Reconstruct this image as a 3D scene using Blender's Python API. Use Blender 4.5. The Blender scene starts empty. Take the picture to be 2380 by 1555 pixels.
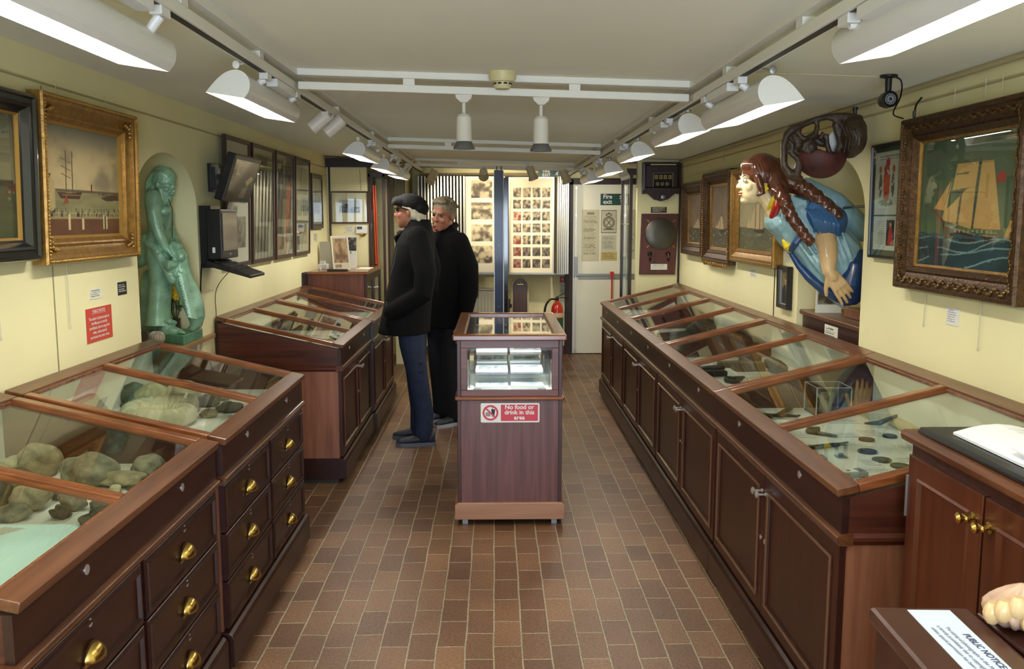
# Small maritime museum room: counters with glazed tops, paintings, statue, figurehead, two visitors.
import bpy, math, random
import numpy as np
from math import sin, cos, pi, radians, sqrt, atan2
from mathutils import Vector, Matrix

scene = bpy.context.scene
COL = scene.collection

# ------------------------------------------------------------------ camera
cam_data = bpy.data.cameras.new('camera')
cam = bpy.data.objects.new('camera', cam_data)
COL.objects.link(cam)
cam.location = (0, 0, 1.55)
cam.rotation_euler = (radians(90 - 7.313), 0, radians(-1.0823))
cam_data.sensor_width = 36.0
cam_data.lens = 36.0 * 2100 / 2380
cam_data.clip_start = 0.05
cam_data.clip_end = 60
scene.camera = cam

# ------------------------------------------------------------------ colour management and world
scene.view_settings.view_transform = 'Standard'
scene.view_settings.look = 'None'
scene.view_settings.gamma = 1.0
scene.view_settings.use_curve_mapping = False
scene.view_settings.exposure = 0.30
scene.cycles.use_denoising = True
scene.cycles.max_bounces = 10
scene.cycles.diffuse_bounces = 5
scene.cycles.glossy_bounces = 4
scene.cycles.transmission_bounces = 6
scene.cycles.transparent_max_bounces = 16
scene.cycles.caustics_reflective = False
scene.cycles.caustics_refractive = False
scene.cycles.sample_clamp_indirect = 6.0

world = bpy.data.worlds.new('daylight')
scene.world = world
world.use_nodes = True
world.node_tree.nodes['Background'].inputs[0].default_value = (0.75, 0.87, 1.0, 1)
world.node_tree.nodes['Background'].inputs[1].default_value = 1.6

# strength of the room's lamps
TUBE_POWER = 188.0
SPOT_POWER = 30.0
DOOR_POWER = 85.0

# daylight coming in through the open street door behind the camera
dl = bpy.data.lights.new('door_daylight', 'AREA')
dl.shape = 'RECTANGLE'; dl.size = 1.3; dl.size_y = 1.9; dl.energy = DOOR_POWER; dl.color = (0.66, 0.80, 1.0)
dlo = bpy.data.objects.new('door_daylight', dl); COL.objects.link(dlo)
dlo.location = (0.1, -1.52, 1.02); dlo.rotation_euler = (radians(114), 0, 0)

def at(px, py, Y):
    """point of the place seen at a pixel of the photograph, at depth Y"""
    c = Vector(((px - 1190) / 2100, -(py - 777.5) / 2100, -1.0))
    r = cam.rotation_euler.to_matrix() @ c
    return Vector((0, 0, 1.55)) + r * (Y / r.y)

# ------------------------------------------------------------------ colours and materials
def L(c):
    return tuple(((x / 255) / 12.92) if x <= 10 else (((x / 255) + 0.055) / 1.055) ** 2.4 for x in c)

MATS = {}
def mat(name, c, rough=0.5, metal=0.0, spec=0.5, coat=0.0, var=0.0, vscale=8.0, bump=0.0, bscale=60.0, emit=None, es=0.0, stretch=(1, 1, 1)):
    if name in MATS: return MATS[name]
    m = bpy.data.materials.new(name); m.use_nodes = True
    nt = m.node_tree; b = nt.nodes['Principled BSDF']
    col = L(c)
    b.inputs['Base Color'].default_value = (*col, 1)
    b.inputs['Roughness'].default_value = rough
    b.inputs['Metallic'].default_value = metal
    b.inputs['Specular IOR Level'].default_value = spec
    b.inputs['Coat Weight'].default_value = coat
    b.inputs['Coat Roughness'].default_value = 0.08
    if emit:
        b.inputs['Emission Color'].default_value = (*emit, 1)
        b.inputs['Emission Strength'].default_value = es
    if var > 0 or bump > 0:
        tc = nt.nodes.new('ShaderNodeTexCoord')
        mp = nt.nodes.new('ShaderNodeMapping'); mp.inputs['Scale'].default_value = stretch
        nt.links.new(tc.outputs['Object'], mp.inputs['Vector'])
    if var > 0:
        n = nt.nodes.new('ShaderNodeTexNoise'); n.inputs['Scale'].default_value = vscale; n.inputs['Detail'].default_value = 5
        nt.links.new(mp.outputs[0], n.inputs['Vector'])
        r = nt.nodes.new('ShaderNodeValToRGB')
        r.color_ramp.elements[0].position = 0.3; r.color_ramp.elements[1].position = 0.7
        r.color_ramp.elements[0].color = (*[x * (1 - var) for x in col], 1)
        r.color_ramp.elements[1].color = (*[min(1, x * (1 + var)) for x in col], 1)
        nt.links.new(n.outputs['Fac'], r.inputs[0]); nt.links.new(r.outputs[0], b.inputs['Base Color'])
    if bump > 0:
        n2 = nt.nodes.new('ShaderNodeTexNoise'); n2.inputs['Scale'].default_value = bscale; n2.inputs['Detail'].default_value = 4
        nt.links.new(mp.outputs[0], n2.inputs['Vector'])
        bp = nt.nodes.new('ShaderNodeBump'); bp.inputs['Strength'].default_value = bump; bp.inputs['Distance'].default_value = 0.01
        nt.links.new(n2.outputs['Fac'], bp.inputs['Height']); nt.links.new(bp.outputs[0], b.inputs['Normal'])
    MATS[name] = m
    return m

def wood(name, dark, light, axis='y', rough=0.36, scale=1.0, coat=0.06, figure=False):
    """varnished wood: streaked noise along the grain axis"""
    if name in MATS: return MATS[name]
    m = bpy.data.materials.new(name); m.use_nodes = True
    nt = m.node_tree; b = nt.nodes['Principled BSDF']
    b.inputs['Roughness'].default_value = rough
    b.inputs['Coat Weight'].default_value = coat; b.inputs['Coat Roughness'].default_value = 0.15
    tc = nt.nodes.new('ShaderNodeTexCoord'); mp = nt.nodes.new('ShaderNodeMapping')
    s = [38 * scale] * 3; s['xyz'.index(axis)] = 2.2 * scale
    if figure: s = [9, 9, 9]; s['xyz'.index(axis)] = 3.0
    mp.inputs['Scale'].default_value = s
    nt.links.new(tc.outputs['Object'], mp.inputs['Vector'])
    if figure:
        n = nt.nodes.new('ShaderNodeTexWave'); n.inputs['Scale'].default_value = 1.3; n.inputs['Distortion'].default_value = 9
        n.inputs['Detail'].default_value = 3; n.inputs['Detail Scale'].default_value = 0.7
    else:
        n = nt.nodes.new('ShaderNodeTexNoise'); n.inputs['Scale'].default_value = 1.0; n.inputs['Detail'].default_value = 6
        n.inputs['Distortion'].default_value = 0.6
    nt.links.new(mp.outputs[0], n.inputs['Vector'])
    r = nt.nodes.new('ShaderNodeValToRGB')
    r.color_ramp.elements[0].position = 0.32; r.color_ramp.elements[1].position = 0.68
    r.color_ramp.elements[0].color = (*L(dark), 1); r.color_ramp.elements[1].color = (*L(light), 1)
    nt.links.new(n.outputs['Fac'], r.inputs[0]); nt.links.new(r.outputs[0], b.inputs['Base Color'])
    MATS[name] = m
    return m

def paint(name, rough=0.6, coat=0.0):
    """picture surface: the colours of the picture itself are stored on its mesh"""
    if name in MATS: return MATS[name]
    m = bpy.data.materials.new(name); m.use_nodes = True
    nt = m.node_tree; b = nt.nodes['Principled BSDF']
    a = nt.nodes.new('ShaderNodeAttribute'); a.attribute_name = 'picture'
    nt.links.new(a.outputs['Color'], b.inputs['Base Color'])
    b.inputs['Roughness'].default_value = rough; b.inputs['Coat Weight'].default_value = coat
    b.inputs['Coat Roughness'].default_value = 0.05
    MATS[name] = m
    return m

def glass(name, tint=(0.94, 0.97, 0.94), ior=1.5, gain=1.0):
    if name in MATS: return MATS[name]
    m = bpy.data.materials.new(name); m.use_nodes = True
    nt = m.node_tree; nt.nodes.clear()
    out = nt.nodes.new('ShaderNodeOutputMaterial'); mix = nt.nodes.new('ShaderNodeMixShader')
    tr = nt.nodes.new('ShaderNodeBsdfTransparent'); tr.inputs[0].default_value = (*tint, 1)
    gl = nt.nodes.new('ShaderNodeBsdfGlossy'); gl.inputs['Roughness'].default_value = 0.0
    fr = nt.nodes.new('ShaderNodeFresnel'); ge = nt.nodes.new('ShaderNodeNewGeometry'); io = nt.nodes.new('ShaderNodeMath'); io.operation = 'MULTIPLY_ADD'
    io.inputs[1].default_value = 1 / ior - ior; io.inputs[2].default_value = ior; nt.links.new(ge.outputs['Backfacing'], io.inputs[0]); nt.links.new(io.outputs[0], fr.inputs[0])
    mu = nt.nodes.new('ShaderNodeMath'); mu.operation = 'MULTIPLY'; mu.inputs[1].default_value = gain; mu.use_clamp = True
    nt.links.new(fr.outputs[0], mu.inputs[0]); nt.links.new(mu.outputs[0], mix.inputs[0])
    nt.links.new(tr.outputs[0], mix.inputs[1]); nt.links.new(gl.outputs[0], mix.inputs[2])
    nt.links.new(mix.outputs[0], out.inputs[0])
    MATS[name] = m
    return m

M_WALL = mat('cream_wall_paint', (234, 226, 178), 0.75, var=0.03, vscale=2.5, bump=0.05, bscale=14)
M_CEIL = mat('ceiling_paint', (234, 234, 222), 0.8, var=0.03, vscale=1.2, bump=0.06, bscale=5)
M_WHITE = mat('white_enamel', (225, 224, 220), 0.35)
M_TRACK = mat('track_white', (226, 224, 214), 0.45)
M_DARKSLOT = mat('dark_slot', (40, 36, 30), 0.6)
M_BLACK = mat('black_plastic', (18, 18, 19), 0.35)
M_STEEL = mat('polished_steel', (214, 206, 202), 0.28, 0.7)
M_GREY = mat('grey_metal', (150, 152, 152), 0.4, 0.7)
M_BRASS = mat('brass', (196, 164, 92), 0.24, 1.0)
M_PAPER = mat('paper', (232, 230, 218), 0.8)
M_CARD = mat('white_card', (228, 228, 216), 0.85, var=0.03, vscale=9)
M_MAH_Y = wood('mahogany_along_room', (38, 15, 11), (54, 23, 16), 'y')
M_MAH_X = wood('mahogany_across_room', (62, 27, 17), (92, 46, 30), 'x')
M_MAH_Z = wood('mahogany_upright', (46, 19, 13), (66, 30, 20), 'z')
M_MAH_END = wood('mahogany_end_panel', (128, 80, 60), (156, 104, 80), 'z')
M_RAIL_Y = wood('mahogany_lid_along_room', (80, 43, 23), (112, 68, 38), 'y', rough=0.32, coat=0.2)
M_RAIL_X = wood('mahogany_lid_across_room', (104, 54, 26), (142, 82, 44), 'x', rough=0.25, coat=0.5)
M_PLINTHX = wood('plinth_figured', (146, 102, 76), (176, 130, 102), 'x', rough=0.45, scale=.45, coat=0.1)
M_GLASS = glass('case_glass', gain=0.9)
M_PICGLASS = glass('picture_glass', (0.97, 0.98, 0.96), gain=1.0)
M_ACRYL = glass('acrylic', (0.93, 0.95, 0.95), gain=1.3)

# ------------------------------------------------------------------ mesh builder
def smooth_path(p, n=6):
    """rounded path through the given points"""
    p = [Vector(x) for x in p]; q = [p[0] * 2 - p[1]] + p + [p[-1] * 2 - p[-2]]; out = []
    for i in range(1, len(q) - 2):
        for k in range(n):
            f = k / n; a, b_, c, d = q[i - 1:i + 3]; out.append(.5 * ((2 * b_) + (c - a) * f + (2 * a - 5 * b_ + 4 * c - d) * f * f + (3 * b_ - a - 3 * c + d) * f ** 3))
    return out + [p[-1]]

class MB:
    def __init__(s): s.v = []; s.f = []
    def add(s, vs, fs):
        o = len(s.v); s.v += [tuple(v) for v in vs]; s.f += [tuple(i + o for i in f) for f in fs]; return s
    def box(s, x0, x1, y0, y1, z0, z1):
        if x0 > x1: x0, x1 = x1, x0
        if y0 > y1: y0, y1 = y1, y0
        v = [(x, y, z) for z in (z0, z1) for y in (y0, y1) for x in (x0, x1)]
        return s.add(v, [(0, 2, 3, 1), (4, 5, 7, 6), (0, 1, 5, 4), (1, 3, 7, 5), (3, 2, 6, 7), (2, 0, 4, 6)])
    def obox(s, c, size, R=None):
        c = Vector(c); R = R or Matrix.Identity(3)
        v = [c + R @ Vector((x * size[0] / 2, y * size[1] / 2, z * size[2] / 2)) for z in (-1, 1) for y in (-1, 1) for x in (-1, 1)]
        return s.add(v, [(0, 2, 3, 1), (4, 5, 7, 6), (0, 1, 5, 4), (1, 3, 7, 5), (3, 2, 6, 7), (2, 0, 4, 6)])
    def hexa(s, p):
        """8 corners: bottom loop 4, top loop 4"""
        return s.add(p, [(3, 2, 1, 0), (4, 5, 6, 7), (0, 1, 5, 4), (1, 2, 6, 5), (2, 3, 7, 6), (3, 0, 4, 7)])
    def prism(s, poly, a, b, fn):
        """poly of 2d points swept from a to b; fn(p, q, t) -> world"""
        n = len(poly)
        v = [fn(p, q, a) for p, q in poly] + [fn(p, q, b) for p, q in poly]
        f = [tuple(range(n))[::-1], tuple(range(n, 2 * n))] + [(i, (i + 1) % n, n + (i + 1) % n, n + i) for i in range(n)]
        return s.add(v, f)
    def loft(s, rings, cap=True, close=True):
        n = len(rings[0]); v = [p for r in rings for p in r]; f = []
        for k in range(len(rings) - 1):
            for i in range(n if close else n - 1):
                j = (i + 1) % n
                f.append((k * n + i, k * n + j, (k + 1) * n + j, (k + 1) * n + i))
        if cap:
            f.append(tuple(range(n))[::-1]); f.append(tuple((len(rings) - 1) * n + i for i in range(n)))
        return s.add(v, f)
    def tube(s, pts, r, n=10, cap=True, flat=1.0, up=None):
        pts = [Vector(p) for p in pts]; m = len(pts)
        rs = r if isinstance(r, (list, tuple)) else [r] * m
        rings = []; prev = None
        for i, p in enumerate(pts):
            t = (pts[min(i + 1, m - 1)] - pts[max(i - 1, 0)])
            t = t.normalized() if t.length > 1e-9 else Vector((0, 0, 1))
            if prev is None:
                u = Vector(up) if up else (Vector((0, 0, 1)) if abs(t.z) < 0.9 else Vector((1, 0, 0)))
            else: u = prev
            u = (u - t * u.dot(t)); u = u.normalized() if u.length > 1e-6 else t.orthogonal().normalized()
            prev = u; w = t.cross(u)
            rings.append([p + (u * cos(2 * pi * k / n) * flat + w * sin(2 * pi * k / n)) * rs[i] for k in range(n)])
        return s.loft(rings, cap)
    def limb(s, pts, r, n=14):
        """tapered tube with rounded ends, for fusing"""
        s.tube(pts, r, n)
        for p, q in ((pts[0], r[0]), (pts[-1], r[-1])): s.ell(p, (q, q, q), n=10)
        return s
    def lathe(s, prof, c, n=24, axis='z', R=None):
        c = Vector(c); rings = []
        for r, h in prof:
            ring = []
            for k in range(n):
                a = 2 * pi * k / n; x, y = r * cos(a), r * sin(a)
                p = {'z': (x, y, h), 'y': (x, h, -y), 'x': (h, x, y)}[axis]
                p = Vector(p)
                if R: p = R @ p
                ring.append(c + p)
            rings.append(ring)
        return s.loft(rings, True)
    def ell(s, c, r, R=None, n=14):
        c = Vector(c); rings = []; m = max(6, n // 2)
        for j in range(1, m):
            th = pi * j / m; ring = []
            for k in range(n):
                a = 2 * pi * k / n
                p = Vector((r[0] * sin(th) * cos(a), r[1] * sin(th) * sin(a), -r[2] * cos(th)))
                ring.append(c + (R @ p if R else p))
            rings.append(ring)
        return s.loft(rings, True)
    def build(s, name, m, parent=None, smooth=False, bevel=0.0, angle=35, recalc=True, weld=False):
        me = bpy.data.meshes.new(name)
        o = bpy.data.objects.new(name, me); COL.objects.link(o)
        org = ORG.get(parent.name, Vector((0, 0, 0))) if parent else Vector((0, 0, 0))
        me.from_pydata([(v[0] - org.x, v[1] - org.y, v[2] - org.z) for v in s.v], [], s.f)
        if recalc:
            import bmesh
            bm = bmesh.new(); bm.from_mesh(me)
            if weld: bmesh.ops.remove_doubles(bm, verts=bm.verts[:], dist=1e-5)
            bmesh.ops.recalc_face_normals(bm, faces=bm.faces[:]); bm.to_mesh(me); bm.free()
        me.materials.append(m)
        if smooth:
            me.polygons.foreach_set('use_smooth', [True] * len(me.polygons))
            me.set_sharp_from_angle(angle=radians(angle))
        if bevel > 0:
            bv = o.modifiers.new('bevel', 'BEVEL'); bv.width = bevel; bv.segments = 2; bv.limit_method = 'ANGLE'; bv.angle_limit = radians(40)
        if parent:
            o.parent = parent
        ORG[o.name] = org
        return o

ORG = {}
def tag(o, label, cat, group=None, kind=None):
    o['label'] = label; o['category'] = cat
    if group: o['group'] = group
    if kind: o['kind'] = kind
    return o
def thing(name, label, cat, loc=(0, 0, 0), group=None):
    o = bpy.data.objects.new(name, None); COL.objects.link(o)
    o.location = loc; o.empty_display_size = 0.05
    ORG[o.name] = Vector(loc)
    return tag(o, label, cat, group)
def single(mb, name, m, label, cat, group=None, base=None, **k):
    """a thing that is one mesh, its origin set at its base"""
    vs = np.array(mb.v, float)
    c = base or (float(vs[:, 0].mean()), float(vs[:, 1].mean()), float(vs[:, 2].min()))
    tmp = MB(); tmp.v = [(v[0] - c[0], v[1] - c[1], v[2] - c[2]) for v in mb.v]; tmp.f = mb.f
    o = tmp.build(name, m, None, **k); o.location = c
    ORG[o.name] = Vector(c)
    return tag(o, label, cat, group)
def struct(mb, name, m, parent=None, **k):
    o = mb.build(name, m, parent, **k)
    if not parent: o['kind'] = 'structure'
    return o

def fuse(mb, voxel, smooth=2, factor=0.5):
    """one continuous skin over all the shapes of a builder"""
    me = bpy.data.meshes.new('tmp'); me.from_pydata(mb.v, [], mb.f)
    import bmesh
    bm = bmesh.new(); bm.from_mesh(me); bmesh.ops.recalc_face_normals(bm, faces=bm.faces[:]); bm.to_mesh(me); bm.free()
    o = bpy.data.objects.new('tmp', me); COL.objects.link(o)
    r = o.modifiers.new('r', 'REMESH'); r.mode = 'VOXEL'; r.voxel_size = voxel
    if smooth:
        s = o.modifiers.new('s', 'SMOOTH'); s.factor = factor; s.iterations = smooth
    dg = bpy.context.evaluated_depsgraph_get(); dg.update()
    e = o.evaluated_get(dg); m2 = e.to_mesh()
    nv = len(m2.vertices); co = np.empty(nv * 3, np.float32); m2.vertices.foreach_get('co', co)
    out = MB(); out.v = [tuple(x) for x in co.reshape(-1, 3).tolist()]
    out.f = [tuple(p.vertices) for p in m2.polygons]
    e.to_mesh_clear(); bpy.data.objects.remove(o); bpy.data.meshes.remove(me)
    return out

def text_mb(body, size, origin, right, up, align='CENTER', spacing=1.0, line=1.0, lift=0.0006, bold=0.0, shear=0.0):
    """lettering as a flat mesh laid on a surface"""
    cu = bpy.data.curves.new('t', 'FONT'); cu.body = body; cu.size = size; cu.align_x = align; cu.align_y = 'CENTER'
    cu.space_character = spacing; cu.space_line = line; cu.resolution_u = 3; cu.offset = bold; cu.shear = shear
    o = bpy.data.objects.new('t', cu); COL.objects.link(o)
    dg = bpy.context.evaluated_depsgraph_get(); dg.update()
    e = o.evaluated_get(dg); me = e.to_mesh()
    R = Vector(right).normalized(); U = Vector(up).normalized(); N = R.cross(U); O = Vector(origin)
    out = MB()
    out.v = [tuple(O + R * v.co.x + U * v.co.y + N * lift) for v in me.vertices]
    out.f = [tuple(p.vertices) for p in me.polygons]
    e.to_mesh_clear(); bpy.data.objects.remove(o); bpy.data.curves.remove(cu)
    return out

# ------------------------------------------------------------------ pictures: colours computed on a grid
def vnoise(U, V, sx, sy, seed):
    rng = np.random.RandomState(seed); g = rng.rand(64, 64)
    x = U * sx; y = V * sy; xi = np.floor(x).astype(int); yi = np.floor(y).astype(int); fx = x - xi; fy = y - yi
    fx = fx * fx * (3 - 2 * fx); fy = fy * fy * (3 - 2 * fy)
    a = g[yi % 64, xi % 64]; b = g[yi % 64, (xi + 1) % 64]; c = g[(yi + 1) % 64, xi % 64]; d = g[(yi + 1) % 64, (xi + 1) % 64]
    return (a * (1 - fx) + b * fx) * (1 - fy) + (c * (1 - fx) + d * fx) * fy
def fbm(U, V, sx, sy, seed, o=4):
    r = 0; a = 0.5; t = 0
    for k in range(o):
        r = r + a * vnoise(U, V, sx * 2 ** k, sy * 2 ** k, seed + k); t += a; a *= 0.5
    return r / t
def C3(c): return np.array(c, float) / 255
def mixc(a, b, t): return a * (1 - t[..., None]) + b * t[..., None]
def sst(x, a, b):
    t = np.clip((x - a) / (b - a), 0, 1); return t * t * (3 - 2 * t)
def put(img, mask, c): img[mask] = C3(c); return img
def inpoly(U, V, poly):
    m = np.zeros(U.shape, bool); n = len(poly)
    for i in range(n):
        x0, y0 = poly[i]; x1, y1 = poly[(i + 1) % n]
        if y0 == y1: continue
        c = ((y0 > V) != (y1 > V)) & (U < (x1 - x0) * (V - y0) / (y1 - y0) + x0); m ^= c
    return m
def seg(U, V, p, q, w, asp=1.0):
    px, py = p; dx, dy = q[0] - px, (q[1] - py) * asp
    t = np.clip(((U - px) * dx + (V - py) * asp * dy) / (dx * dx + dy * dy + 1e-9), 0, 1)
    return np.hypot(U - px - t * dx, (V - py) * asp - t * dy) < w

def art_storm(U, V):
    sky = mixc(C3((118, 114, 92)), C3((164, 152, 114)), fbm(U, V, 3, 4, 3)); sky = mixc(sky, C3((86, 90, 80)), sst(V, .72, 1.0) * .7)
    n = fbm(U, V, 7, 12, 9); sea = mixc(C3((60, 62, 40)), C3((104, 102, 70)), n); sea = mixc(sea, C3((66, 74, 48)), sst(V, .3, .0))
    img = np.where((V > .47)[..., None], sky, sea)
    img = mixc(img, C3((178, 172, 146)), ((fbm(U, V, 9, 20, 21) > .62) & (V < .47) & (V > .25)) * .6)
    put(img, (U > .55) & (U < .98) & (V > .40 + .02 * np.sin(U * 30)) & (V < .475), (44, 42, 34))
    put(img, (V > .455) & (V < .47) & (U < .5), (70, 66, 52))
    put(img, seg(U, V, (.7, .47), (.7, .53), .006), (50, 44, 34))
    put(img, (fbm(U, V, 30, 40, 5) > .7) & (V < .40) & (V > .30) & (U > .4), (190, 184, 160))
    put(img, (U > .9) & (V > .35) & (V < .45) & (fbm(U, V, 30, 30, 8) > .5), (110, 44, 32))
    return img
def art_harbour(U, V):
    n = fbm(U, V, 4, 4, 11); sky = mixc(C3((138, 126, 98)), C3((196, 176, 132)), sst(n, .25, .72)); sky = mixc(sky, C3((104, 106, 96)), sst(V + .3 * n, .9, 1.2) * .8)
    img = sky.copy()
    sea = mixc(C3((110, 108, 72)), C3((150, 142, 100)), fbm(U, V, 6, 20, 4)); m = V < .43; img[m] = sea[m]
    gr = mixc(C3((86, 52, 32)), C3((112, 74, 46)), fbm(U, V, 5, 9, 2)); m = V < .17; img[m] = gr[m]
    put(img, (V > .405) & (V < .425) & (U > .12), (92, 80, 60))
    put(img, inpoly(U, V, [(0, .22), (.11, .22), (.11, .47), (.06, .55), (0, .50)]), (176, 160, 116))
    put(img, inpoly(U, V, [(0, .46), (.07, .555), (.03, .56), (0, .54)]), (84, 62, 46))
    put(img, inpoly(U, V, [(.13, .40), (.18, .34), (.42, .34), (.46, .41), (.3, .39)]), (66, 40, 28))
    put(img, (V > .37) & (V < .38) & (U > .2) & (U < .44), (170, 120, 70))
    for x in (.25, .33): put(img, seg(U, V, (x, .40), (x + .005, .78), .006), (90, 66, 44))
    for z in (.55, .62, .69): put(img, seg(U, V, (.19, z + .02), (.31, z - .02), .004), (104, 80, 54))
    put(img, (np.abs(U - .59) < .011) & (V > .40) & (V < .49), (120, 46, 28))
    put(img, inpoly(U, V, [(.72, .36), (.80, .33), (1, .34), (1, .41), (.85, .39)]), (70, 50, 36))
    put(img, (V > .385) & (V < .41) & (U > .66) & (fbm(U, V, 40, 30, 14) > .52), (96, 62, 42))
    put(img, (V > .15) & (V < .175), (150, 132, 92))
    put(img, ((U * 14) % 1 < .07) & (V > .17) & (V < .24), (180, 164, 120)); put(img, (V > .205) & (V < .212), (176, 160, 116))
    put(img, (fbm(U, V, 60, 16, 31) > .62) & (V > .17) & (V < .25), (52, 42, 34))
    for x, h in ((.28, .15), (.46, .10), (.76, .14), (.80, .13)): put(img, (np.abs(U - x) < .014) & (V > .05) & (V < .05 + h), (202, 188, 140))
    put(img, (np.abs(U - .78) < .01) & (V > .05) & (V < .18), (46, 40, 34)); put(img, inpoly(U, V, [(.2, .28), (.25, .38), (.28, .3)]), (132, 70, 46))
    return img
def art_schooner(U, V):
    img = mixc(C3((66, 92, 72)), C3((92, 112, 84)), fbm(U, V, 12, 3, 7)); img = mixc(img, C3((112, 134, 92)), sst(V, .45, .22) * .6)
    h = .25 + .02 * np.sin(U * 14) + .015 * np.sin(U * 31 + 1)
    sea = mixc(C3((26, 52, 62)), C3((54, 86, 98)), fbm(U, V, 5, 7, 13)); m = V < h; img[m] = sea[m]
    sail = mixc(C3((206, 162, 94)), C3((222, 182, 112)), fbm(U, V, 8, 8, 19))
    def s(p):
        mm = inpoly(U, V, p); img[mm] = sail[mm]
    s([(.64, .80), (.76, .80), (.86, .30), (.60, .305)]); s([(.40, .80), (.62, .80), (.60, .62), (.36, .60)]); s([(.47, .60), (.60, .62), (.58, .30), (.26, .37)])
    s([(.36, .70), (.16, .46), (.30, .44)]); s([(.28, .44), (.26, .37), (.44, .33), (.46, .55)]); s([(.955, .40), (.99, .46), (1, .44), (1, .22), (.89, .24)])
    for p in ([(.40, .60), (.52, .61), (.40, .52)], [(.36, .735), (.37, .72), (.27, .45)]): put(img, inpoly(U, V, p), (66, 86, 66))
    put(img, inpoly(U, V, [(.40, .725), (.53, .735), (.52, .715), (.40, .715)]), (84, 96, 66))
    put(img, seg(U, V, (.59, .31), (.64, .82), .011), (64, 80, 66)); put(img, seg(U, V, (.43, .31), (.46, .60), .011), (104, 84, 66))
    put(img, seg(U, V, (.13, .47), (.30, .34), .009), (104, 62, 44))
    put(img, inpoly(U, V, [(.27, .35), (.34, .305), (.6, .27), (.84, .265), (.80, .20), (.30, .215)]), (62, 38, 28))
    put(img, seg(U, V, (.30, .325), (.6, .262), .004), (168, 150, 110)); put(img, seg(U, V, (.6, .262), (.82, .25), .004), (168, 150, 110))
    put(img, ((U * 22) % 1 < .3) & (V > .272) & (V < .295) & (U > .4) & (U < .82), (196, 168, 112))
    put(img, inpoly(U, V, [(.80, .69), (.83, .72), (.88, .70), (.88, .64), (.80, .64)]), (168, 48, 40))
    put(img, (V < h) & (V > .21 + .02 * np.sin(U * 14)) & (fbm(U, V, 9, 20, 3) > .5), (62, 100, 112))
    def cr(a, b): put(img, (np.abs(V - a - b * U - .02 * np.sin(U * 9) - .012 * (fbm(U, V, 14, 3, 2) - .5)) < .006) & (fbm(U, V, 6, 6, 17) > .38) & (V < h), (138, 172, 178))
    cr(.13, .02); cr(.215, -.0); cr(-.06, .16); cr(.02, .22)
    m = V < h; sea2 = fbm(U, V, 3, 4, 41)[..., None]; img = np.where(m[..., None], img * (0.78 + .44 * sea2), img)
    return img
def art_smallship(seed, dark=1.0, pale=False, vx=.5, size=.3):
    def f(U, V):
        n = fbm(U, V, 4, 3, seed)
        a, b = ((150, 140, 104), (188, 172, 122)) if pale else ((84, 66, 48), (138, 112, 78))
        img = mixc(C3(a), C3(b), n); m = V < .32
        sea = mixc(C3((58, 52, 38) if not pale else (74, 76, 52)), C3((92, 86, 62) if not pale else (112, 108, 72)), fbm(U, V, 6, 14, seed + 3)); img[m] = sea[m]
        sc = (196, 174, 128) if pale else (186, 164, 124)
        put(img, inpoly(U, V, [(vx - .06, .28), (vx + .08, .24), (vx + .26, .25), (vx + .28, .30)]), (34, 24, 18))
        put(img, inpoly(U, V, [(vx, .30), (vx + .02, .30 + size), (vx + .14, .30 + size * .9), (vx + .22, .30)]), sc)
        put(img, inpoly(U, V, [(vx - .22, .31), (vx - .16, .30 + size * .4), (vx - .12, .31)]), sc)
        put(img, inpoly(U, V, [(vx - .14, .32), (vx, .30 + size * .8), (vx - .01, .30)]), sc)
        put(img, seg(U, V, (vx + .02, .28), (vx + .03, .34 + size), .008), (72, 54, 38)); put(img, seg(U, V, (vx + .14, .28), (vx + .14, .32 + size), .008), (72, 54, 38))
        put(img, (fbm(U, V, 10, 44, seed + 9) > .70) & (V < .26), (150, 140, 108))
        return img * dark
    return f
def art_arms(U, V):
    img = np.ones(U.shape + (3,)) * C3((196, 202, 194)); put(img, (V > .345) & (V < .365), (34, 44, 36))
    r = fbm(U, V, 16, 30, 5)
    def e(cx, cy, a, b): return ((U - cx) / a) ** 2 + ((V - cy) / b) ** 2 < 1
    put(img, e(.5, .70, .15, .10) & (r > .36), (178, 62, 44)); put(img, e(.5, .82, .12, .05) & (r > .4), (160, 50, 44)); put(img, e(.55, .89, .09, .05), (176, 40, 40))
    put(img, inpoly(U, V, [(.36, .76), (.66, .76), (.62, .52), (.5, .48), (.4, .52)]), (196, 84, 52)); put(img, e(.24, .66, .07, .12) & (r > .45), (88, 92, 84)); put(img, e(.78, .66, .07, .12) & (r > .45), (88, 92, 84))
    put(img, e(.5, .485, .34, .035) & (r > .45), (132, 130, 76)); put(img, e(.22, .82, .06, .04), (166, 96, 60)); put(img, e(.8, .82, .06, .04), (166, 96, 60))
    put(img, (V > .92) & (V < .97) & ((V * 90) % 1 < .4) & (r > .35), (130, 134, 130))
    put(img, (U > .58) & (U < .92) & (V > .05) & (V < .31), (30, 24, 22)); put(img, inpoly(U, V, [(.64, .06), (.88, .06), (.80, .24), (.70, .24)]), (178, 30, 34)); put(img, e(.75, .26, .05, .022), (196, 160, 128))
    put(img, (U > .1) & (U < .5) & (V > .06) & (V < .3) & ((V * 46) % 1 < .35) & (fbm(U, V, 30, 2, 8) > .35), (150, 152, 146))
    return img
def art_portrait(U, V):
    img = mixc(C3((106, 92, 52)), C3((140, 122, 74)), fbm(U, V, 3, 4, 2)); e = lambda cx, cy, a, b: ((U - cx) / a) ** 2 + ((V - cy) / b) ** 2 < 1
    put(img, inpoly(U, V, [(0, 0), (1, 0), (1, .36), (.72, .56), (.3, .56), (0, .42)]), (30, 27, 22)); put(img, inpoly(U, V, [(.46, .56), (.6, .56), (.55, .3)]), (150, 140, 112))
    put(img, e(.52, .70, .15, .12), (186, 152, 104)); put(img, e(.52, .79, .16, .06), (84, 68, 44)); return img
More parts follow.
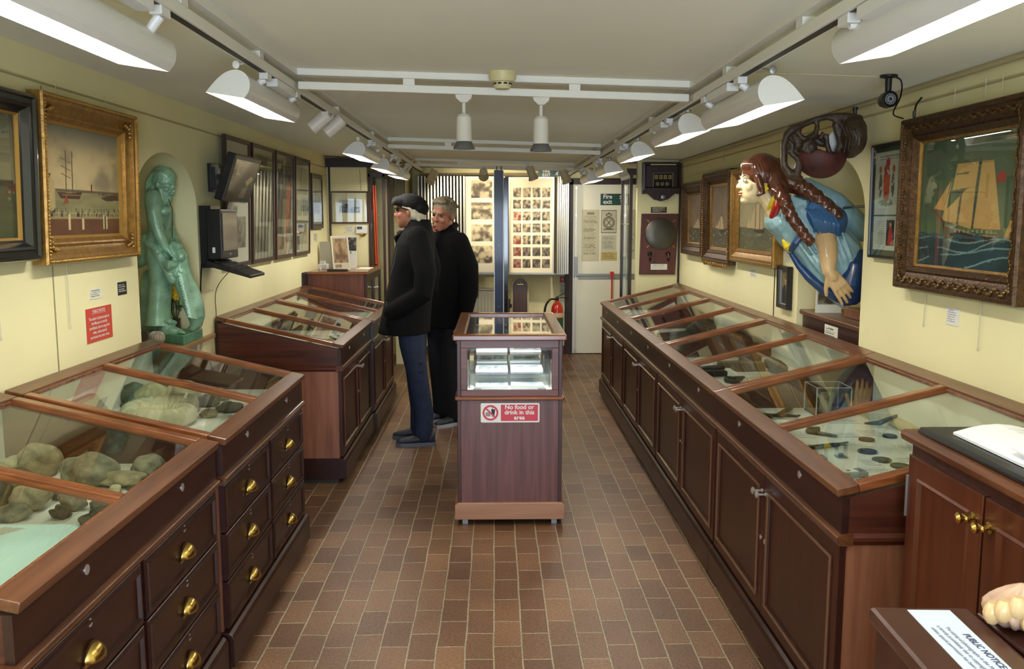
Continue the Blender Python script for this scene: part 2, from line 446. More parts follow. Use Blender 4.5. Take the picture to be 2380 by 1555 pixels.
def photo_block(img, U, V, u0, u1, v0, v1, seed, tone=(150, 146, 124), dark=(60, 58, 50)):
    m = (U > u0) & (U < u1) & (V > v0) & (V < v1)
    n = fbm((U - u0) / (u1 - u0), (V - v0) / (v1 - v0), 4, 4, seed, 4)
    w = (V - v0) / (v1 - v0)
    c = mixc(C3(dark), C3(tone), np.clip(sst(n, .3, .68) * .8 + .25 * w, 0, 1)); img[m] = c[m]; return img
def art_sheet(blocks, seed, bg=(186, 184, 164), tone=(140, 136, 116), dark=(84, 80, 66)):
    def f(U, V):
        img = np.ones(U.shape + (3,)) * C3(bg)
        for i, (a, b, c, d) in enumerate(blocks): photo_block(img, U, V, a, b, c, d, seed + i * 7, tone, dark)
        return img
    return f
def art_landscape(U, V):
    img = np.ones(U.shape + (3,)) * C3((214, 206, 170)); m = (U > .16) & (U < .84) & (V > .26) & (V < .80); img[m] = C3((196, 194, 178))
    m = (U > .21) & (U < .79) & (V > .31) & (V < .75); n = fbm(U, V, 12, 12, 3); c = mixc(C3((26, 28, 30)), C3((120, 124, 124)), sst(n, .35, .65))
    sky = C3((152, 156, 152)); hill = .52 + .10 * np.exp(-((U - .42) / .14) ** 2); c[V > hill] = sky; img[m] = c[m]; return img
def art_photogrid(U, V):
    img = np.ones(U.shape + (3,)) * C3((236, 226, 196)); k = 0
    for r in range(7):
        for c in range(4):
            k += 1; u0 = .075 + c * .225; v1 = .90 - r * .125; red = (r in (2, 4, 5, 6) and c in (0, 1, 3) and (k % 2))
            photo_block(img, U, V, u0, u0 + .185, v1 - .095, v1, 50 + k * 3, (196, 176, 140) if r < 5 else (150, 132, 110), (120, 34, 26) if red else (50, 46, 40))
    return img
def art_photocol(U, V):
    img = np.ones(U.shape + (3,)) * C3((238, 230, 206))
    for i, v in enumerate((.79, .56, .33, .10)):
        photo_block(img, U, V, .16, .70, v, v + .18, 90 + i * 5, (216, 200, 164), (66, 58, 48)); photo_block(img, U, V, .92, 1.1, v, v + .18, 130 + i, (176, 160, 120), (74, 60, 44))
    return img
def art_lines(bg, fg, rows, seed=1, top=.88, bot=.12, head=False, marg=.08):
    """a card of small print too fine to read"""
    def f(U, V):
        img = np.ones(U.shape + (3,)) * C3(bg); t = (top - V) / (top - bot); r = np.floor(t * rows); w = (t * rows) % 1
        rng = np.random.RandomState(seed); ends = rng.uniform(.68, 1, rows + 1); e = ends[np.clip(r, 0, rows).astype(int)]
        m = (t > 0) & (t < 1) & (w < .45) & (U > marg) & (U < marg + (1 - 2 * marg) * e) & (vnoise(U, V * 0 + r * .137, 60, 50, seed) > .25)
        put(img, m, fg)
        if head: put(img, (V > top + .02) & (V < top + .07) & (U > .3) & (U < .7), fg)
        return img
    return f
def art_crest(U, V):
    img = np.ones(U.shape + (3,)) * C3((196, 190, 166)); b = (np.minimum(np.minimum(U, 1 - U), np.minimum(V, 1 - V)) < .025); put(img, b, (70, 68, 64))
    d = np.hypot((U - .5), (V - .46) * 1.45); put(img, (d < .38) & (d > .25), (78, 76, 70)); put(img, (d < .345) & (d > .285), (150, 146, 130)); put(img, (np.abs(np.abs(U - .5) - np.abs(V - .46) * 1.2) < .035) & (d < .23), (96, 94, 88))
    e = lambda cx, cy, a, q: ((U - cx) / a) ** 2 + ((V - cy) / q) ** 2 < 1
    put(img, e(.5, .79, .2, .07) & ~e(.5, .78, .13, .035), (92, 88, 80)); put(img, e(.5, .87, .05, .03), (92, 88, 80)); put(img, e(.5, .17, .38, .035), (104, 100, 92)); return img
def art_indicator(U, V):
    img = np.ones(U.shape + (3,)) * C3((16, 14, 12)); put(img, np.minimum(np.minimum(U, 1 - U), np.minimum(V, 1 - V)) < .03, (150, 142, 112))
    for i in range(4): u = .08 + i * .225; put(img, (U > u) & (U < u + .16) & (V > .6) & (V < .86), (176, 160, 112)); put(img, (U > u + .04) & (U < u + .12) & (V > .66) & (V < .8), (120, 106, 70))
    for i in range(3): u = .18 + i * .24; put(img, np.hypot(U - u - .05, (V - .28) * .75) < .085, (164, 150, 112)); put(img, np.hypot(U - u - .05, (V - .28) * .75) < .04, (70, 62, 46))
    return img
def art_map(U, V):
    img = np.ones(U.shape + (3,)) * C3((196, 226, 220)); n = fbm(U, V, 7, 7, 3) * .10; t = V + n
    put(img, (U + .55 * (V - .5) + n * 1.2 < .56), (116, 82, 56)); put(img, inpoly(U, V, [(.15, .55), (.5, .78), (.62, .95), (.52, .97), (.38, .80), (.12, .60)]), (178, 176, 160))
    put(img, (U < .26) & (V + n > .86), (182, 146, 112)); put(img, (U - .4 * (1 - V) > .28) & (V + n < .20), (226, 226, 206)); return img

def canvas_mb(O, R, U, w, h, nx, ny):
    us = np.linspace(0, 1, nx); vs = np.linspace(0, 1, ny); UU, VV = np.meshgrid(us, vs)
    O = np.array(O); R = np.array(R); U = np.array(U)
    P = O + UU[..., None] * w * R + VV[..., None] * h * U
    m = MB(); m.v = [tuple(p) for p in P.reshape(-1, 3).tolist()]
    m.f = [(j * nx + i, j * nx + i + 1, (j + 1) * nx + i + 1, (j + 1) * nx + i) for j in range(ny - 1) for i in range(nx - 1)]
    return m, UU, VV
def colour(o, img):
    img = np.clip(img, 0, 1); lin = np.where(img <= 0.04045, img / 12.92, ((img + 0.055) / 1.055) ** 2.4)
    a = o.data.color_attributes.new('picture', 'FLOAT_COLOR', 'POINT')
    buf = np.ones((lin.shape[0] * lin.shape[1], 4), np.float32); buf[:, :3] = lin.reshape(-1, 3); a.data.foreach_set('color', buf.ravel())
def canvas(name, O, R, U, w, h, art, parent=None, m=None, dens=None, nx=None, ny=None):
    d = dens or 170.0
    nx = nx or int(max(8, min(270, w * d))); ny = ny or int(max(8, min(270, h * d)))
    mb, UU, VV = canvas_mb(O, R, U, w, h, nx, ny)
    o = mb.build(name, m or paint('picture_paint'), parent, recalc=False); colour(o, art(UU, VV)); return o
def frame_mb(O, R, U, N, w, h, prof):
    """mitred moulding; prof = list of (inset, height)"""
    O, R, U, N = map(Vector, (O, R, U, N)); rings = []
    for t, z in prof:
        rings.append([O + R * t + U * t + N * z, O + R * (w - t) + U * t + N * z, O + R * (w - t) + U * (h - t) + N * z, O + R * t + U * (h - t) + N * z])
    m = MB(); m.loft(rings, cap=False); return m
def basis(side, tilt):
    N = {'L': Vector((1, 0, 0)), 'R': Vector((-1, 0, 0)), 'B': Vector((0, -1, 0))}[side]
    R = {'L': Vector((0, 1, 0)), 'R': Vector((0, -1, 0)), 'B': Vector((1, 0, 0))}[side]
    U = (Vector((0, 0, 1)) * cos(tilt) + N * sin(tilt)).normalized(); return R, U, R.cross(U)
def picture(name, label, cat, O, side, w, h, prof, fm, art, slip=None, glaze=False, tilt=0.0, group=None, dens=None, mount=None):
    """a framed picture: O = lower corner on the viewer's left, at the wall"""
    R, U, N = basis(side, tilt); O = Vector(O)
    t = thing(name, label, cat, tuple(O), group)
    fo = frame_mb(O, R, U, N, w, h, prof).build('frame', fm, t, smooth=True, angle=25)
    i = prof[-1][0]; z = prof[-1][1]
    if slip:
        sw, sm = slip
        frame_mb(O, R, U, N, w, h, [(i - .002, z - .002), (i, z), (i + sw, z - .006), (i + sw, z - .012)]).build('slip', sm, t); i += sw; z -= .012
    z = max(z, .010); canvas('canvas', O + R * i + U * i + N * (z - .002), R, U, w - 2 * i, h - 2 * i, art, t, dens=dens)
    bk = MB(); bk.hexa([O + N * .002, O + R * w + N * .002, O + R * w + U * h + N * .002, O + U * h + N * .002] + [p + N * .006 for p in (O + (R + U) * .003, O + R * (w - .003) + U * .003, O + R * (w - .003) + U * (h - .003), O + U * (h - .003) + R * .003)])
    bk.build('backing', mat('backing_board', (96, 84, 62), 0.9), t)
    if glaze:
        g = MB(); q = z + .002
        g.hexa([O + R * i + U * i + N * q, O + R * (w - i) + U * i + N * q, O + R * (w - i) + U * (h - i) + N * q, O + R * i + U * (h - i) + N * q] + [p + N * .001 for p in (O + R * i + U * i + N * q, O + R * (w - i) + U * i + N * q, O + R * (w - i) + U * (h - i) + N * q, O + R * i + U * (h - i) + N * q)])
        g.build('glazing', M_PICGLASS, t)
    return t
def card(name, label, cat, O, side, w, h, art, group=None, thick=.002, nx=40, ny=40, tilt=0.0, frame=None):
    R, U, N = basis(side, tilt); O = Vector(O); t = thing(name, label, cat, tuple(O), group)
    b = MB(); b.hexa([O, O + R * w, O + R * w + U * h, O + U * h] + [p + N * thick for p in (O, O + R * w, O + R * w + U * h, O + U * h)])
    b.build('card', frame or M_PAPER, t)
    canvas('print', O + N * (thick + .0006), R, U, w, h, art, t, nx=nx, ny=ny); return t

# ------------------------------------------------------------------ the room
XW = 1.62; YF = -1.6; YB = 10.35
def zc(x): return 2.0975 - x * 0.0293          # the old ceiling falls a little to the right
floor_m = bpy.data.materials.new('brick_floor'); floor_m.use_nodes = True
nt = floor_m.node_tree; b = nt.nodes['Principled BSDF']
tc = nt.nodes.new('ShaderNodeTexCoord'); sp = nt.nodes.new('ShaderNodeSeparateXYZ'); cb = nt.nodes.new('ShaderNodeCombineXYZ')
nt.links.new(tc.outputs['Object'], sp.inputs[0])
wob = nt.nodes.new('ShaderNodeTexNoise'); wob.inputs['Scale'].default_value = 3.0; wob.inputs['Detail'].default_value = 3
nt.links.new(tc.outputs['Object'], wob.inputs['Vector'])
ma = nt.nodes.new('ShaderNodeMath'); ma.operation = 'MULTIPLY_ADD'; ma.inputs[1].default_value = 0.014; nt.links.new(wob.outputs['Fac'], ma.inputs[0]); nt.links.new(sp.outputs['X'], ma.inputs[2])
mb_ = nt.nodes.new('ShaderNodeMath'); mb_.operation = 'MULTIPLY_ADD'; mb_.inputs[1].default_value = 0.03; nt.links.new(wob.outputs['Fac'], mb_.inputs[0]); nt.links.new(sp.outputs['Y'], mb_.inputs[2])
nt.links.new(mb_.outputs[0], cb.inputs['X']); nt.links.new(ma.outputs[0], cb.inputs['Y'])
bt = nt.nodes.new('ShaderNodeTexBrick'); nt.links.new(cb.outputs[0], bt.inputs['Vector'])
bt.offset = 0.5; bt.squash = 1.0
bt.inputs['Scale'].default_value = 1.0; bt.inputs['Brick Width'].default_value = 0.203; bt.inputs['Row Height'].default_value = 0.1035
bt.inputs['Mortar Size'].default_value = 0.0042; bt.inputs['Mortar Smooth'].default_value = 0.35; bt.inputs['Bias'].default_value = 0.0
bt.inputs['Color1'].default_value = (*L((100, 69, 49)), 1); bt.inputs['Color2'].default_value = (*L((132, 97, 68)), 1); bt.inputs['Mortar'].default_value = (*L((160, 146, 122)), 1)
nz = nt.nodes.new('ShaderNodeTexNoise'); nz.inputs['Scale'].default_value = 90; nz.inputs['Detail'].default_value = 5; nt.links.new(tc.outputs['Object'], nz.inputs['Vector'])
nl = nt.nodes.new('ShaderNodeTexNoise'); nl.inputs['Scale'].default_value = 2.3; nl.inputs['Detail'].default_value = 4; nt.links.new(tc.outputs['Object'], nl.inputs['Vector'])
r1 = nt.nodes.new('ShaderNodeMapRange'); r1.inputs['From Min'].default_value = .3; r1.inputs['From Max'].default_value = .7; r1.inputs['To Min'].default_value = .66; r1.inputs['To Max'].default_value = 1.3; nt.links.new(nz.outputs['Fac'], r1.inputs[0])
r2 = nt.nodes.new('ShaderNodeMapRange'); r2.inputs['From Min'].default_value = .3; r2.inputs['From Max'].default_value = .7; r2.inputs['To Min'].default_value = .8; r2.inputs['To Max'].default_value = 1.18; nt.links.new(nl.outputs['Fac'], r2.inputs[0])
mm = nt.nodes.new('ShaderNodeMath'); mm.operation = 'MULTIPLY'; nt.links.new(r1.outputs[0], mm.inputs[0]); nt.links.new(r2.outputs[0], mm.inputs[1])
mx = nt.nodes.new('ShaderNodeVectorMath'); mx.operation = 'SCALE'; nt.links.new(bt.outputs['Color'], mx.inputs[0]); nt.links.new(mm.outputs[0], mx.inputs['Scale'])
nt.links.new(mx.outputs[0], b.inputs['Base Color']); b.inputs['Roughness'].default_value = 0.42
bp = nt.nodes.new('ShaderNodeBump'); bp.inputs['Strength'].default_value = 0.6; bp.inputs['Distance'].default_value = 0.006; bp.invert = True
ad = nt.nodes.new('ShaderNodeMath'); ad.operation = 'MULTIPLY_ADD'; ad.inputs[1].default_value = -0.25; nt.links.new(nz.outputs['Fac'], ad.inputs[0]); nt.links.new(bt.outputs['Fac'], ad.inputs[2])
nt.links.new(ad.outputs[0], bp.inputs['Height']); nt.links.new(bp.outputs[0], b.inputs['Normal'])
struct(MB().box(-2.2, 2.2, YF - .1, YB + .1, -.1, 0), 'floor', floor_m)
m = MB(); m.hexa([(-2.2, YF - .1, zc(-2.2)), (2.2, YF - .1, zc(2.2)), (2.2, YB + .1, zc(2.2)), (-2.2, YB + .1, zc(-2.2)), (-2.2, YF - .1, 2.3), (2.2, YF - .1, 2.3), (2.2, YB + .1, 2.3), (-2.2, YB + .1, 2.3)])
struct(m, 'ceiling', M_CEIL)
def alcove_wall(s, y0, y1, spring, apex, depth, top):
    """side wall of the room with an arched recess"""
    x = s * XW; xb = s * (XW + depth); m = MB(); n = 72
    def q(a, b_, c, d): m.add([a, b_, c, d], [(0, 1, 2, 3)])
    q((x, YF, 0), (x, y0, 0), (x, y0, top), (x, YF, top)); q((x, y1, 0), (x, YB, 0), (x, YB, top), (x, y1, top))
    yc = (y0 + y1) / 2; a = (y1 - y0) / 2
    arc = [(yc - a * cos(pi * k / n), spring + (apex - spring) * sin(pi * k / n)) for k in range(n + 1)]
    for (ya, za), (yb, zb) in zip(arc, arc[1:]):
        q((x, ya, za), (x, yb, zb), (x, yb, top), (x, ya, top)); q((x, ya, za), (xb, ya, za), (xb, yb, zb), (x, yb, zb))
        q((xb, ya, 0), (xb, yb, 0), (xb, yb, zb), (xb, ya, za))
    q((x, y0, 0), (xb, y0, 0), (xb, y0, spring), (x, y0, spring)); q((x, y1, 0), (xb, y1, 0), (xb, y1, spring), (x, y1, spring))
    return m
struct(alcove_wall(-1, 4.135, 4.99, 1.60, 1.872, .52, 2.2), 'wall_left', M_WALL)
struct(alcove_wall(1, 3.96, 4.80, 1.56, 1.845, .52, 2.2), 'wall_right', M_WALL)
struct(MB().box(-2.2, 2.2, YB, YB + .1, 0, 2.25), 'wall_back', M_WALL)
m = MB(); m.box(-2.2, -.6, YF - .1, YF, 0, 2.25); m.box(.8, 2.2, YF - .1, YF, 0, 2.25); m.box(-.6, .8, YF - .1, YF, 2.02, 2.25); struct(m, 'wall_front', M_WALL)
M_OAK = wood('dark_oak', (30, 18, 14), (48, 29, 22), 'z', rough=0.5, coat=0.0)
M_OAKX = wood('dark_oak_lintel', (28, 18, 15), (44, 28, 22), 'x', rough=0.5, coat=0.0)
# end partition on the left with its dark lintel
struct(MB().box(-1.62, -1.235, 8.85, 8.93, 0, 2.04), 'wall_left_end', M_WALL)
struct(MB().box(-1.62, -1.16, 8.80, 8.93, 2.042, 2.125), 'trim_1', M_OAKX)
struct(MB().box(-1.60, -1.583, 8.83, 8.85, 1.10, 2.04), 'trim_2', M_OAK)
struct(MB().box(-1.06, -.93, 9.6, YB, 0, 2.12), 'wall_pier', M_WALL)
# white panel that closes the right hand counter run
struct(MB().box(1.24, 1.62, 7.93, 8.0, .84, 2.06), 'wall_right_end', M_WALL)
struct(MB().box(1.604, 1.62, 7.915, 7.93, .99, 1.84), 'trim_3', M_OAK)
struct(MB().box(-.93, .80, YB - .025, YB, 0, .09), 'baseboard_back', M_MAH_X)
struct(MB().box(.80, .885, YB - .07, YB, 0, 1.985), 'trim_4', M_OAK)
struct(MB().box(.80, 1.62, YB - .07, YB, 1.93, 2.0), 'trim_5', M_OAKX)

# fire door at the far end
M_DOOR = mat('white_door_paint', (232, 231, 214), 0.45)
d = MB().box(.887, 1.62, YB - .05, YB - .005, .01, 1.93).build('door_1', M_DOOR); d['kind'] = 'structure'
m = MB(); m.box(.915, .925, YB - .065, YB - .05, .03, 1.9); m.build('bolt_rod', M_STEEL, d)
m = MB(); m.box(.90, .94, YB - .075, YB - .05, .90, 1.12); m.build('latch_box', M_GREY, d)
m = MB(); m.box(.92, 1.62, YB - .085, YB - .065, .905, .925); m.box(.95, 1.62, YB - .055, YB - .05, .86, .88); m.build('push_bar', M_GREY, d)
for z in (1.88, 1.57, .03):
    MB().box(.908, .932, YB - .07, YB - .05, z, z + .03).build('bracket', M_STEEL, d)

# ------------------------------------------------------------------ ceiling tracks
def track_run(s, label):
    x = s * .79; zt = zc(x); t = thing('lighting_track', label, 'lighting track', (x, 5, zt))
    MB().box(x - .035, x + .035, .4, 9.95, zt - .024, zt + .003).build('ceiling_rail', M_TRACK, t, bevel=.003)
    zl = zt - .075
    MB().box(x - .021, x + .021, .4, 9.95, zl, zl + .030).build('lower_rail', M_TRACK, t, bevel=.003)
    MB().box(x - .011, x + .011, .4, 9.95, zl - .001, zl + .002).build('slot', M_DARKSLOT, t)
    for y in (1.2, 2.35, 3.1, 4.6, 5.9, 7.4, 8.7):
        MB().box(x - .02, x + .02, y - .025, y + .025, zl + .03, zt - .022).build('bracket', M_TRACK, t)
    return zl
ZL = track_run(-1, 'long white twin lighting track along the left side of the ceiling')
ZR = track_run(1, 'long white twin lighting track along the right side of the ceiling')
def cross_track(y, label):
    x0, x1 = -.755, .755; t = thing('cross_track', label, 'lighting track', (0, y, zc(0)), 'cross tracks between the long tracks')
    for nm, za, zb, w in (('ceiling_rail', -.024, .003, .035), ('lower_rail', -.075, -.046, .021)):
        m = MB(); m.hexa([(x0, y - w, zc(x0) + za), (x1, y - w, zc(x1) + za), (x1, y + w, zc(x1) + za), (x0, y + w, zc(x0) + za)] + [(x0, y - w, zc(x0) + zb), (x1, y - w, zc(x1) + zb), (x1, y + w, zc(x1) + zb), (x0, y + w, zc(x0) + zb)])
        m.build(nm, M_TRACK, t, bevel=.003)
    for x in (-.33, .31): MB().box(x - .022, x + .022, y - .02, y + .02, zc(x) - .048, zc(x) - .022).build('bracket', M_TRACK, t)
cross_track(3.60, 'nearest white cross track carrying two hanging spotlights')
cross_track(6.55, 'middle white cross track with nothing hanging from it')
cross_track(8.75, 'farthest white cross track just before the end wall')

# ------------------------------------------------------------------ wall washing lamps on the tracks
M_TUBE = mat('lit_tube', (255, 250, 235), 0.5, emit=(1.0, 0.955, 0.84), es=TUBE_POWER)
M_TUBE_DIM = mat('dimmer_lit_tube', (255, 250, 235), 0.5, emit=(1.0, 0.955, 0.84), es=TUBE_POWER * .52)  # weaker tubes that keep the near right wall less bright
M_INNER = mat('lamp_reflector', (112, 92, 78), 0.12, 1.0)
M_LIP = mat('lamp_lip', (236, 234, 226), 0.5)
SHELL = [(.022, -.057), (.004, -.035), (0, -.005), (.012, .022), (.04, .036), (.075, .03), (.11, .004), (.146, -.038)]
def chaikin(p, k=2):
    for _ in range(k):
        q = [p[0]]
        for a, b_ in zip(p, p[1:]): q += [(a[0] * .75 + b_[0] * .25, a[1] * .75 + b_[1] * .25), (a[0] * .25 + b_[0] * .75, a[1] * .25 + b_[1] * .75)]
        p = q + [p[-1]]
    return p
LIP0 = SHELL[-2]; SHELL = chaikin(SHELL)
def wash_lamp(s, y0, y1, z0, label, tube_m=None):
    xr = .80; t = thing('wall_washer_lamp', label, 'lamp', (s * .83, (y0 + y1) / 2, z0), 'white trough lamps on the ceiling tracks')
    P = lambda u, z, y: (s * (xr + u), y, z0 + z)
    m = MB(); inn = [(u * .93 + .004, z * .90 - .001) for u, z in SHELL]
    for a, b_ in zip(range(len(SHELL) - 1), range(1, len(SHELL))):
        m.add([P(*SHELL[a], y0), P(*SHELL[b_], y0), P(*SHELL[b_], y1), P(*SHELL[a], y1)], [(0, 1, 2, 3)])
    m.build('shade', M_WHITE, t, smooth=True, angle=50, recalc=False)
    m = MB()
    cut = max(i for i, p in enumerate(inn) if p[0] < .127)
    for a, b_ in zip(range(cut), range(1, cut + 1)):
        m.add([P(*inn[a], y0 + .004), P(*inn[b_], y0 + .004), P(*inn[b_], y1 - .14), P(*inn[a], y1 - .14)], [(0, 1, 2, 3)])
    m.build('reflector', M_INNER, t, smooth=True, angle=50, recalc=False)
    m = MB(); m.add([P(*inn[cut], y0 + .004), P(*inn[-1], y0 + .004), P(*inn[-1], y1 - .004), P(*inn[cut], y1 - .004)], [(0, 1, 2, 3)]); m.prism(inn, y1 - .14, y1 - .137, lambda p, q, tt: P(p, q, tt)); m.build('bright_lip', M_LIP, t, recalc=False)
    for y, dy in ((y0, -.004), (y1, .004)):
        m = MB(); m.prism(SHELL, y, y + dy, lambda p, q, tt: P(p, q, tt)); m.build('end_cap', M_WHITE, t)
    m = MB(); m.tube([P(.127, -.0285, y0 + .02), P(.127, -.0285, y1 - .02)], .0078, 8); m.build('tube', tube_m or M_TUBE, t, smooth=True)
    for y in (y0 + .16, y1 - .13):
        zl = (ZL if s < 0 else ZR)
        m = MB(); m.box(s * .775, s * .805, y - .03, y + .03, zl - .022, zl); m.tube([(s * .79, y, zl - .02), P(.022, .012, y)], .012, 12); m.build('hanger', M_WHITE, t, bevel=.002)
    m = MB(); m.ell(P(.045, .05, y0 - .002), (.012, .004, .014)); m.tube([P(.045, .05, y0), P(.02, .06, y0 + .03)], .003, 6); m.build('tilt_knob', M_WHITE if s < 0 else M_GREY, t, smooth=True)
    # ballast gear box above long lamps
    m = MB(); m.box(s * .77, s * .81, y0 + .25, y1 - .22, (ZL if s < 0 else ZR) - .03, (ZL if s < 0 else ZR) - .002); m.build('gear_box', M_WHITE, t, bevel=.002)
names = ['nearest', 'second', 'third', 'fourth', 'fifth', 'sixth']
for i, (y0, y1) in enumerate([(.95, 2.36), (3.06, 3.82), (5.72, 6.47), (7.0, 7.75), (8.12, 8.72)]):
    wash_lamp(-1, y0, y1, (1.974, 1.999, 1.990, 1.972, 1.968)[i], ['long white trough lamp on the left track above the black framed painting', 'white trough lamp on the left track above the statue alcove, whole end cap in view', 'white trough lamp on the left track just beyond the pair of small spotlights', 'white trough lamp on the left track, second from the far end of the row', 'farthest white trough lamp on the left track, above the flat cap'][i])
for i, (y0, y1) in enumerate([(.85, 2.20), (2.81, 3.57), (4.02, 4.72), (5.40, 6.02), (6.72, 7.35), (7.95, 8.6)]):
    wash_lamp(1, y0, y1, (1.972, 1.948, 1.972, 1.966, 1.935, 1.925)[i], tube_m=M_TUBE_DIM if i < 2 else None, label= ['long white trough lamp on the right track above the large ship painting', 'large white trough lamp on the right track left of the black camera', 'white trough lamp on the right track, partly hidden by the one near the black camera', 'white trough lamp on the right track over the three gilt seascapes', 'white trough lamp on the right track, second from the far end, by the indicator clock', 'farthest white trough lamp on the right track, above the fire door'][i])

# ------------------------------------------------------------------ spotlights
def spot(loc, aim, power, size=50, col=(1, .86, .62)):
    l = bpy.data.lights.new('spot_beam', 'SPOT'); l.energy = power; l.spot_size = radians(size); l.spot_blend = .6; l.color = col; l.shadow_soft_size = .03
    o = bpy.data.objects.new('spot_beam', l); COL.objects.link(o); o.location = loc
    o.rotation_euler = (Vector(aim) - Vector(loc)).to_track_quat('-Z', 'Y').to_euler(); return o
M_SPOTWHITE = mat('spot_white', (214, 208, 196), 0.4); M_SPOTBELL = mat('spot_bell', (120, 122, 122), 0.3, 0.6)
for x, lab in ((-.119, 'white hanging spotlight with grey bell, left one of the pair on the nearest cross track'), (.181, 'white hanging spotlight with grey bell, right one of the pair on the nearest cross track')):
    y = 3.60; z = zc(x) - .075; t = thing('track_spotlight', lab, 'spotlight', (x, y, z), 'hanging spotlights')
    m = MB(); m.prism([(-.033, 0), (.033, 0), (.03, -.014), (.012, -.03), (-.012, -.03), (-.03, -.014)], y - .02, y + .02, lambda p, q, tt: (x + p, tt, z + q)); m.build('adapter', M_SPOTWHITE, t, bevel=.002)
    m = MB(); m.lathe([(.0075, -.03), (.0075, -.075)], (x, y, z), 12); m.build('stem', M_SPOTWHITE, t, smooth=True)
    m = MB(); m.lathe([(.005, -.07), (.022, -.073), (.03, -.084), (.031, -.17), (.033, -.178), (.02, -.178)], (x, y, z), 24); m.build('lamp_body', M_SPOTWHITE, t, smooth=True)
    m = MB(); m.lathe([(.029, -.176), (.032, -.182), (.042, -.20), (.043, -.206), (.036, -.204), (.025, -.185)], (x, y, z), 24); m.build('bell', M_SPOTBELL, t, smooth=True)
    m = MB(); m.lathe([(.001, -.1885), (.027, -.189), (.027, -.192), (.001, -.192)], (x, y, z), 16); m.build('bulb', mat('dim_bulb', (240, 225, 190), .4, emit=(1, .8, .5), es=3), t)
    spot((x, y, z - .21), (x + .12, y + .15, 0), 9, 75)
for i, (px, py, dx) in enumerate(((742, 283, -.06), (776, 294, -.05))):
    y = 4.35 + i * .14; p = at(px, py, y); t = thing('track_spotlight', ['small white cylinder spotlight on the left track, nearer one of a touching pair', 'small white cylinder spotlight on the left track, farther one of a touching pair'][i], 'spotlight', tuple(p), 'small twin spotlights')
    d = Vector((-.75, -.1, -.65)).normalized(); R = d.to_track_quat('Z', 'Y').to_matrix()
    m = MB(); m.lathe([(.005, -.055), (.032, -.052), (.034, .05), (.030, .052), (.028, .02)], p, 20, R=R); m.build('lamp_body', M_SPOTWHITE, t, smooth=True)
    m = MB(); m.tube([(-.79, y, ZL), (-.79, y, ZL - .03), p + Vector((.005, 0, .03))], .008, 8); m.box(-.805, -.775, y - .03, y + .03, ZL - .02, ZL); m.build('stem', M_SPOTWHITE, t)
# spotlights near the far end that light the swing panels
for i, (px, py, ad, lab) in enumerate(((1004, 412, (-.35, -.5, -.8), 'cream angled spotlight hanging from the far cross track in front of the striped panel edges'), (1124, 405, (.0, .9, -.35), 'cream spotlight seen end on above the lit photo page, left of the navy post'), (1236, 404, (.3, -.2, -.9), 'cream spotlight left of the high fire exit sign'), (1314, 412, (.3, -.2, -.9), 'cream spotlight right of the high fire exit sign'))):
    p = at(px, py, 8.68); t = thing('track_spotlight', lab, 'spotlight', tuple(p), 'far end spotlights')
    M_CR = mat('spot_cream', (206, 194, 160), 0.45); d = Vector(ad).normalized(); R = d.to_track_quat('Z', 'Y').to_matrix()
    m = MB(); m.lathe([(.005, -.07), (.038, -.066), (.04, .03), (.05, .055), (.045, .056), (.035, .02)], p, 18, R=R); m.build('lamp_body', M_CR, t, smooth=True)
    m = MB(); m.tube([p + Vector((0, .02, .02)), (p.x, 8.73, zc(p.x) - .075)], .012, 8); m.build('stem', M_CR, t)
spot((-.66, 8.95, 1.90), (-.2, 10.1, 1.55), SPOT_POWER, 62)
spot((-.11, 9.05, 1.93), (-.16, 10.1, 1.72), SPOT_POWER * .5, 70)
spot((.36, 9.02, 1.92), (.35, 10.1, 1.6), SPOT_POWER * .8, 75)
spot((.68, 8.85, 1.90), (1.05, 10.3, 1.15), SPOT_POWER * 1.1, 80, (1, .93, .78))

# smoke detector
x, y = .03, 3.50; z = zc(x)
t = thing('smoke_detector', 'round cream smoke detector on the ceiling in front of the nearest cross track', 'smoke detector', (x, y, z))
M_CREAM = mat('cream_plastic', (206, 196, 150), 0.45)
MB().lathe([(.052, .004), (.052, -.022), (.046, -.036), (.02, -.037)], (x, y, z), 28).build('base', M_CREAM, t, smooth=True)
MB().lathe([(.034, -.036), (.034, -.05), (.027, -.062), (.005, -.064)], (x, y, z), 24).build('sensor', M_CREAM, t, smooth=True)
for k in range(10):
    a = 2 * pi * k / 10; c = Vector((x + .034 * cos(a), y + .034 * sin(a), z - .044)); MB().obox(c, (.004, .013, .006), Matrix.Rotation(a, 3, 'Z')).build('vent', M_BLACK, t)

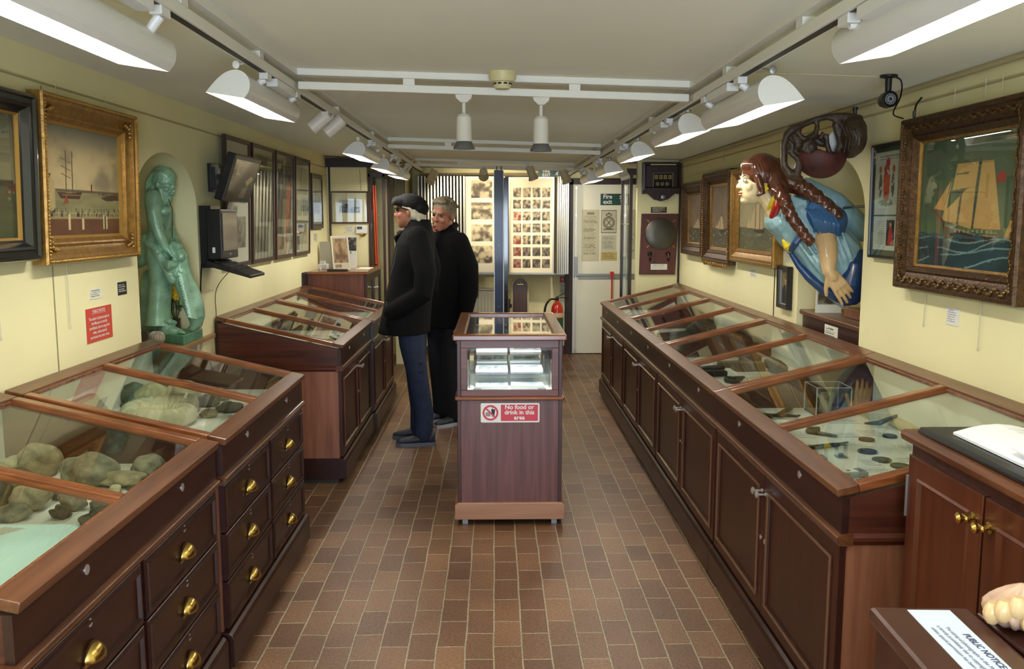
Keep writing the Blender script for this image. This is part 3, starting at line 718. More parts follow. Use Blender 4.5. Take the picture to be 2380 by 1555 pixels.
# ------------------------------------------------------------------ display counters
M_BEAD = mat('bead_highlight_tone', (112, 74, 54), .25, coat=.4)  # lighter colour paints the varnish highlight along the door beads
def keyhole(P, parent, r=.011, name='keyhole', s=-1):
    m = MB(); m.lathe([(r * .55, 0), (r, 0), (r, -s * .002), (r * .8, -s * .003), (r * .5, -s * .0025)], P, 14, 'x'); k = m.build(name, M_STEEL, parent, smooth=True); return k
    return m
def counter(s, xf, xb, y0, y1, style, label, group, near_end=True, yaw=0.0):
    """glazed sloping display counter; s = +1 right hand, -1 left hand; xf front, xb back"""
    D = abs(xb - xf); X = lambda d: s * (abs(xf) + d)
    t = thing('display_counter', label, 'display counter', (X(D / 2), (y0 + y1) / 2, 0), group)
    g = .002; ya, yb = y0 + g, y1 - g
    F = lambda p, q, tt: (X(p), tt, q)
    MB().box(X(.03), X(D), ya, yb, 0, .03).build('kick_board', M_DARKSLOT, t)
    m = MB(); m.prism([(-.02, .028), (-.02, .128), (-.014, .142), (-.004, .15), (D, .15), (D, .028)], ya - (.012 if near_end else 0), yb, F); m.build('plinth', M_MAH_Y if not near_end else M_MAH_Y, t, bevel=.002)
    MB().box(X(.02), X(D), ya, yb, .15, .675).build('carcass', M_MAH_END if near_end else M_MAH_Z, t)
    m = MB(); m.prism([(.03, .668), (-.004, .668), (-.012, .676), (-.016, .686), (-.012, .694), (.0, .698), (.03, .70)], ya - (.012 if near_end else 0), yb, F); m.build('waist_moulding', M_RAIL_Y, t, smooth=True, angle=60)
    if near_end:
        m = MB(); m.prism([(ya + .02, .668), (ya - .004, .668), (ya - .010, .68), (ya - .010, .69), (ya, .70), (ya + .02, .70)], X(.031), X(D), lambda p, q, tt: (tt, p, q)); m.build('end_moulding', M_MAH_X, t)
    # glazed case: front, ends, back, board
    zf, zb = .80, .962
    MB().box(X(0), X(.02), ya, yb, .698, zf).build('case_front', M_MAH_Y, t); MB().box(X(D - .018), X(D), ya, yb, .698, zb - .005).build('case_back', M_MAH_Y, t)
    for y in ((ya + .012), (yb - .012)):
        m = MB(); m.prism([(.02, .698), (D - .018, .698), (D - .018, zb - .008), (.02, zf)], y - .012, y + .012, F); m.build('case_end', M_MAH_X, t)
    MB().box(X(.02), X(D - .018), ya + .024, yb - .024, .74, .758).build('display_board', M_CARD, t)
    MB().box(X(D - .024), X(D - .0185), ya + .024, yb - .024, .758, zb - .012).build('back_lining', M_CARD, t)
    # sloping lid
    dz = (.982 - .816); Ln = sqrt(D * D + dz * dz); ux, uz = D / Ln, dz / Ln
    def S(tt, y, h): return (X(-.012 + tt * ux - h * uz), y, .800 + tt * uz + h * ux)
    def bar(m, t0, t1, a, c, h0=0.0, h1=.024): m.hexa([S(t0, a, h0), S(t1, a, h0), S(t1, c, h0), S(t0, c, h0), S(t0, a, h1), S(t1, a, h1), S(t1, c, h1), S(t0, c, h1)])
    Le = Ln + .012; ym = (ya + yb) / 2
    for q0, q1 in ((0, .062), (Le - .062, Le)): m = MB(); bar(m, q0, q1, ya, yb); m.build('lid_rail', M_RAIL_Y, t, bevel=.003)
    for q0, q1 in ((ya, ya + .042), (yb - .042, yb)): m = MB(); bar(m, .062, Le - .062, q0, q1); m.build('lid_stile', M_RAIL_X, t, bevel=.003)
    m = MB(); bar(m, .062, Le - .062, ym - .02, ym + .02, 0, .026); m.build('lid_bar', M_RAIL_X, t, bevel=.004)
    for a, c in ((ya + .042, ym - .02), (ym + .02, yb - .042)):
        m = MB()
        for q in ((.062, .070, a, c), (Le - .070, Le - .062, a, c), (.07, Le - .07, a, a + .008), (.07, Le - .07, c - .008, c)): bar(m, q[0], q[1], q[2], q[3], .006, .018)
        m.build('glazing_bead', M_RAIL_X, t)
        m = MB(); bar(m, .062, Le - .062, a, c, .009, .012); m.build('glass_pane', M_GLASS, t)
    for y in (ya + (yb - ya) * .25, ya + (yb - ya) * .75): keyhole((X(0), y, .765), t, .012, 'lock', s)
    def panel(parent_mat, pa, pb, z0, z1, nm, ins=.045):
        m = MB(); P = lambda i, d: [(X(d), pa + i, z0 + i), (X(d), pb - i, z0 + i), (X(d), pb - i, z1 - i), (X(d), pa + i, z1 - i)]
        m.loft([P(0, .02), P(0, .002), P(.002, 0), P(ins, 0), P(ins + .003, -.005), P(ins + .009, -.005), P(ins + .013, .004)], cap=True); o = m.build(nm, parent_mat, t, bevel=0)
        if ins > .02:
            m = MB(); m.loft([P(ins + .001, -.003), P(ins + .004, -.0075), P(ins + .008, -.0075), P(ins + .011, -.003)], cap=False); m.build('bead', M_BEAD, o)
        return o
    if style == 'doors':
        for (pa, pb, kn) in ((ya + .01, ym - .002, 1), (ym + .002, yb - .01, -1)):
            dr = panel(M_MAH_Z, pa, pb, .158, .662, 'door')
            ky = (pb - .022) if kn > 0 else (pa + .022)
            m = MB(); m.lathe([(.008, 0), (.008, .003), (.004, .006), (.004, .026), (.012, .03), (.013, .036), (.006, .04)], (X(0), ky, .60), 14, 'x', R=Matrix.Rotation(pi if s > 0 else 0, 3, 'Z')); m.build('knob', M_STEEL, dr, smooth=True)
            keyhole((X(0), ky, .43), dr, .009, 'keyhole', s)
    else:
        for (pa, pb) in ((ya + .012, ym - .012), (ym + .012, yb - .012)):
            for k in range(3):
                z0 = .158 + k * .1697; dr = panel(M_MAH_Y, pa, pb, z0, z0 + .163, 'drawer', .012)
                yc = (pa + pb) / 2; keyhole((X(0), yc, z0 + .142), dr, .010)
                # cup pull: half dome, open below
                m = MB(); rings = []
                for j in range(7):
                    th = pi / 2 * j / 6; rings.append([Vector((X(-.030 * sin(th) * (1 if 1 else 0) * (.35 + .65 * sin(pi * k2 / 12))), yc + .042 * cos(pi * k2 / 12) * (1 - .18 * sin(th)), z0 + .058 + .034 * cos(th) * sin(pi * k2 / 12) * 1.2)) for k2 in range(13)])
                m.loft(rings, cap=False, close=False); pull = m.build('cup_pull', M_BRASS, dr, smooth=True, angle=80)
                sl = pull.modifiers.new('s', 'SOLIDIFY'); sl.thickness = .002
                m = MB(); m.box(X(-.003), X(0), yc - .044, yc + .044, z0 + .05, z0 + .058); m.build('pull_plate', M_BRASS, dr)
    return t
RU = [(2.35, 3.742), (3.742, 5.150), (5.150, 6.520), (6.520, 7.880)]
for i, (a, c) in enumerate(RU):
    counter(1, .94, 1.615, a, c, 'doors', ['glass topped mahogany counter on the right nearest the camera, holding coins and an acrylic box', 'glass topped mahogany counter on the right beside the figurehead, holding dark leather and wooden tools', 'glass topped mahogany counter on the right below the gilt seascapes, with long knives', 'farthest glass topped mahogany counter on the right, below the indicator clock'][i], 'right hand run of counters', near_end=(i == 0))
for i, (a, c) in enumerate([(1.655, 2.915), (2.945, 4.205)]):
    counter(-1, .922 - .012 * i, 1.615, a, c, 'drawers', ['glass topped mahogany counter with brass pulled drawers, holding rocks and a map', 'glass topped mahogany counter with brass pulled drawers on the left, holding the big ammonite'][i], 'left hand counters with drawers', near_end=True)
for i, (a, c) in enumerate([(5.20, 6.45), (6.455, 7.73)]):
    counter(-1, .895 - .018 * i, 1.615, a, c, 'doors', ['glass topped mahogany counter with doors on the left, nearer one beyond the statue', 'glass topped mahogany counter on the left, partly hidden by the man in a flat cap'][i], 'left hand counters with doors', near_end=(i == 0))

# ------------------------------------------------------------------ the low pedestal case in the middle of the floor
M_CASEPANEL = wood('case_front_panel', (84, 50, 48), (112, 70, 66), 'z', rough=0.35)
cx0, cx1, cy0, cy1 = -.19, .335, 4.44, 5.50
t = thing('pedestal_case', 'mahogany pedestal display case with glass upper part in the middle of the brick floor', 'display case', ((cx0 + cx1) / 2, 4.97, 0))
m = MB()
for x in (cx0 + .035, cx1 - .035):
    for y in (cy0 + .05, cy1 - .05): m = MB(); m.box(x - .014, x + .014, y - .02, y + .02, 0, .034); m.build('foot', M_GREY, t)
m = MB(); m.prism([(cx0 - .016, .034), (cx1 + .016, .034), (cx1 + .016, .108), (cx1, .122), (cx0, .122), (cx0 - .016, .108)], cy0 - .012, cy1 + .012, lambda p, q, tt: (p, tt, q)); m.build('plinth', M_PLINTHX, t, bevel=.004)
MB().box(cx0 + .016, cx1 - .016, cy0 + .004, cy1 - .004, .12, .648).build('lower_body', M_CASEPANEL, t)
for x in (cx0, cx1 - .018):
    for y in (cy0, cy1 - .018): MB().box(x, x + .018, y, y + .018, .12, .95).build('corner_post', M_MAH_Z, t, bevel=.002)
m = MB(); rr = [(.0, .645), (-.012, .652), (-.014, .660), (-.010, .667), (0, .67)]
m.prism([(-p, q) for p, q in rr] + [(-.02, .67), (-.02, .645)], cx0 - .012, cx1 + .012, lambda p, q, tt: (tt, cy0 + .0 - p, q))
m2 = MB(); m2.box(cx0 - .012, cx1 + .012, cy0 - .013, cy1 + .013, .648, .668); m2.build('waist_moulding', M_RAIL_X, t, bevel=.008)
M_CASEF = wood('case_glazing_frame', (88, 50, 46), (116, 68, 62), 'x', rough=0.35)
m = MB()
for y in (cy0 + .003, cy1 - .019):
    m.box(cx0 + .018, cx1 - .018, y, y + .016, .668, .70); m.box(cx0 + .018, cx1 - .018, y, y + .016, .912, .95)
    m.box(cx0 + .018, cx0 + .052, y, y + .016, .70, .912); m.box(cx1 - .052, cx1 - .018, y, y + .016, .70, .912)
for x in (cx0 + .002, cx1 - .018):
    m.box(x, x + .016, cy0 + .018, cy1 - .018, .668, .70); m.box(x, x + .016, cy0 + .018, cy1 - .018, .912, .95)
    m.box(x, x + .016, cy0 + .018, cy0 + .05, .70, .912); m.box(x, x + .016, cy1 - .05, cy1 - .018, .70, .912)
m.build('glazing_frame', M_CASEF, t, bevel=.002)
MB().box(cx0 + .05, cx1 - .05, cy0 + .009, cy0 + .012, .698, .914).build('glass_pane', M_GLASS, t)
MB().box(cx0 + .05, cx1 - .05, cy1 - .012, cy1 - .009, .698, .914).build('glass_pane', M_GLASS, t)
for x in (cx0 + .008, cx1 - .011): MB().box(x, x + .003, cy0 + .05, cy1 - .05, .698, .914).build('glass_pane', M_GLASS, t)
R0, R1 = cx0 - .02, cx1 + .02
for a, c in ((cy0 - .02, cy0 + .04), (cy1 - .04, cy1 + .02)): MB().box(R0, R1, a, c, .95, .98).build('top_rail', M_RAIL_X, t, bevel=.006)
for a, c in ((R0, R0 + .06), (R1 - .06, R1)): MB().box(a, c, cy0 + .04, cy1 - .04, .95, .98).build('top_stile', M_RAIL_Y, t, bevel=.006)
MB().box(R0 + .055, R1 - .055, cy0 + .035, cy1 - .035, .962, .966).build('top_glass', M_GLASS, t)
MB().box(cx0 + .016, cx1 - .016, cy0 + .016, cy1 - .016, .668, .694).build('base_board', M_CARD, t)
for z in (.765, .84):
    MB().box(cx0 + .06, cx1 - .06, cy0 + .08 + (z - .765) * 2, cy1 - .10, z, z + .005).build('glass_shelf', M_ACRYL, t)
for x in (cx0 + .055, cx1 - .061): MB().box(x, x + .006, cy0 + .10, cy1 - .1, .694, .86).build('shelf_support', M_ACRYL, t)
for x in (cx0 + .08, cx1 - .12): MB().box(x, x + .04, cy0 + .02, cy0 + .03, .694, .704).build('clip', M_GREY, t)
MB().box(cx0 + .06, cx1 - .06, cy0 + .02, cy0 + .036, .936, .949).build('added_strip_lamp', mat('added_strip_lamp_lit', (255, 255, 255), .5, emit=(.86, .93, 1.0), es=90), t)  # lamp added inside the case to brighten the booklets
k = 0
for z, ys, n in ((.695, (4.49, 4.62), 2), (.7705, (4.56, 4.72), 2), (.8455, (4.75, 4.95), 2), (.695, (4.80, 5.0), 2), (.7705, (4.85, 5.1), 2), (.8455, (5.08, 5.3), 2)):
    for i in range(n):
        x = -.10 + i * .18; k += 1
        pos = ['lowest layer at the front', 'middle shelf at the front', 'top shelf at the front', 'lowest layer at the back', 'middle shelf at the back', 'top shelf at the back'][(k - 1) // 2]
        o = MB(); hh = .010 + .004 * (k % 3); o.box(x, x + .165, ys[0], ys[1], z, z + hh)
        tt = single(o, 'booklet', mat('booklet_cover', (232, 236, 240), .6), 'pale booklet on the %s of the pedestal case, %s one' % (pos, 'left' if i == 0 else 'right'), 'booklet', 'booklets in the pedestal case')
        cv = canvas('cover', (x + .004, ys[0] + .004, z + hh + .0008), (1, 0, 0), (0, 1, 0), .157, ys[1] - ys[0] - .008, art_sheet([(.08, .5, .2, .9), (.55, .95, .3, .9)] if k % 2 else [(.1, .9, .15, .8)], k * 11, (232, 234, 232), (196, 204, 212), (130, 134, 140)), tt, nx=24, ny=24)
        cv.location = Vector((0, 0, 0))
# no food sign
t = thing('no_food_sign', 'white and red sign with a crossed out drink on the pedestal case front', 'sign', (.07, cy0, .60))
sx0, sx1, sz0, sz1 = -.073, .222, .535, .634; Y = cy0 + .003
def rrect(x0, x1, z0, z1, r, y0, y1, m):
    p = []
    for cx, cz, a in ((x1 - r, z0 + r, -90), (x1 - r, z1 - r, 0), (x0 + r, z1 - r, 90), (x0 + r, z0 + r, 180)):
        for k in range(5): p.append((cx + r * cos(radians(a + k * 22.5)), cz + r * sin(radians(a + k * 22.5))))
    m.prism(p, y0, y1, lambda a, b_, tt: (a, tt, b_)); return m
M_SIGNW = mat('sign_white', (232, 230, 228), .4); M_SIGNR = mat('sign_red', (200, 54, 72), .4); M_SIGNK = mat('sign_black', (26, 24, 26), .5)
rrect(sx0, sx1, sz0, sz1, .008, Y - .003, Y, MB()).build('plate', M_SIGNW, t)
rrect(.028, .214, .543, .626, .003, Y - .0038, Y - .003, MB()).build('red_panel', M_SIGNR, t)
cx, cz = -.024, .585
m = MB(); n = 40
m.loft([[(cx + r * cos(2 * pi * k / n), yy, cz + r * sin(2 * pi * k / n)) for k in range(n)] for r, yy in ((.030, Y - .003), (.030, Y - .0042), (.0395, Y - .0042), (.0395, Y - .003))], cap=False); m.obox((cx, Y - .0039, cz), (.066, .0012, .008), Matrix.Rotation(radians(45), 3, 'Y')); m.build('prohibition_ring', M_SIGNR, t)
m = MB(); m.prism([(.003, .018), (.024, .018), (.019, -.02), (.008, -.02)], Y - .0032, Y - .003, lambda a, b_, tt: (cx + a, tt, cz + b_)); m.obox((cx + .010, Y - .0031, cz + .024), (.003, .0004, .014), Matrix.Rotation(radians(-15), 3, 'Y'))
for z in (-.003, -.010, -.017): m.box(cx - .024, cx + .0, Y - .0033, Y - .003, cz + z, cz + z + .004)
m.build('pictogram', M_SIGNK, t)
text_mb('No food or\ndrink in this\narea', .031, (.121, Y - .0039, .5865), (1, 0, 0), (0, 0, 1), line=.86, bold=.0008).build('lettering', M_SIGNW, t)

# ------------------------------------------------------------------ tall cabinet with the visitors' book, lower right
t = thing('tall_cabinet', 'tall mahogany cupboard at the lower right with the visitors book on top', 'cabinet', (1.34, 1.75, 0))
M_FLAME = wood('flame_mahogany', (74, 34, 20), (96, 48, 28), 'z', rough=.3, scale=.5)
MB().box(1.09, 1.61, 1.10, 2.285, .06, .975).build('body', M_MAH_Z, t, bevel=.003)
MB().box(1.08, 1.61, 1.09, 2.295, 0, .06).build('plinth', M_MAH_Y, t, bevel=.004)
MB().box(1.062, 1.615, 1.08, 2.305, .975, 1.004).build('top', M_RAIL_Y, t, bevel=.011)
for a, c in ((1.905, 2.262), (1.52, 1.895)):
    m = MB(); P = lambda i, d: [(1.072 + d, a + i, .12 + i), (1.072 + d, c - i, .12 + i), (1.072 + d, c - i, .945 - i), (1.072 + d, a + i, .945 - i)]
    m.loft([P(0, .02), P(0, .002), P(.002, 0), P(.05, 0), P(.056, -.004), P(.064, .006), P(.075, .007)], cap=True); d = m.build('door', M_FLAME, t)
    if a > 1.8:
        for z in (.25, .78): MB().box(1.068, 1.0745, c - .0035, c + .004, z, z + .11).build('hinge', M_GREY, d, bevel=.001)
for y in (1.935, 1.868):
    m = MB(); m.lathe([(.014, 0), (.014, -.004), (.006, -.007), (.005, -.026), (.012, -.031), (.013, -.038), (.006, -.044)], (1.072, y, .885), 16, 'x'); m.ell((1.05, y, .885), (.008, .018, .009)); m.build('knob', M_BRASS, t, smooth=True)
b_ = MB(); b_.hexa([(1.085, 1.42, 1.0055), (1.45, 1.42, 1.0055), (1.45, 2.255, 1.0055), (1.085, 2.255, 1.0055), (1.085, 1.42, 1.02), (1.45, 1.42, 1.02), (1.45, 2.25, 1.02), (1.09, 2.25, 1.02)])
single(b_, 'folder', mat('black_folder', (26, 26, 28), .35), 'black flat folder under the open visitors book', 'folder', bevel=.003)
t = thing('visitors_book', 'open white visitors book lying on a black folder', 'book', (1.27, 1.9, 1.022)); M_PG = mat('page_white', (240, 242, 246), .75)
m = MB(); n = 10; prof = [(1.13 + .36 * i / n, 1.0235 + .020 * abs(sin(pi * (.15 + .85 * abs(2 * i / n - 1)))) + .004) for i in range(n + 1)]
m.prism(prof + [(1.49, 1.0215), (1.13, 1.0215)], 1.66, 2.16, lambda p, q, tt: (p, tt, q)); m.build('page_block', M_PG, t)
m = MB(); m.hexa([(1.13, 1.52, 1.0215), (1.46, 1.50, 1.0215), (1.46, 1.92, 1.050), (1.14, 1.93, 1.046), (1.13, 1.52, 1.024), (1.46, 1.50, 1.024), (1.46, 1.92, 1.053), (1.14, 1.93, 1.049)]); m.build('loose_sheet', M_PG, t)
m = MB()
for i in range(7): m.box(1.23 + .01 * (i % 2), 1.40, 2.10 - i * .02, 2.1015 - i * .02, 1.0485, 1.0488)
m.build('handwriting', mat('pale_ink', (170, 170, 180), .8), t)
m = MB(); m.tube([(1.16, 1.800, 1.0475), (1.168, 1.80, 1.0475), (1.36, 1.79, 1.0565)], [.0012, .004, .004], 8); single(m, 'pen', mat('pen_orange', (214, 112, 66), .35), 'orange pen lying across the visitors book', 'pen', smooth=True)

# donation box
t = thing('notice_box', 'dark wooden box with a printed notice on its lid, lower right corner', 'box', (.785, 1.4, 0))
Rz = Matrix.Rotation(radians(-2.5), 3, 'Z')
m = MB(); m.obox((.778, 1.40, .40), (.16, .36, .80), Rz); m.build('body', M_MAH_Z, t, bevel=.004)
m = MB(); m.obox((.783, 1.40, .815), (.19, .40, .03), Rz); m.build('lid', mat('dark_lid', (72, 40, 30), .35, var=.15, vscale=12, coat=.3), t, bevel=.010)
m = MB(); m.obox((.795, 1.44, .8305), (.078, .28, .0012), Rz); m.build('notice_card', mat('blue_white_card', (214, 226, 246), .7), t)
text_mb('PUBLIC NOTICE', .017, (.818, 1.42, .8312), (0, -1, 0), (1, 0, 0), bold=.0004).build('heading', mat('print_grey', (74, 84, 110), .7), t)
text_mb('The taking of photographs in the Museum\nis strictly prohibited, due to copyright rules,\nunless special permission has been given.', .0105, (.786, 1.42, .8312), (0, -1, 0), (1, 0, 0), line=1.25).build('small_print', mat('print_grey', (74, 84, 110), .7), t)
single(MB().box(.89, 1.04, 1.38, 1.58, 0, .826), 'stand', M_MAH_Z, 'dark wooden stand holding the shell in the lower right corner', 'stand', bevel=.004)
t = thing('sea_shell', 'pale ribbed sea shell standing in the lower right corner', 'shell', (.93, 1.52, .83))
m = MB(); M_SHELL = mat('shell_pink', (206, 172, 148), .35, var=.25, vscale=30)
rings = []
for i in range(9):
    f = i / 8; r = .052 * sin(pi * (.16 + .8 * f)); rings.append([Vector((.925 + .012 * f + r * (1 + .16 * cos(9 * (2 * pi * k / 54) + i * .5)) * cos(2 * pi * k / 54), 1.515 + r * (1 + .16 * cos(9 * (2 * pi * k / 54) + i * .5)) * sin(2 * pi * k / 54), .832 + .075 * f)) for k in range(54)])
m.loft(rings); m.build('whorl', M_SHELL, t, smooth=True, angle=70)
m = MB()
for k in range(7):
    a = -2.9 + k * .42; m.ell((.925 + .05 * cos(a), 1.515 + .05 * sin(a), .86 + .012 * (k % 3)), (.016, .016, .022), Matrix.Rotation(a, 3, 'Z'), 10)
m.build('rib', mat('shell_cream', (222, 190, 140), .3), t, smooth=True)

# ------------------------------------------------------------------ left wall: pictures and notices
M_EBONY = mat('ebonised_frame', (24, 26, 24), .28, coat=.3); M_GILT = mat('gilt_frame', (158, 120, 62), .38, .65, var=.25, vscale=40, bump=.25, bscale=70)
M_GILTD = mat('dark_gilt_frame', (78, 54, 30), .42, .55, var=.4, vscale=50, bump=.5, bscale=60); M_GILTSLIP = mat('gilt_slip', (190, 148, 76), .35, .6)
M_BRN = wood('brown_picture_frame', (50, 28, 18), (68, 40, 26), 'z', rough=.4)
PRB = [(.0, .002), (0, .045), (.006, .056), (.014, .058), (.02, .05), (.034, .048), (.04, .054), (.048, .05), (.062, .03), (.07, .026)]
picture('sea_painting', 'dark stormy sea painting in a broad black frame, cut off by the left edge', 'painting', (-1.62, 2.36, 1.408), 'L', .806, .56, PRB, M_EBONY, art_storm, slip=(.008, M_GILTSLIP), glaze=True, tilt=radians(1.5), dens=300)
PRG = [(0, .002), (0, .05), (.004, .058), (.014, .060), (.02, .052), (.03, .05), (.045, .036), (.06, .03), (.07, .034), (.076, .032), (.084, .022), (.09, .018)]
g = picture('harbour_painting', 'harbour painting with a two masted ship and strollers in a wide gilt frame', 'painting', (-1.62, 3.20, 1.388), 'L', .83, .602, PRG, M_GILT, art_harbour, slip=(.010, M_GILTSLIP), tilt=radians(1.5), dens=390)
# beading and corner leaves of the gilt frame
Rb, Ub, Nb = basis('L', radians(1.5)); Ob = Vector((-1.62, 3.20, 1.388)); m = MB()
def bead_line(m, O, R, U, N, w, h, ins, z, step, r):
    for k in range(int((w - 2 * ins) / step)): 
        for vv in (ins, h - ins): m.ell(O + R * (ins + k * step) + U * vv + N * z, (r, r, r), n=6)
    for k in range(int((h - 2 * ins) / step)):
        for uu in (ins, w - ins): m.ell(O + R * uu + U * (ins + k * step) + N * z, (r, r, r), n=6)
bead_line(m, Ob, Rb, Ub, Nb, .83, .602, .011, .060, .0125, .0045)
m.build('beading', M_GILTSLIP, g, smooth=True)
m = MB()
for uu, vv, su, sv in ((.06, .06, 1, 1), (.77, .06, -1, 1), (.06, .542, 1, -1), (.77, .542, -1, -1)):
    for du, dv in ((0, 0), (.018, -.006), (-.006, .018), (.034, -.01), (-.01, .034), (-.016, -.016)): m.ell(Ob + Rb * (uu + su * du) + Ub * (vv + sv * dv) + Nb * .043, (.010, .008, .008), n=8)
m.build('corner_leaf', M_GILT, g, smooth=True)
PRP = [(0, .002), (0, .022), (.004, .026), (.024, .026), (.028, .018)]
SH = [[(.12, .46, .62, .78), (.52, .9, .64, .78), (.12, .9, .5, .58), (.3, .5, .42, .48), (.3, .88, .12, .38)], [(.08, .72, .66, .95), (.3, .95, .33, .63), (.08, .72, .06, .30)], [(.05, .42, .72, .95), (.52, .95, .7, .93), (.08, .9, .36, .66), (.05, .46, .06, .29), (.54, .95, .12, .28)], [(.12, .9, .64, .93), (.05, .45, .40, .58), (.52, .95, .40, .58), (.1, .9, .08, .35)]]
for i, (a, c, lab) in enumerate([(5.41, 5.95, 'tall brown framed sheet of grey photographs behind the tilted screen'), (6.01, 6.60, 'tall brown framed sheet of three grey photographs right of the tilted screen'), (6.65, 7.245, 'tall brown framed sheet of five grey photographs, third along the left wall'), (7.295, 7.86, 'tall brown framed sheet of grey photographs, farthest of the tall ones on the left wall')]):
    picture('photo_sheet', lab, 'framed photographs', (-1.618, a, 1.252), 'L', c - a, .79, PRP, M_BRN, art_sheet(SH[i], 7 * i + 2), glaze=(i in (1, 2, 3)), tilt=radians(1.6), group='tall framed photograph sheets', dens=110)
picture('framed_print', 'narrow black framed print with a pale reflection beyond the tall photograph sheets', 'framed print', (-1.618, 8.02, 1.46), 'L', .50, .485, [(0, .002), (0, .02), (.004, .023), (.035, .023), (.04, .016)], mat('black_frame', (28, 24, 22), .35), art_sheet([(.2, .85, .2, .85)], 77, (176, 180, 176), (176, 182, 178), (112, 116, 112)), glaze=True, dens=90)
R, U, N = basis('L', 0)
t = card('public_notice', 'red public notice card with white lettering on the left wall', 'notice', (-1.6195, 3.58, 1.055), 'L', .243, .138, lambda U, V: np.ones(U.shape + (3,)) * C3((200, 70, 52)), nx=4, ny=4)
text_mb('PUBLIC NOTICE', .0165, (-1.6165, 3.70, 1.178), R, U, bold=.0003).build('heading', M_SIGNW, t)
MB().box(-1.6163, -1.6158, 3.635, 3.765, 1.1685, 1.1695).build('underline', M_SIGNW, t)
text_mb('The taking of photographs in\nthe Museum is strictly\nprohibited, due to copyright\nrules, unless special\npermission has been given.', .0165, (-1.6165, 3.70, 1.112), R, U, line=1.12, bold=.0003).build('lettering', M_SIGNW, t)
card('picture_label', 'white picture label above the red notice', 'label', (-1.6195, 3.63, 1.228), 'L', .11, .04, art_lines((226, 226, 214), (120, 118, 110), 4, 3), 'small wall labels')
t = card('black_label', 'black label with white lines of print near the alcove on the left wall', 'label', (-1.6195, 3.897, 1.222), 'L', .096, .056, art_lines((22, 20, 20), (196, 194, 188), 4, 5, .82, .14, marg=.1), 'small wall labels')
card('wall_label', 'small pale label below the narrow black framed print', 'label', (-1.6195, 8.15, 1.345), 'L', .16, .075, art_lines((206, 204, 178), (150, 148, 128), 5, 8), 'small wall labels')
M_CORD = mat('hanging_cord', (196, 190, 168), .7)
for i, (s, y, z0, z1, dx, lab) in enumerate(((-1, 2.955, 1.165, 1.41, .006, 'white cord hanging below the black framed painting'), (-1, 3.44, 1.145, 1.39, .006, 'white cord hanging below the gilt harbour painting'), (1, 3.35, 1.155, 1.29, .006, 'white cord below the large ship painting, farther one'), (1, 2.96, 1.12, 1.29, .006, 'white cord below the large ship painting, nearer one'))):
    m = MB(); m.tube([(s * 1.613, y, z1), (s * 1.612, y - .004, (z0 + z1) / 2), (s * 1.613, y, z0)], .0022, 6); m.ell((s * 1.613, y, z0 - .004), (.004, .004, .007), n=8)
    single(m, 'picture_string', M_CORD, lab, 'cord', 'picture cords', smooth=True)
# picture rails, panel joint
struct(MB().box(-1.62, -1.612, .2, 8.8, 2.028, 2.034), 'trim_6', mat('rail_cream', (176, 164, 124), .6))
struct(MB().box(1.612, 1.62, .2, 7.9, 1.985, 1.991), 'trim_7', mat('rail_cream', (176, 164, 124), .6))
struct(MB().box(-1.62, -1.6175, 3.338, 3.344, .98, 2.02), 'trim_8', mat('joint_dull_cream', (150, 140, 104), .8))
struct(MB().box(1.6175, 1.62, 5.195, 5.205, .98, 1.35), 'trim_9', M_OAK)
struct(MB().tube([(1.60, .3, 2.045), (1.60, 7.9, 2.035)], .012, 8), 'trim_10', mat('rail_cream', (176, 164, 124), .6))
m = MB()
for s, ys in ((-1, (3.42, 3.85)), (1, (3.2, 2.9, 3.0, 6.4))):
    for y in ys: m = MB(); z = 2.033 if s < 0 else 1.99; m.tube([(s * 1.611, y, z + .012), (s * 1.604, y, z + .014), (s * 1.604, y, z - .045)], .0014, 6); single(m, 'picture_hook', M_CORD, 'thin hook on the picture rail above the %s' % {3.42: 'left end of the harbour painting', 3.85: 'middle of the harbour painting', 3.2: 'ship painting, far end', 2.9: 'ship painting, near end', 3.0: 'ship painting, middle', 6.4: 'gilt seascapes'}[y], 'hook', 'picture hooks')

# tilted screen and kiosk on the left wall
t = thing('wall_screen', 'black flat screen tilted down on a wall bracket above the kiosk', 'screen', (-1.5, 5.3, 1.66))
tl = radians(19); Uv = Vector((sin(tl), 0, cos(tl))); Nv = Vector((cos(tl), 0, -sin(tl))); O = Vector((-1.50, 5.06, 1.645)); Rv = Vector((0, 1, 0))
m = MB(); q = [O, O + Rv * .54, O + Rv * .54 + Uv * .27, O + Uv * .27]; m.hexa([p - Nv * .05 for p in q] + q); m.build('housing', M_BLACK, t, bevel=.005)
def art_screen_reflections(U, V):  # dark screen with room reflections painted into its colours
    img = mixc(C3((34, 32, 34)), C3((62, 54, 44)), fbm(U, V, 5, 5, 12)); put(img, (U > .12) & (U < .24) & (V > .62) & (V < .86), (150, 142, 130)); put(img, (U > .12) & (U < .30) & (V > .60) & (V < .66), (160, 152, 136)); put(img, inpoly(U, V, [(.62, .45), (.8, .62), (.92, .55), (.74, .32)]), (186, 168, 118)); put(img, inpoly(U, V, [(.5, .02), (.56, .28), (.8, .36), (.72, .0)]), (134, 116, 92)); put(img, inpoly(U, V, [(.38, .2), (.5, .06), (.44, .02), (.34, .14)]), (84, 40, 26)); return img
canvas('display', O + Rv * .03 + Uv * .025 + Nv * .001, Rv, Uv, .48, .22, art_screen_reflections, t, m=paint('screen_reflection_paint', .15, .6), nx=70, ny=50)
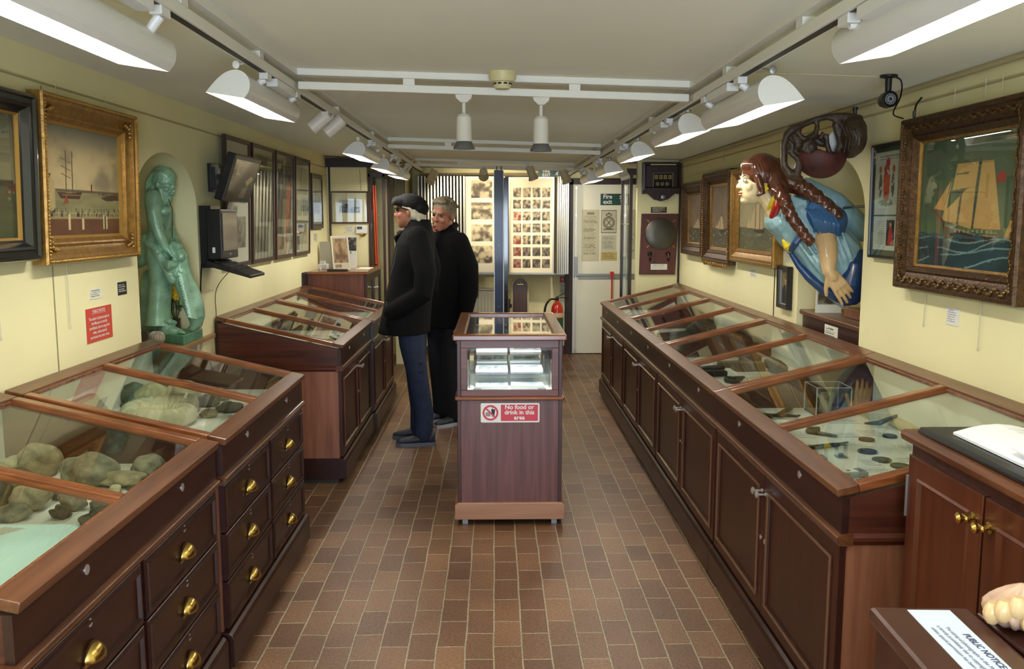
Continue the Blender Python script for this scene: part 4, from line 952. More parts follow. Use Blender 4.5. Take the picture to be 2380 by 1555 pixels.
m = MB(); m.box(-1.62, -1.60, 5.20, 5.36, 1.70, 1.86); m.box(-1.605, -1.585, 5.23, 5.33, 1.72, 1.84); m.box(-1.59, -1.50, 5.26, 5.30, 1.77, 1.80); m.obox((-1.51, 5.28, 1.785), (.02, .14, .12), Matrix.Rotation(tl, 3, 'Y')); m.build('bracket', M_BLACK, t, bevel=.002)
t = thing('kiosk', 'black wall mounted kiosk monitor with keyboard shelf below the tilted screen', 'kiosk', (-1.52, 5.1, 1.27))
MB().box(-1.56, -1.478, 4.945, 5.255, 1.33, 1.60).build('housing', M_BLACK, t, bevel=.006)
MB().box(-1.477, -1.4745, 4.965, 5.235, 1.375, 1.58).build('display', mat('screen_grey', (92, 88, 88), .3, coat=.4), t)
MB().box(-1.478, -1.474, 5.088, 5.10, 1.348, 1.36).build('badge', M_GREY, t)
MB().box(-1.53, -1.515, 4.944, 4.9455, 1.365, 1.395).build('sticker', M_PAPER, t)
MB().box(-1.62, -1.555, 5.02, 5.20, 1.28, 1.62).build('wall_plate', M_BLACK, t)
m = MB(); m.hexa([(-1.57, 4.95, 1.295), (-1.33, 4.95, 1.225), (-1.33, 5.25, 1.225), (-1.57, 5.25, 1.295), (-1.57, 4.95, 1.328), (-1.33, 4.95, 1.242), (-1.33, 5.25, 1.242), (-1.57, 5.25, 1.328)]); m.build('keyboard_shelf', M_BLACK, t, bevel=.004)
m = MB()
for i in range(4):
    for j in range(10): x = -1.52 + i * .035; m.obox((x, 4.985 + j * .026, 1.314 - (x + 1.52) * .355), (.022, .018, .006), Matrix.Rotation(radians(19.5), 3, 'Y'))
kk = m.build('keys', mat('key_grey', (44, 40, 40), .4), t)
for i, (p, r, lab) in enumerate(((( (-1.60, 4.97, 1.31), (-1.612, 4.97, 1.15), (-1.61, 4.975, .99)), .004, 'thick black cable running down the wall from the kiosk'), (((-1.50, 5.24, 1.28), (-1.605, 5.235, 1.15), (-1.61, 5.22, .99)), .0022, 'thin black cable running down the wall right of the thick one'), (((-1.50, 5.2, 1.66), (-1.515, 5.2, 1.63), (-1.52, 5.19, 1.602)), .003, 'short cable between the tilted screen and the kiosk'))):
    m = MB(); m.tube(smooth_path(p), r, 6); single(m, 'cable', M_BLACK, lab, 'cable', smooth=True)

# ------------------------------------------------------------------ right wall pictures
PRS = [(0, .002), (0, .05), (.005, .06), (.016, .062), (.022, .054), (.034, .056), (.05, .042), (.062, .036), (.07, .04), (.08, .03), (.088, .02)]
O = (1.62, 3.519, 1.284)
g = picture('ship_painting', 'large dark gilt framed painting of a yellow sailed ship on dark blue waves', 'painting', O, 'R', .834, .64, PRS, M_GILTD, art_schooner, slip=(.008, M_GILT), glaze=True, dens=400)
R, U, N = basis('R', 0); m = MB(); random.seed(5); Ov = Vector(O)
for k in range(66):
    u = .03 + k * .0119; m.ell(Ov + R * u + U * (.036 + .010 * sin(k * 1.1)) + N * .056, (.006, .009, .006), n=6)
    m.ell(Ov + R * u + U * (.60 + .006 * sin(k * 1.3)) + N * .056, (.005, .008, .005), n=6)
for k in range(48):
    v = .04 + k * .0119
    for uu in (.036, .798): m.ell(Ov + R * (uu + .006 * sin(k * 1.2)) + U * v + N * .056, (.005, .005, .007), n=6)
m.build('carving', mat('rubbed_gilt', (112, 84, 46), .35, .7, var=.3, vscale=60), g, smooth=True)
picture('arms_print', 'narrow dark framed print of a red coat of arms behind the large ship painting', 'framed print', (1.62, 3.85, 1.386), 'R', .285, .47, [(0, .002), (0, .024), (.003, .028), (.010, .028), (.013, .02)], mat('black_frame', (28, 24, 22), .35), lambda U, V: np.where((np.minimum(np.minimum(U / 1.6, (1 - U) / 1.6), np.minimum(V, 1 - V)) < .05)[..., None], C3((40, 54, 42)), art_arms(np.clip((U - .08) / .84, 0, 1), np.clip((V - .05) / .9, 0, 1))), glaze=True, tilt=radians(.6), dens=330)
picture('seascape', 'gilt framed pale seascape with a large sail, partly behind the figurehead face', 'painting', (1.62, 6.01, 1.272), 'R', .95, .60, PRS, M_GILT, art_smallship(31, .95, True, .45, .42), tilt=radians(.8), group='gilt seascapes', dens=220)
g2 = picture('seascape', 'gilt framed dark seascape with two small sails, middle one of the three', 'painting', (1.62, 6.82, 1.238), 'R', .77, .645, PRS, M_GILTD, art_smallship(47, 1.05, False, .42, .22), slip=(.02, M_GILT), tilt=radians(.8), group='gilt seascapes', dens=200)
m = MB(); Ov = Vector((1.62, 6.82, 1.238)); R, U, N = basis('R', radians(.8))
for k in range(44): m.ell(Ov + R * (.02 + k * .0168) + U * (-.004 + .012 * sin(k * 1.5)) + N * .05, (.012, .012, .014), n=6)
for k in range(36): m.ell(Ov + R * (.77 - .012) + U * (.02 + k * .017) + N * .058, (.008, .009, .008), n=6); m.ell(Ov + R * .012 + U * (.02 + k * .017) + N * .058, (.008, .009, .008), n=6)
m.build('carving', M_GILT, g2, smooth=True)
picture('seascape', 'gilt framed dark seascape with a wrecked ship, farthest one of the three', 'painting', (1.62, 7.60, 1.262), 'R', .74, .575, PRS, M_GILTD, art_smallship(63, .95, False, .5, .2), slip=(.012, M_GILT), tilt=radians(.8), group='gilt seascapes', dens=200)
picture('framed_print', 'brown framed print with a white mount half hidden behind the carved scroll', 'framed print', (1.62, 5.05, 1.387), 'R', .23, .575, [(0, .002), (0, .02), (.004, .024), (.035, .024), (.04, .016)], M_BRN, art_sheet([(.25, .75, .25, .75)], 5, (214, 204, 170), (170, 150, 110), (120, 100, 70)), dens=60)
picture('portrait', 'small black framed portrait of a man in a dark coat beside the alcove', 'portrait', (1.62, 5.055, 1.055), 'R', .18, .235, [(0, .002), (0, .028), (.004, .034), (.018, .03), (.022, .02)], mat('black_frame', (28, 24, 22), .35), art_portrait, slip=(.005, M_GREY), tilt=radians(.8), dens=340)
card('wall_label', 'pale printed card above the small black framed portrait', 'label', (1.6195, 5.02, 1.31), 'R', .12, .06, art_lines((206, 204, 180), (150, 148, 132), 8, 4), 'small wall labels')
card('picture_label', 'white label with print on the wall below the large ship painting', 'label', (1.6195, 3.19, 1.175), 'R', .085, .062, art_lines((224, 222, 218), (140, 134, 146), 6, 9), 'small wall labels')
for i, (y, z, w, h, lab) in enumerate(((5.70, 1.185, .13, .05, 'small white label under the pale seascape'), (6.45, 1.19, .09, .07, 'small white label under the middle seascape'), (7.0, 1.195, .40, .035, 'long white label under the farthest seascape'), (7.25, 1.245, .06, .03, 'tiny white label just below the farthest gilt frame'))):
    card('picture_label', lab, 'label', (1.6195, y, z), 'R', w, h, art_lines((216, 214, 200), (160, 158, 148), 4, 20 + i), 'small wall labels')

# camera on the ceiling near the right wall
t = thing('security_camera', 'round black security camera hanging from the ceiling beside the large ship painting', 'security camera', (1.42, 3.28, 2.055))
c = at(2063, 232, 3.28); ztop = zc(c.x)
MB().lathe([(.001, 0), (.03, 0), (.03, -.008), (.012, -.012), (.010, -.095), (.001, -.095)], (c.x, 3.28, ztop), 20).build('mount', M_BLACK, t, smooth=True)
MB().lathe([(.005, .035), (.024, .03), (.029, .01), (.029, -.022), (.025, -.026), (.022, -.022), (.005, -.021)], c, 28, 'y').build('housing', M_BLACK, t, smooth=True)
m = MB(); m.lathe([(.010, -.0225), (.019, -.0225), (.019, -.024), (.010, -.024)], c, 24, 'y'); m.build('lamp_ring', mat('ring_grey', (124, 124, 126), .4), t); 
m = MB()
for k in range(12):
    a = 2 * pi * k / 12; m.obox(c + Vector((.0145 * cos(a), -.0245, .0145 * sin(a))), (.004, .002, .004), Matrix.Rotation(a, 3, 'Y'))
m.build('diodes', M_SIGNK, t); MB().ell(c + Vector((0, -.02, 0)), (.008, .006, .008)).build('lens', M_BLACK, t, smooth=True)
m = MB(); m.tube(smooth_path([(c.x + .012, 3.28, ztop - .003), (c.x + .045, 3.28, ztop - .02), (c.x + .055, 3.3, ztop - .07), (c.x + .075, 3.4, ztop - .12), (1.565, 3.51, 1.93)], 8), .003, 6); single(m, 'cable', M_BLACK, 'black cable curling from the security camera to the ship painting', 'cable', smooth=True)
m = MB(); m.tube(smooth_path([(1.60, 3.44, 2.0), (1.58, 3.44, 1.97), (1.575, 3.44, 1.925)]), .004, 6); m.tube([(1.575, 3.44, 1.95), (1.575, 3.44, 1.928)], .006, 8); single(m, 'cable', M_BLACK, 'short black plug cable behind the top edge of the ship painting', 'cable', smooth=True)
m = MB(); m.tube([(.83, 3.3, zc(.83) - .003), (c.x, 3.3, zc(c.x) - .003)], .002, 6); single(m, 'ceiling_cable', M_CREAM, 'thin pale cable along the ceiling to the security camera', 'cable')

# ------------------------------------------------------------------ far end of the room
M_ALU = mat('aluminium_edge', (190, 186, 174), .35, .6)
def leaf(x, y, ang, label, lit=None, w=.46, art=None, group='edge-on swing panels'):
    """one hinged display panel, hinge at (x, y), swinging out towards the room; ang measured from the wall normal"""
    d = Vector((sin(ang), -cos(ang), 0)); n = Vector((cos(ang), sin(ang), 0)); z0, z1 = .955, 1.995
    t = thing('swing_panel', label, 'display panel', (x, y, z0), group); b0 = Vector((x, y, 0))
    P = lambda a, o, z: b0 + d * a + n * o + Vector((0, 0, z))
    m = MB(); m.hexa([P(0, -.004, z0), P(w, -.004, z0), P(w, .004, z0), P(0, .004, z0), P(0, -.004, z1), P(w, -.004, z1), P(w, .004, z1), P(0, .004, z1)]); m.build('sheet', mat('panel_sheet', (206, 200, 180), .6), t)
    m = MB()
    for a0, a1, za, zb in ((w, w + .012, z0 - .01, z1 + .01), (0, w, z0 - .01, z0), (0, w, z1, z1 + .01)): m.hexa([P(a0, -.008, za), P(a1, -.008, za), P(a1, .008, za), P(a0, .008, za), P(a0, -.008, zb), P(a1, -.008, zb), P(a1, .008, zb), P(a0, .008, zb)])
    m.build('edge', M_ALU, t)
    return t, P, d, n
for i in range(15):
    leaf(-.80 + i * .0312, YB - .03, radians(-3 + i * .5), 'swing display panel seen edge on in the striped stack left of the lit photo page', w=.42)
for i in range(6):
    leaf(.66 + i * .029, YB - .03, radians(4 - i * 1.0), 'swing display panel seen edge on in the bright stack right of the large photo page', w=.40, group='bright edge-on swing panels')
def page(O, R, w, h, label, art, nx, ny):
    R = Vector(R).normalized(); U = Vector((0, 0, 1)); N = R.cross(U); O = Vector(O)
    t = thing('swing_panel', label, 'display panel', tuple(O)); q = [O, O + R * w, O + R * w + U * h, O + U * h]
    m = MB(); m.hexa([p - N * .012 for p in q] + q); m.build('sheet', M_PAPER, t)
    frame_mb(O - R * .012 - U * .012, R, U, N, w + .024, h + .024, [(0, -.012), (0, .008), (.014, .008), (.016, .002)]).build('edge', M_ALU, t)
    canvas('photographs', O + N * .001, R, U, w, h, art, t, nx=nx, ny=ny)
    return t
page((-.322, 9.93, .965), (1, -.05, 0), .42, 1.025, 'brightly lit swing panel with a column of grey photographs left of the navy post', art_photocol, 80, 130)
page((.165, 10.0, .955), (1, -.12, 0), .475, 1.03, 'brightly lit swing panel with a grid of small photographs right of the navy post', art_photogrid, 110, 160)
MB_rail = MB().box(-.84, .84, YB - .06, YB, 2.015, 2.055); struct(MB_rail, 'trim_11', mat('dull_beige', (150, 136, 100), .6))
m = MB(); m.box(-.85, .845, YB - .05, YB - .01, .915, .945); single(m, 'panel_bracket', M_ALU, 'pale metal carrier rail under the swing panels on the end wall', 'rail')
# navy post
t = thing('display_post', 'tall navy blue post with white edges standing behind the pedestal case', 'post', (.045, 8.6, 0)); M_NAVY = mat('navy_blue', (26, 42, 78), .35, coat=.2)
MB().box(-.003, .078, 8.56, 8.60, .03, 2.0).build('front_panel', M_NAVY, t, bevel=.002)
for x in (-.009, .078): MB().box(x, x + .007, 8.555, 8.605, .03, 1.99).build('edge_strip', M_SIGNW, t)
MB().box(.085, .125, 8.58, 8.95, .03, 1.93).build('side_panel', mat('gloss_black_panel', (22, 24, 30), .12, coat=.6), t, bevel=.002)
MB().box(-.10, .2, 8.50, 8.98, 0, .03).build('foot', M_NAVY, t, bevel=.004)
m = MB()
for x in (.02, .06): m.lathe([(.004, 2.0), (.004, 2.03), (.001, 2.035)], (x, 8.58, 0), 8)
m.build('spike', M_BLACK, t); m = MB()
for z in (.72, 1.30, 1.34, 1.975): m.ell((.037, 8.558, z), (.004, .003, .004), n=8)
m.build('screw', M_STEEL, t)
# radiator, arched board, extinguisher
t = thing('radiator', 'white panelled radiator on the end wall under the photo pages', 'radiator', (-.16, 10.28, .1)); M_RAD = mat('radiator_white', (204, 200, 180), .4)
MB().box(-.52, .12, 10.27, 10.33, .12, .74).build('body', M_RAD, t, bevel=.006)
m = MB()
for k in range(8): m.box(-.50 + k * .077, -.465 + k * .077, 10.255, 10.275, .16, .70)
m.build('rib', M_RAD, t, bevel=.006); MB().box(-.53, .13, 10.25, 10.335, .74, .765).build('top_grille', M_RAD, t, bevel=.004)
m = MB(); m.tube([(.11, 10.3, .18), (.145, 10.3, .16), (.145, 10.3, .0)], .011, 8); m.build('pipe', M_RAD, t)
MB().box(-.45, -.43, 10.3, YB - .001, .4, .44).build('bracket', M_GREY, t)
t = thing('arched_board', 'dark wooden round topped board with a small brass fitting, right of the navy post', 'board', (.285, 10.2, .09))
arch = lambda w, h, e: [(.285 - w - e, .09), (.285 + w + e, .09)] + [(.285 + (w + e) * cos(pi * k / 14), h + (w + e) * sin(pi * k / 14)) for k in range(15)]
m = MB(); m.prism(arch(.08, .80, .016), 10.20, 10.23, lambda p, q, tt: (p, tt, q)); m.build('backing', mat('pale_border', (206, 192, 150), .5), t)
m = MB(); m.prism(arch(.08, .80, 0), 10.17, 10.20, lambda p, q, tt: (p, tt, q)); m.build('panel', wood('arched_board_wood', (58, 32, 20), (82, 48, 30), 'z'), t, bevel=.003)
m = MB(); m.obox((.285, 10.165, .815), (.07, .008, .006)); m.ell((.285, 10.165, .83), (.012, .006, .012)); m.build('fitting', M_BRASS, t, smooth=True)
MB().box(.285 - .09, .285 + .09, 10.16, YB - .03, 0, .09).build('foot', M_OAK, t)
m = MB(); m.box(.15, .19, 10.06, 10.10, .56, .60); m.box(.15, .17, 10.05, 10.09, .55, .66); m.box(.15, .165, 10.06, 10.075, 0, .56); single(m, 'small_stand', M_OAK, 'small dark bracket stand between the navy post and the round topped board', 'stand', bevel=.003)
t = thing('fire_extinguisher', 'red fire extinguisher with a black hose standing by the end wall', 'fire extinguisher', (.70, 10.12, 0)); M_FIRE = mat('extinguisher_red', (196, 44, 34), .3, coat=.4)
MB().lathe([(.060, .0), (.068, .01), (.069, .52), (.064, .56), (.045, .60), (.022, .615), (.02, .635)], (.70, 10.12, 0), 28).build('cylinder', M_FIRE, t, smooth=True)
MB().lathe([(.0698, .30), (.0698, .44)], (.70, 10.12, 0), 28).build('green_label', mat('label_green', (40, 84, 60), .5), t, smooth=True)
MB().lathe([(.0698, .45), (.0698, .50)], (.70, 10.12, 0), 28).build('pale_label', mat('label_cream', (214, 190, 150), .5), t, smooth=True)
m = MB(); m.lathe([(.016, .63), (.02, .66), (.012, .68)], (.70, 10.12, 0), 12); m.tube([(.70, 10.12, .675), (.76, 10.1, .71), (.80, 10.08, .74)], .008, 8, flat=.5); m.tube([(.70, 10.12, .66), (.77, 10.1, .67), (.82, 10.08, .665)], .008, 8, flat=.5); m.build('handle', M_BLACK, t, smooth=True)
m = MB(); hp_ = smooth_path([(.69, 10.1, .65), (.62, 10.08, .65), (.57, 10.08, .58), (.555, 10.08, .46), (.56, 10.08, .30), (.60, 10.08, .22)]); m.tube(hp_, [.009 + .009 * i / len(hp_) for i in range(len(hp_))], 10); m.build('hose', M_BLACK, t, smooth=True)
t = card('extinguisher_sign', 'small red and green extinguisher sign above the fire extinguisher', 'sign', (.745, YB - .002, .60), 'B', .06, .29, lambda U, V: np.where((V > .78)[..., None], C3((190, 40, 36)), C3((206, 200, 172))), nx=14, ny=40)
canvas('print_marks', (.749, YB - .0055, .61), (1, 0, 0), (0, 0, 1), .052, .20, art_lines((206, 200, 172), (80, 120, 80), 9, 4), t, nx=20, ny=50)
m = MB(); m.box(.762, .770, YB - .0062, YB - .0056, .845, .875); m.box(.776, .786, YB - .0062, YB - .0056, .84, .88); m.build('pictogram', M_SIGNW, t)
def running_man(cx, cz, s, Y, parent, flip=1):
    m = MB(); q = lambda p: (cx + flip * p[0] * s, Y, cz + p[1] * s)
    for a, b_, w in (((.02, .16), (-.06, -.04), .055), ((-.06, -.04), (.04, -.12), .045), ((.04, -.12), (-.02, -.30), .04), ((-.06, -.04), (-.14, -.16), .045), ((-.14, -.16), (-.30, -.18), .04), ((.02, .14), (.16, .04), .035), ((.02, .14), (-.14, .10), .035), ((-.14, .10), (-.18, -.02), .035)):
        m.tube([q(a), q(b_)], w * s, 6, flat=1.0)
    m.ell(q((.09, .27)), (.065 * s, .065 * s * .3, .065 * s)); v = [(p[0], Y - (Y - p[1]) * .02 - .0005 * 0, p[2]) for p in m.v]; m.v = v
    return m.build('running_figure', M_SIGNW, parent)
M_GREEN = mat('exit_green', (12, 66, 58), .4)
# high fire exit sign on the end wall
t = thing('fire_exit_sign', 'dark green FIRE EXIT sign in capitals high on the end wall', 'sign', (.66, 10.0, 2.05))
MB().box(.475, .775, 10.0, 10.006, 1.995, 2.085).build('plate', M_GREEN, t); text_mb('FIRE\nEXIT', .044, (.565, 9.9994, 2.041), (1, 0, 0), (0, 0, 1), line=.92, bold=.0012).build('lettering', M_SIGNW, t)
running_man(.685, 2.04, .08, 9.9985, t); MB().box(.722, .755, 9.9984, 9.9994, 2.003, 2.075).build('arrow_panel', M_SIGNW, t)
m = MB()
for x in (.50, .75): m.tube([(x, 10.003, 2.085), (x, 10.003, zc(x))], .003, 6)
m.build('hanger', M_GREY, t)
# signs and papers on the fire door
Y = YB - .0515
t = thing('fire_exit_sign', 'dark green Fire exit sign with a running figure on the white door', 'sign', (1.37, Y, 1.70))
MB().box(1.195, 1.545, Y - .003, Y, 1.70, 1.828).build('plate', M_GREEN, t); text_mb('Fire\nexit', .066, (1.275, Y - .0034, 1.765), (1, 0, 0), (0, 0, 1), line=.88, bold=.0015).build('lettering', M_SIGNW, t)
running_man(1.43, 1.765, .13, Y - .0045, t, -1); MB().box(1.475, 1.50, Y - .0042, Y - .0032, 1.715, 1.80).build('door_mark', M_SIGNW, t)
card('door_notice', 'large sheet of fine print on the left of the white door', 'notice', (.985, Y, 1.07), 'B', .20, .58, art_lines((200, 194, 168), (132, 128, 110), 26, 3, head=True), 'papers on the fire door', nx=40, ny=110)
card('crest_notice', 'notice with a crowned round crest in the middle of the white door', 'notice', (1.205, Y, 1.385), 'B', .175, .26, art_crest, 'papers on the fire door', nx=60, ny=90)
card('door_notice', 'small sheet of print under the round crest notice', 'notice', (1.205, Y, 1.18), 'B', .175, .19, art_lines((198, 196, 176), (134, 132, 118), 12, 6), 'papers on the fire door', nx=40, ny=60)
card('door_notice', 'yellowish slip under the sheets on the white door', 'notice', (1.205, Y, 1.075), 'B', .185, .10, art_lines((196, 176, 112), (130, 116, 76), 5, 7), 'papers on the fire door', nx=30, ny=30)
card('door_notice', 'sheet of print and small pictures at the right edge of the white door', 'notice', (1.42, Y, 1.09), 'B', .19, .56, art_lines((188, 186, 168), (110, 106, 96), 24, 9), 'papers on the fire door', nx=40, ny=100)
m = MB(); m.tube([(1.33, YB - .10, .93), (1.33, YB - .10, .50)], .009, 8); m.box(1.31, 1.35, YB - .115, YB - .05, .90, .95); single(m, 'door_pull', M_FIRE, 'red pull bar hanging from the push bar of the white door', 'handle', smooth=True)

# left end: glazed cabinet, its objects, prints, glazed case with red cords
t = thing('glazed_cabinet', 'low mahogany cabinet with glazed doors on its right side, at the far left end', 'cabinet', (-1.35, 8.2, 0))
MB().box(-1.60, -1.12, 7.745, 7.765, .06, 1.075).build('end_panel', wood('cabinet_end', (84, 40, 24), (116, 62, 38), 'z'), t)
m = MB(); m.box(-1.60, -1.12, 8.72, 8.74, .06, 1.075); m.box(-1.605, -1.585, 7.765, 8.72, .06, 1.075); m.box(-1.60, -1.12, 7.765, 8.72, .06, .09); m.build('carcass', M_MAH_Z, t)
MB().box(-1.60, -1.11, 7.75, 8.74, 0, .06).build('plinth', M_MAH_X, t)
MB().box(-1.61, -1.085, 7.732, 8.755, 1.075, 1.10).build('top', M_RAIL_X, t, bevel=.006)
for z in (.45, .75): MB().box(-1.58, -1.13, 7.77, 8.71, z, z + .015).build('shelf', M_MAH_X, t)
for a, c in ((7.765, 8.245), (8.25, 8.73)):
    m = MB(); m.box(-1.12, -1.10, a, a + .05, .09, 1.07); m.box(-1.12, -1.10, c - .05, c, .09, 1.07); m.box(-1.12, -1.10, a + .05, c - .05, .09, .14); m.box(-1.12, -1.10, a + .05, c - .05, 1.01, 1.07); dd = m.build('door', M_MAH_Z, t, bevel=.002)
    MB().box(-1.112, -1.109, a + .04, c - .04, .13, 1.02).build('glass_pane', M_GLASS, dd)
    ky = c - .02 if a < 8 else a + .02; m = MB(); m.lathe([(.004, 0), (.004, .02), (.012, .025), (.012, .032), (.004, .036)], (-1.10, ky, .93), 12, 'x'); m.build('knob', M_STEEL, dd, smooth=True)
t = thing('tablet_display', 'pale edged picture frame leaning on a stand on top of the glazed cabinet', 'frame', (-1.50, 7.95, 1.10))
p0 = Vector((-1.395, 7.84, 1.105)); Rv = Vector((.82, .50, .0)).normalized(); Uv = Vector((-.52, -.1, 1)).normalized(); Uv = (Uv - Rv * Uv.dot(Rv)).normalized(); Nv = Rv.cross(Uv)
frame_mb(p0, Rv, Uv, Nv, .16, .30, [(0, -.02), (0, .004), (.012, .004), (.014, 0)]).build('frame', mat('pale_edge', (206, 198, 176), .4), t)
canvas('picture', p0 + (Rv + Uv) * .012 + Nv * .001, Rv, Uv, .136, .276, art_sheet([(.05, .95, .2, .95), (.1, .5, .04, .14)], 5, (196, 186, 160), (170, 140, 100), (104, 74, 50)), t, nx=20, ny=40)
m = MB(); m.hexa([p0 - Nv * .02, p0 + Rv * .16 - Nv * .02, p0 + Rv * .16 + Uv * .3 - Nv * .02, p0 + Uv * .3 - Nv * .02, p0 - Nv * .01, p0 + Rv * .16 - Nv * .01, p0 + Rv * .16 + Uv * .3 - Nv * .01, p0 + Uv * .3 - Nv * .01]); m.build('back', M_BLACK, t)
m = MB(); a_ = p0 + Rv * .08 + Uv * .2 - Nv * .02; m.tube([a_, Vector((a_.x - .05, a_.y + .03, 1.112))], .008, 6); m.build('stay', M_BLACK, t)
t = thing('leaflet_stand', 'white leaflet stand with a dark photograph behind the leaning frame', 'leaflet stand', (-1.38, 8.3, 1.10)); p0 = Vector((-1.43, 8.30, 1.10))
MB().hexa([p0, p0 + Vector((.165, 0, 0)), p0 + Vector((.165, .06, .30)), p0 + Vector((0, .06, .30)), p0 + Vector((0, .01, 0)), p0 + Vector((.165, .01, 0)), p0 + Vector((.165, .07, .30)), p0 + Vector((0, .07, .30))]).build('board', M_PAPER, t)
canvas('print', p0 + Vector((0, -.0008, 0)), (1, 0, 0), Vector((0, .06, .30)).normalized(), .165, .306, art_sheet([(.15, .98, .52, .92), (.35, .42, .44, .5), (.5, .57, .44, .5), (.65, .72, .44, .5)], 9, (216, 214, 202), (128, 122, 108), (30, 28, 26)), t, nx=30, ny=50)
MB().box(p0.x + .02, p0.x + .14, 8.31, 8.40, 1.10, 1.106).build('foot', M_ACRYL, t)
m = MB(); m.ell((-1.285, 8.845, 1.405), (.03, .02, .03)); m.lathe([(.012, 0), (.012, .03)], (-1.285, 8.82, 1.405), 12, 'y'); m.build('knob', M_BRASS, bpy.data.objects['wall_left_end'], smooth=True)
t = thing('cable_box', 'small white junction box with wires on top of the glazed cabinet', 'box', (-1.53, 8.1, 1.10)); MB().box(-1.565, -1.49, 8.02, 8.16, 1.10, 1.15).build('body', M_WHITE, t, bevel=.008)
m = MB(); m.box(-1.55, -1.51, 8.05, 8.12, 1.15, 1.175); m.tube([(-1.53, 8.02, 1.12), (-1.52, 7.95, 1.13), (-1.51, 7.85, 1.106), (-1.46, 7.81, 1.106)], .004, 6); m.build('wires', M_WHITE, t, smooth=True)
single(MB().box(-1.44, -1.27, 7.78, 7.86, 1.10, 1.118), 'keypad', M_BLACK, 'flat black keypad at the front of the glazed cabinet top', 'keypad', bevel=.004)
single(MB().box(-1.24, -1.12, 8.1, 8.4, 1.10, 1.103), 'paper', M_PAPER, 'flat white sheet at the right of the glazed cabinet top', 'paper')
t = thing('fossil_card', 'small dark leaflet leaning in the corner behind the white junction box', 'leaflet', (-1.56, 8.35, 1.10)); MB().hexa([(-1.585, 8.3, 1.10), (-1.50, 8.40, 1.10), (-1.52, 8.42, 1.34), (-1.60, 8.32, 1.34), (-1.587, 8.303, 1.10), (-1.502, 8.403, 1.10), (-1.522, 8.423, 1.34), (-1.602, 8.323, 1.34)]).build('sheet', mat('leaflet_grey', (140, 136, 116), .6), t)
single(MB().box(-1.615, -1.603, 7.60, 7.74, .99, 1.10), 'dark_box', M_BLACK, 'black box behind the corner of the glazed cabinet', 'box')
picture('landscape_print', 'framed black and white landscape print with a wide cream mount on the end partition', 'framed print', (-1.585, 8.849, 1.502), 'B', .365, .31, [(0, .002), (0, .018), (.003, .022), (.012, .02), (.015, .012)], M_BRN, art_landscape, glaze=True, dens=200)
m = MB(); m.tube([(-1.30, 8.848, 2.02), (-1.29, 8.845, 1.82)], .0015, 5); single(m, 'hanging_wire', M_BRN, 'thin wire above the framed landscape print', 'wire')
t = thing('thermostat', 'white thermostat with a small grey display under the landscape print', 'thermostat', (-1.30, 8.85, 1.44)); MB().box(-1.345, -1.235, 8.825, 8.849, 1.405, 1.485).build('case', M_WHITE, t, bevel=.005); MB().box(-1.333, -1.283, 8.8235, 8.826, 1.447, 1.474).build('display', mat('lcd_grey', (70, 72, 66), .3), t)
card('wall_label', 'small white label left of the thermostat', 'label', (-1.455, 8.8495, 1.415), 'B', .10, .06, art_lines((222, 220, 206), (150, 150, 140), 4, 2), 'small wall labels')
t = thing('tall_glazed_case', 'tall brown framed glazed case beside the pale end partition', 'glazed case', (-1.16, 9.1, 0))
m = MB()
for x, y in ((-1.225, 8.94), (-1.085, 8.94), (-1.225, 9.34), (-1.085, 9.34)): m.box(x - .012, x + .012, y, y + .025, 0, 1.98)
for z in (0, 1.95): m.box(-1.237, -1.073, 8.94, 9.365, z, z + .05)
m.build('frame', M_MAH_Z, t, bevel=.002)
m = MB()
for z in (1.02, 1.30, 1.62, 1.72): m.box(-1.213, -1.16, 8.945, 8.955, z, z + .012)
m.build('glazing_bar', M_MAH_X, t); MB().box(-1.213, -1.097, 8.95, 8.953, .05, 1.95).build('glass_pane', M_GLASS, t); MB().box(-1.213, -1.097, 9.34, 9.345, .05, 1.95).build('back_panel', M_CREAM, t)
MB().box(-1.16, -1.155, 8.94, 8.955, .05, 1.95).build('door_edge', M_MAH_Z, t); m = MB(); m.lathe([(.003, 0), (.003, -.02), (.008, -.024), (.003, -.03)], (-1.135, 8.945, 1.58), 10, 'y'); m.build('knob', M_STEEL, t)
for i, x in enumerate((-1.178, -1.160)):
    m = MB(); m.tube([(x, 8.90 + .01 * i, 1.87), (x + .008, 8.90, 1.4), (x + .014, 8.90, 1.105)], .007, 8); single(m, 'red_rope', mat('cord_red', (206, 74, 44), .5), 'thick red cord hanging in front of the tall glazed case, %s of two' % ('left' if i == 0 else 'right'), 'rope', 'red ropes', smooth=True)
picture('framed_print', 'brown framed pale print half hidden behind the man in the flat cap', 'framed print', (-.90, YB - .002, 1.25), 'B', .25, .50, [(0, .002), (0, .02), (.025, .02), (.03, .012)], M_BRN, art_sheet([(.1, .9, .1, .9)], 7, (206, 196, 160), (206, 190, 140), (160, 140, 100)), dens=60)
canvas_t = picture('map_print', 'pale mottled map high on the end wall left of the striped panels', 'framed print', (-1.06, 9.598, 1.72), 'B', .12, .34, [(0, .002), (0, .012), (.006, .012), (.008, .008)], M_BRN, art_sheet([(0, 1, 0, 1)], 17, (150, 140, 108), (156, 146, 116), (126, 116, 86)), dens=80)

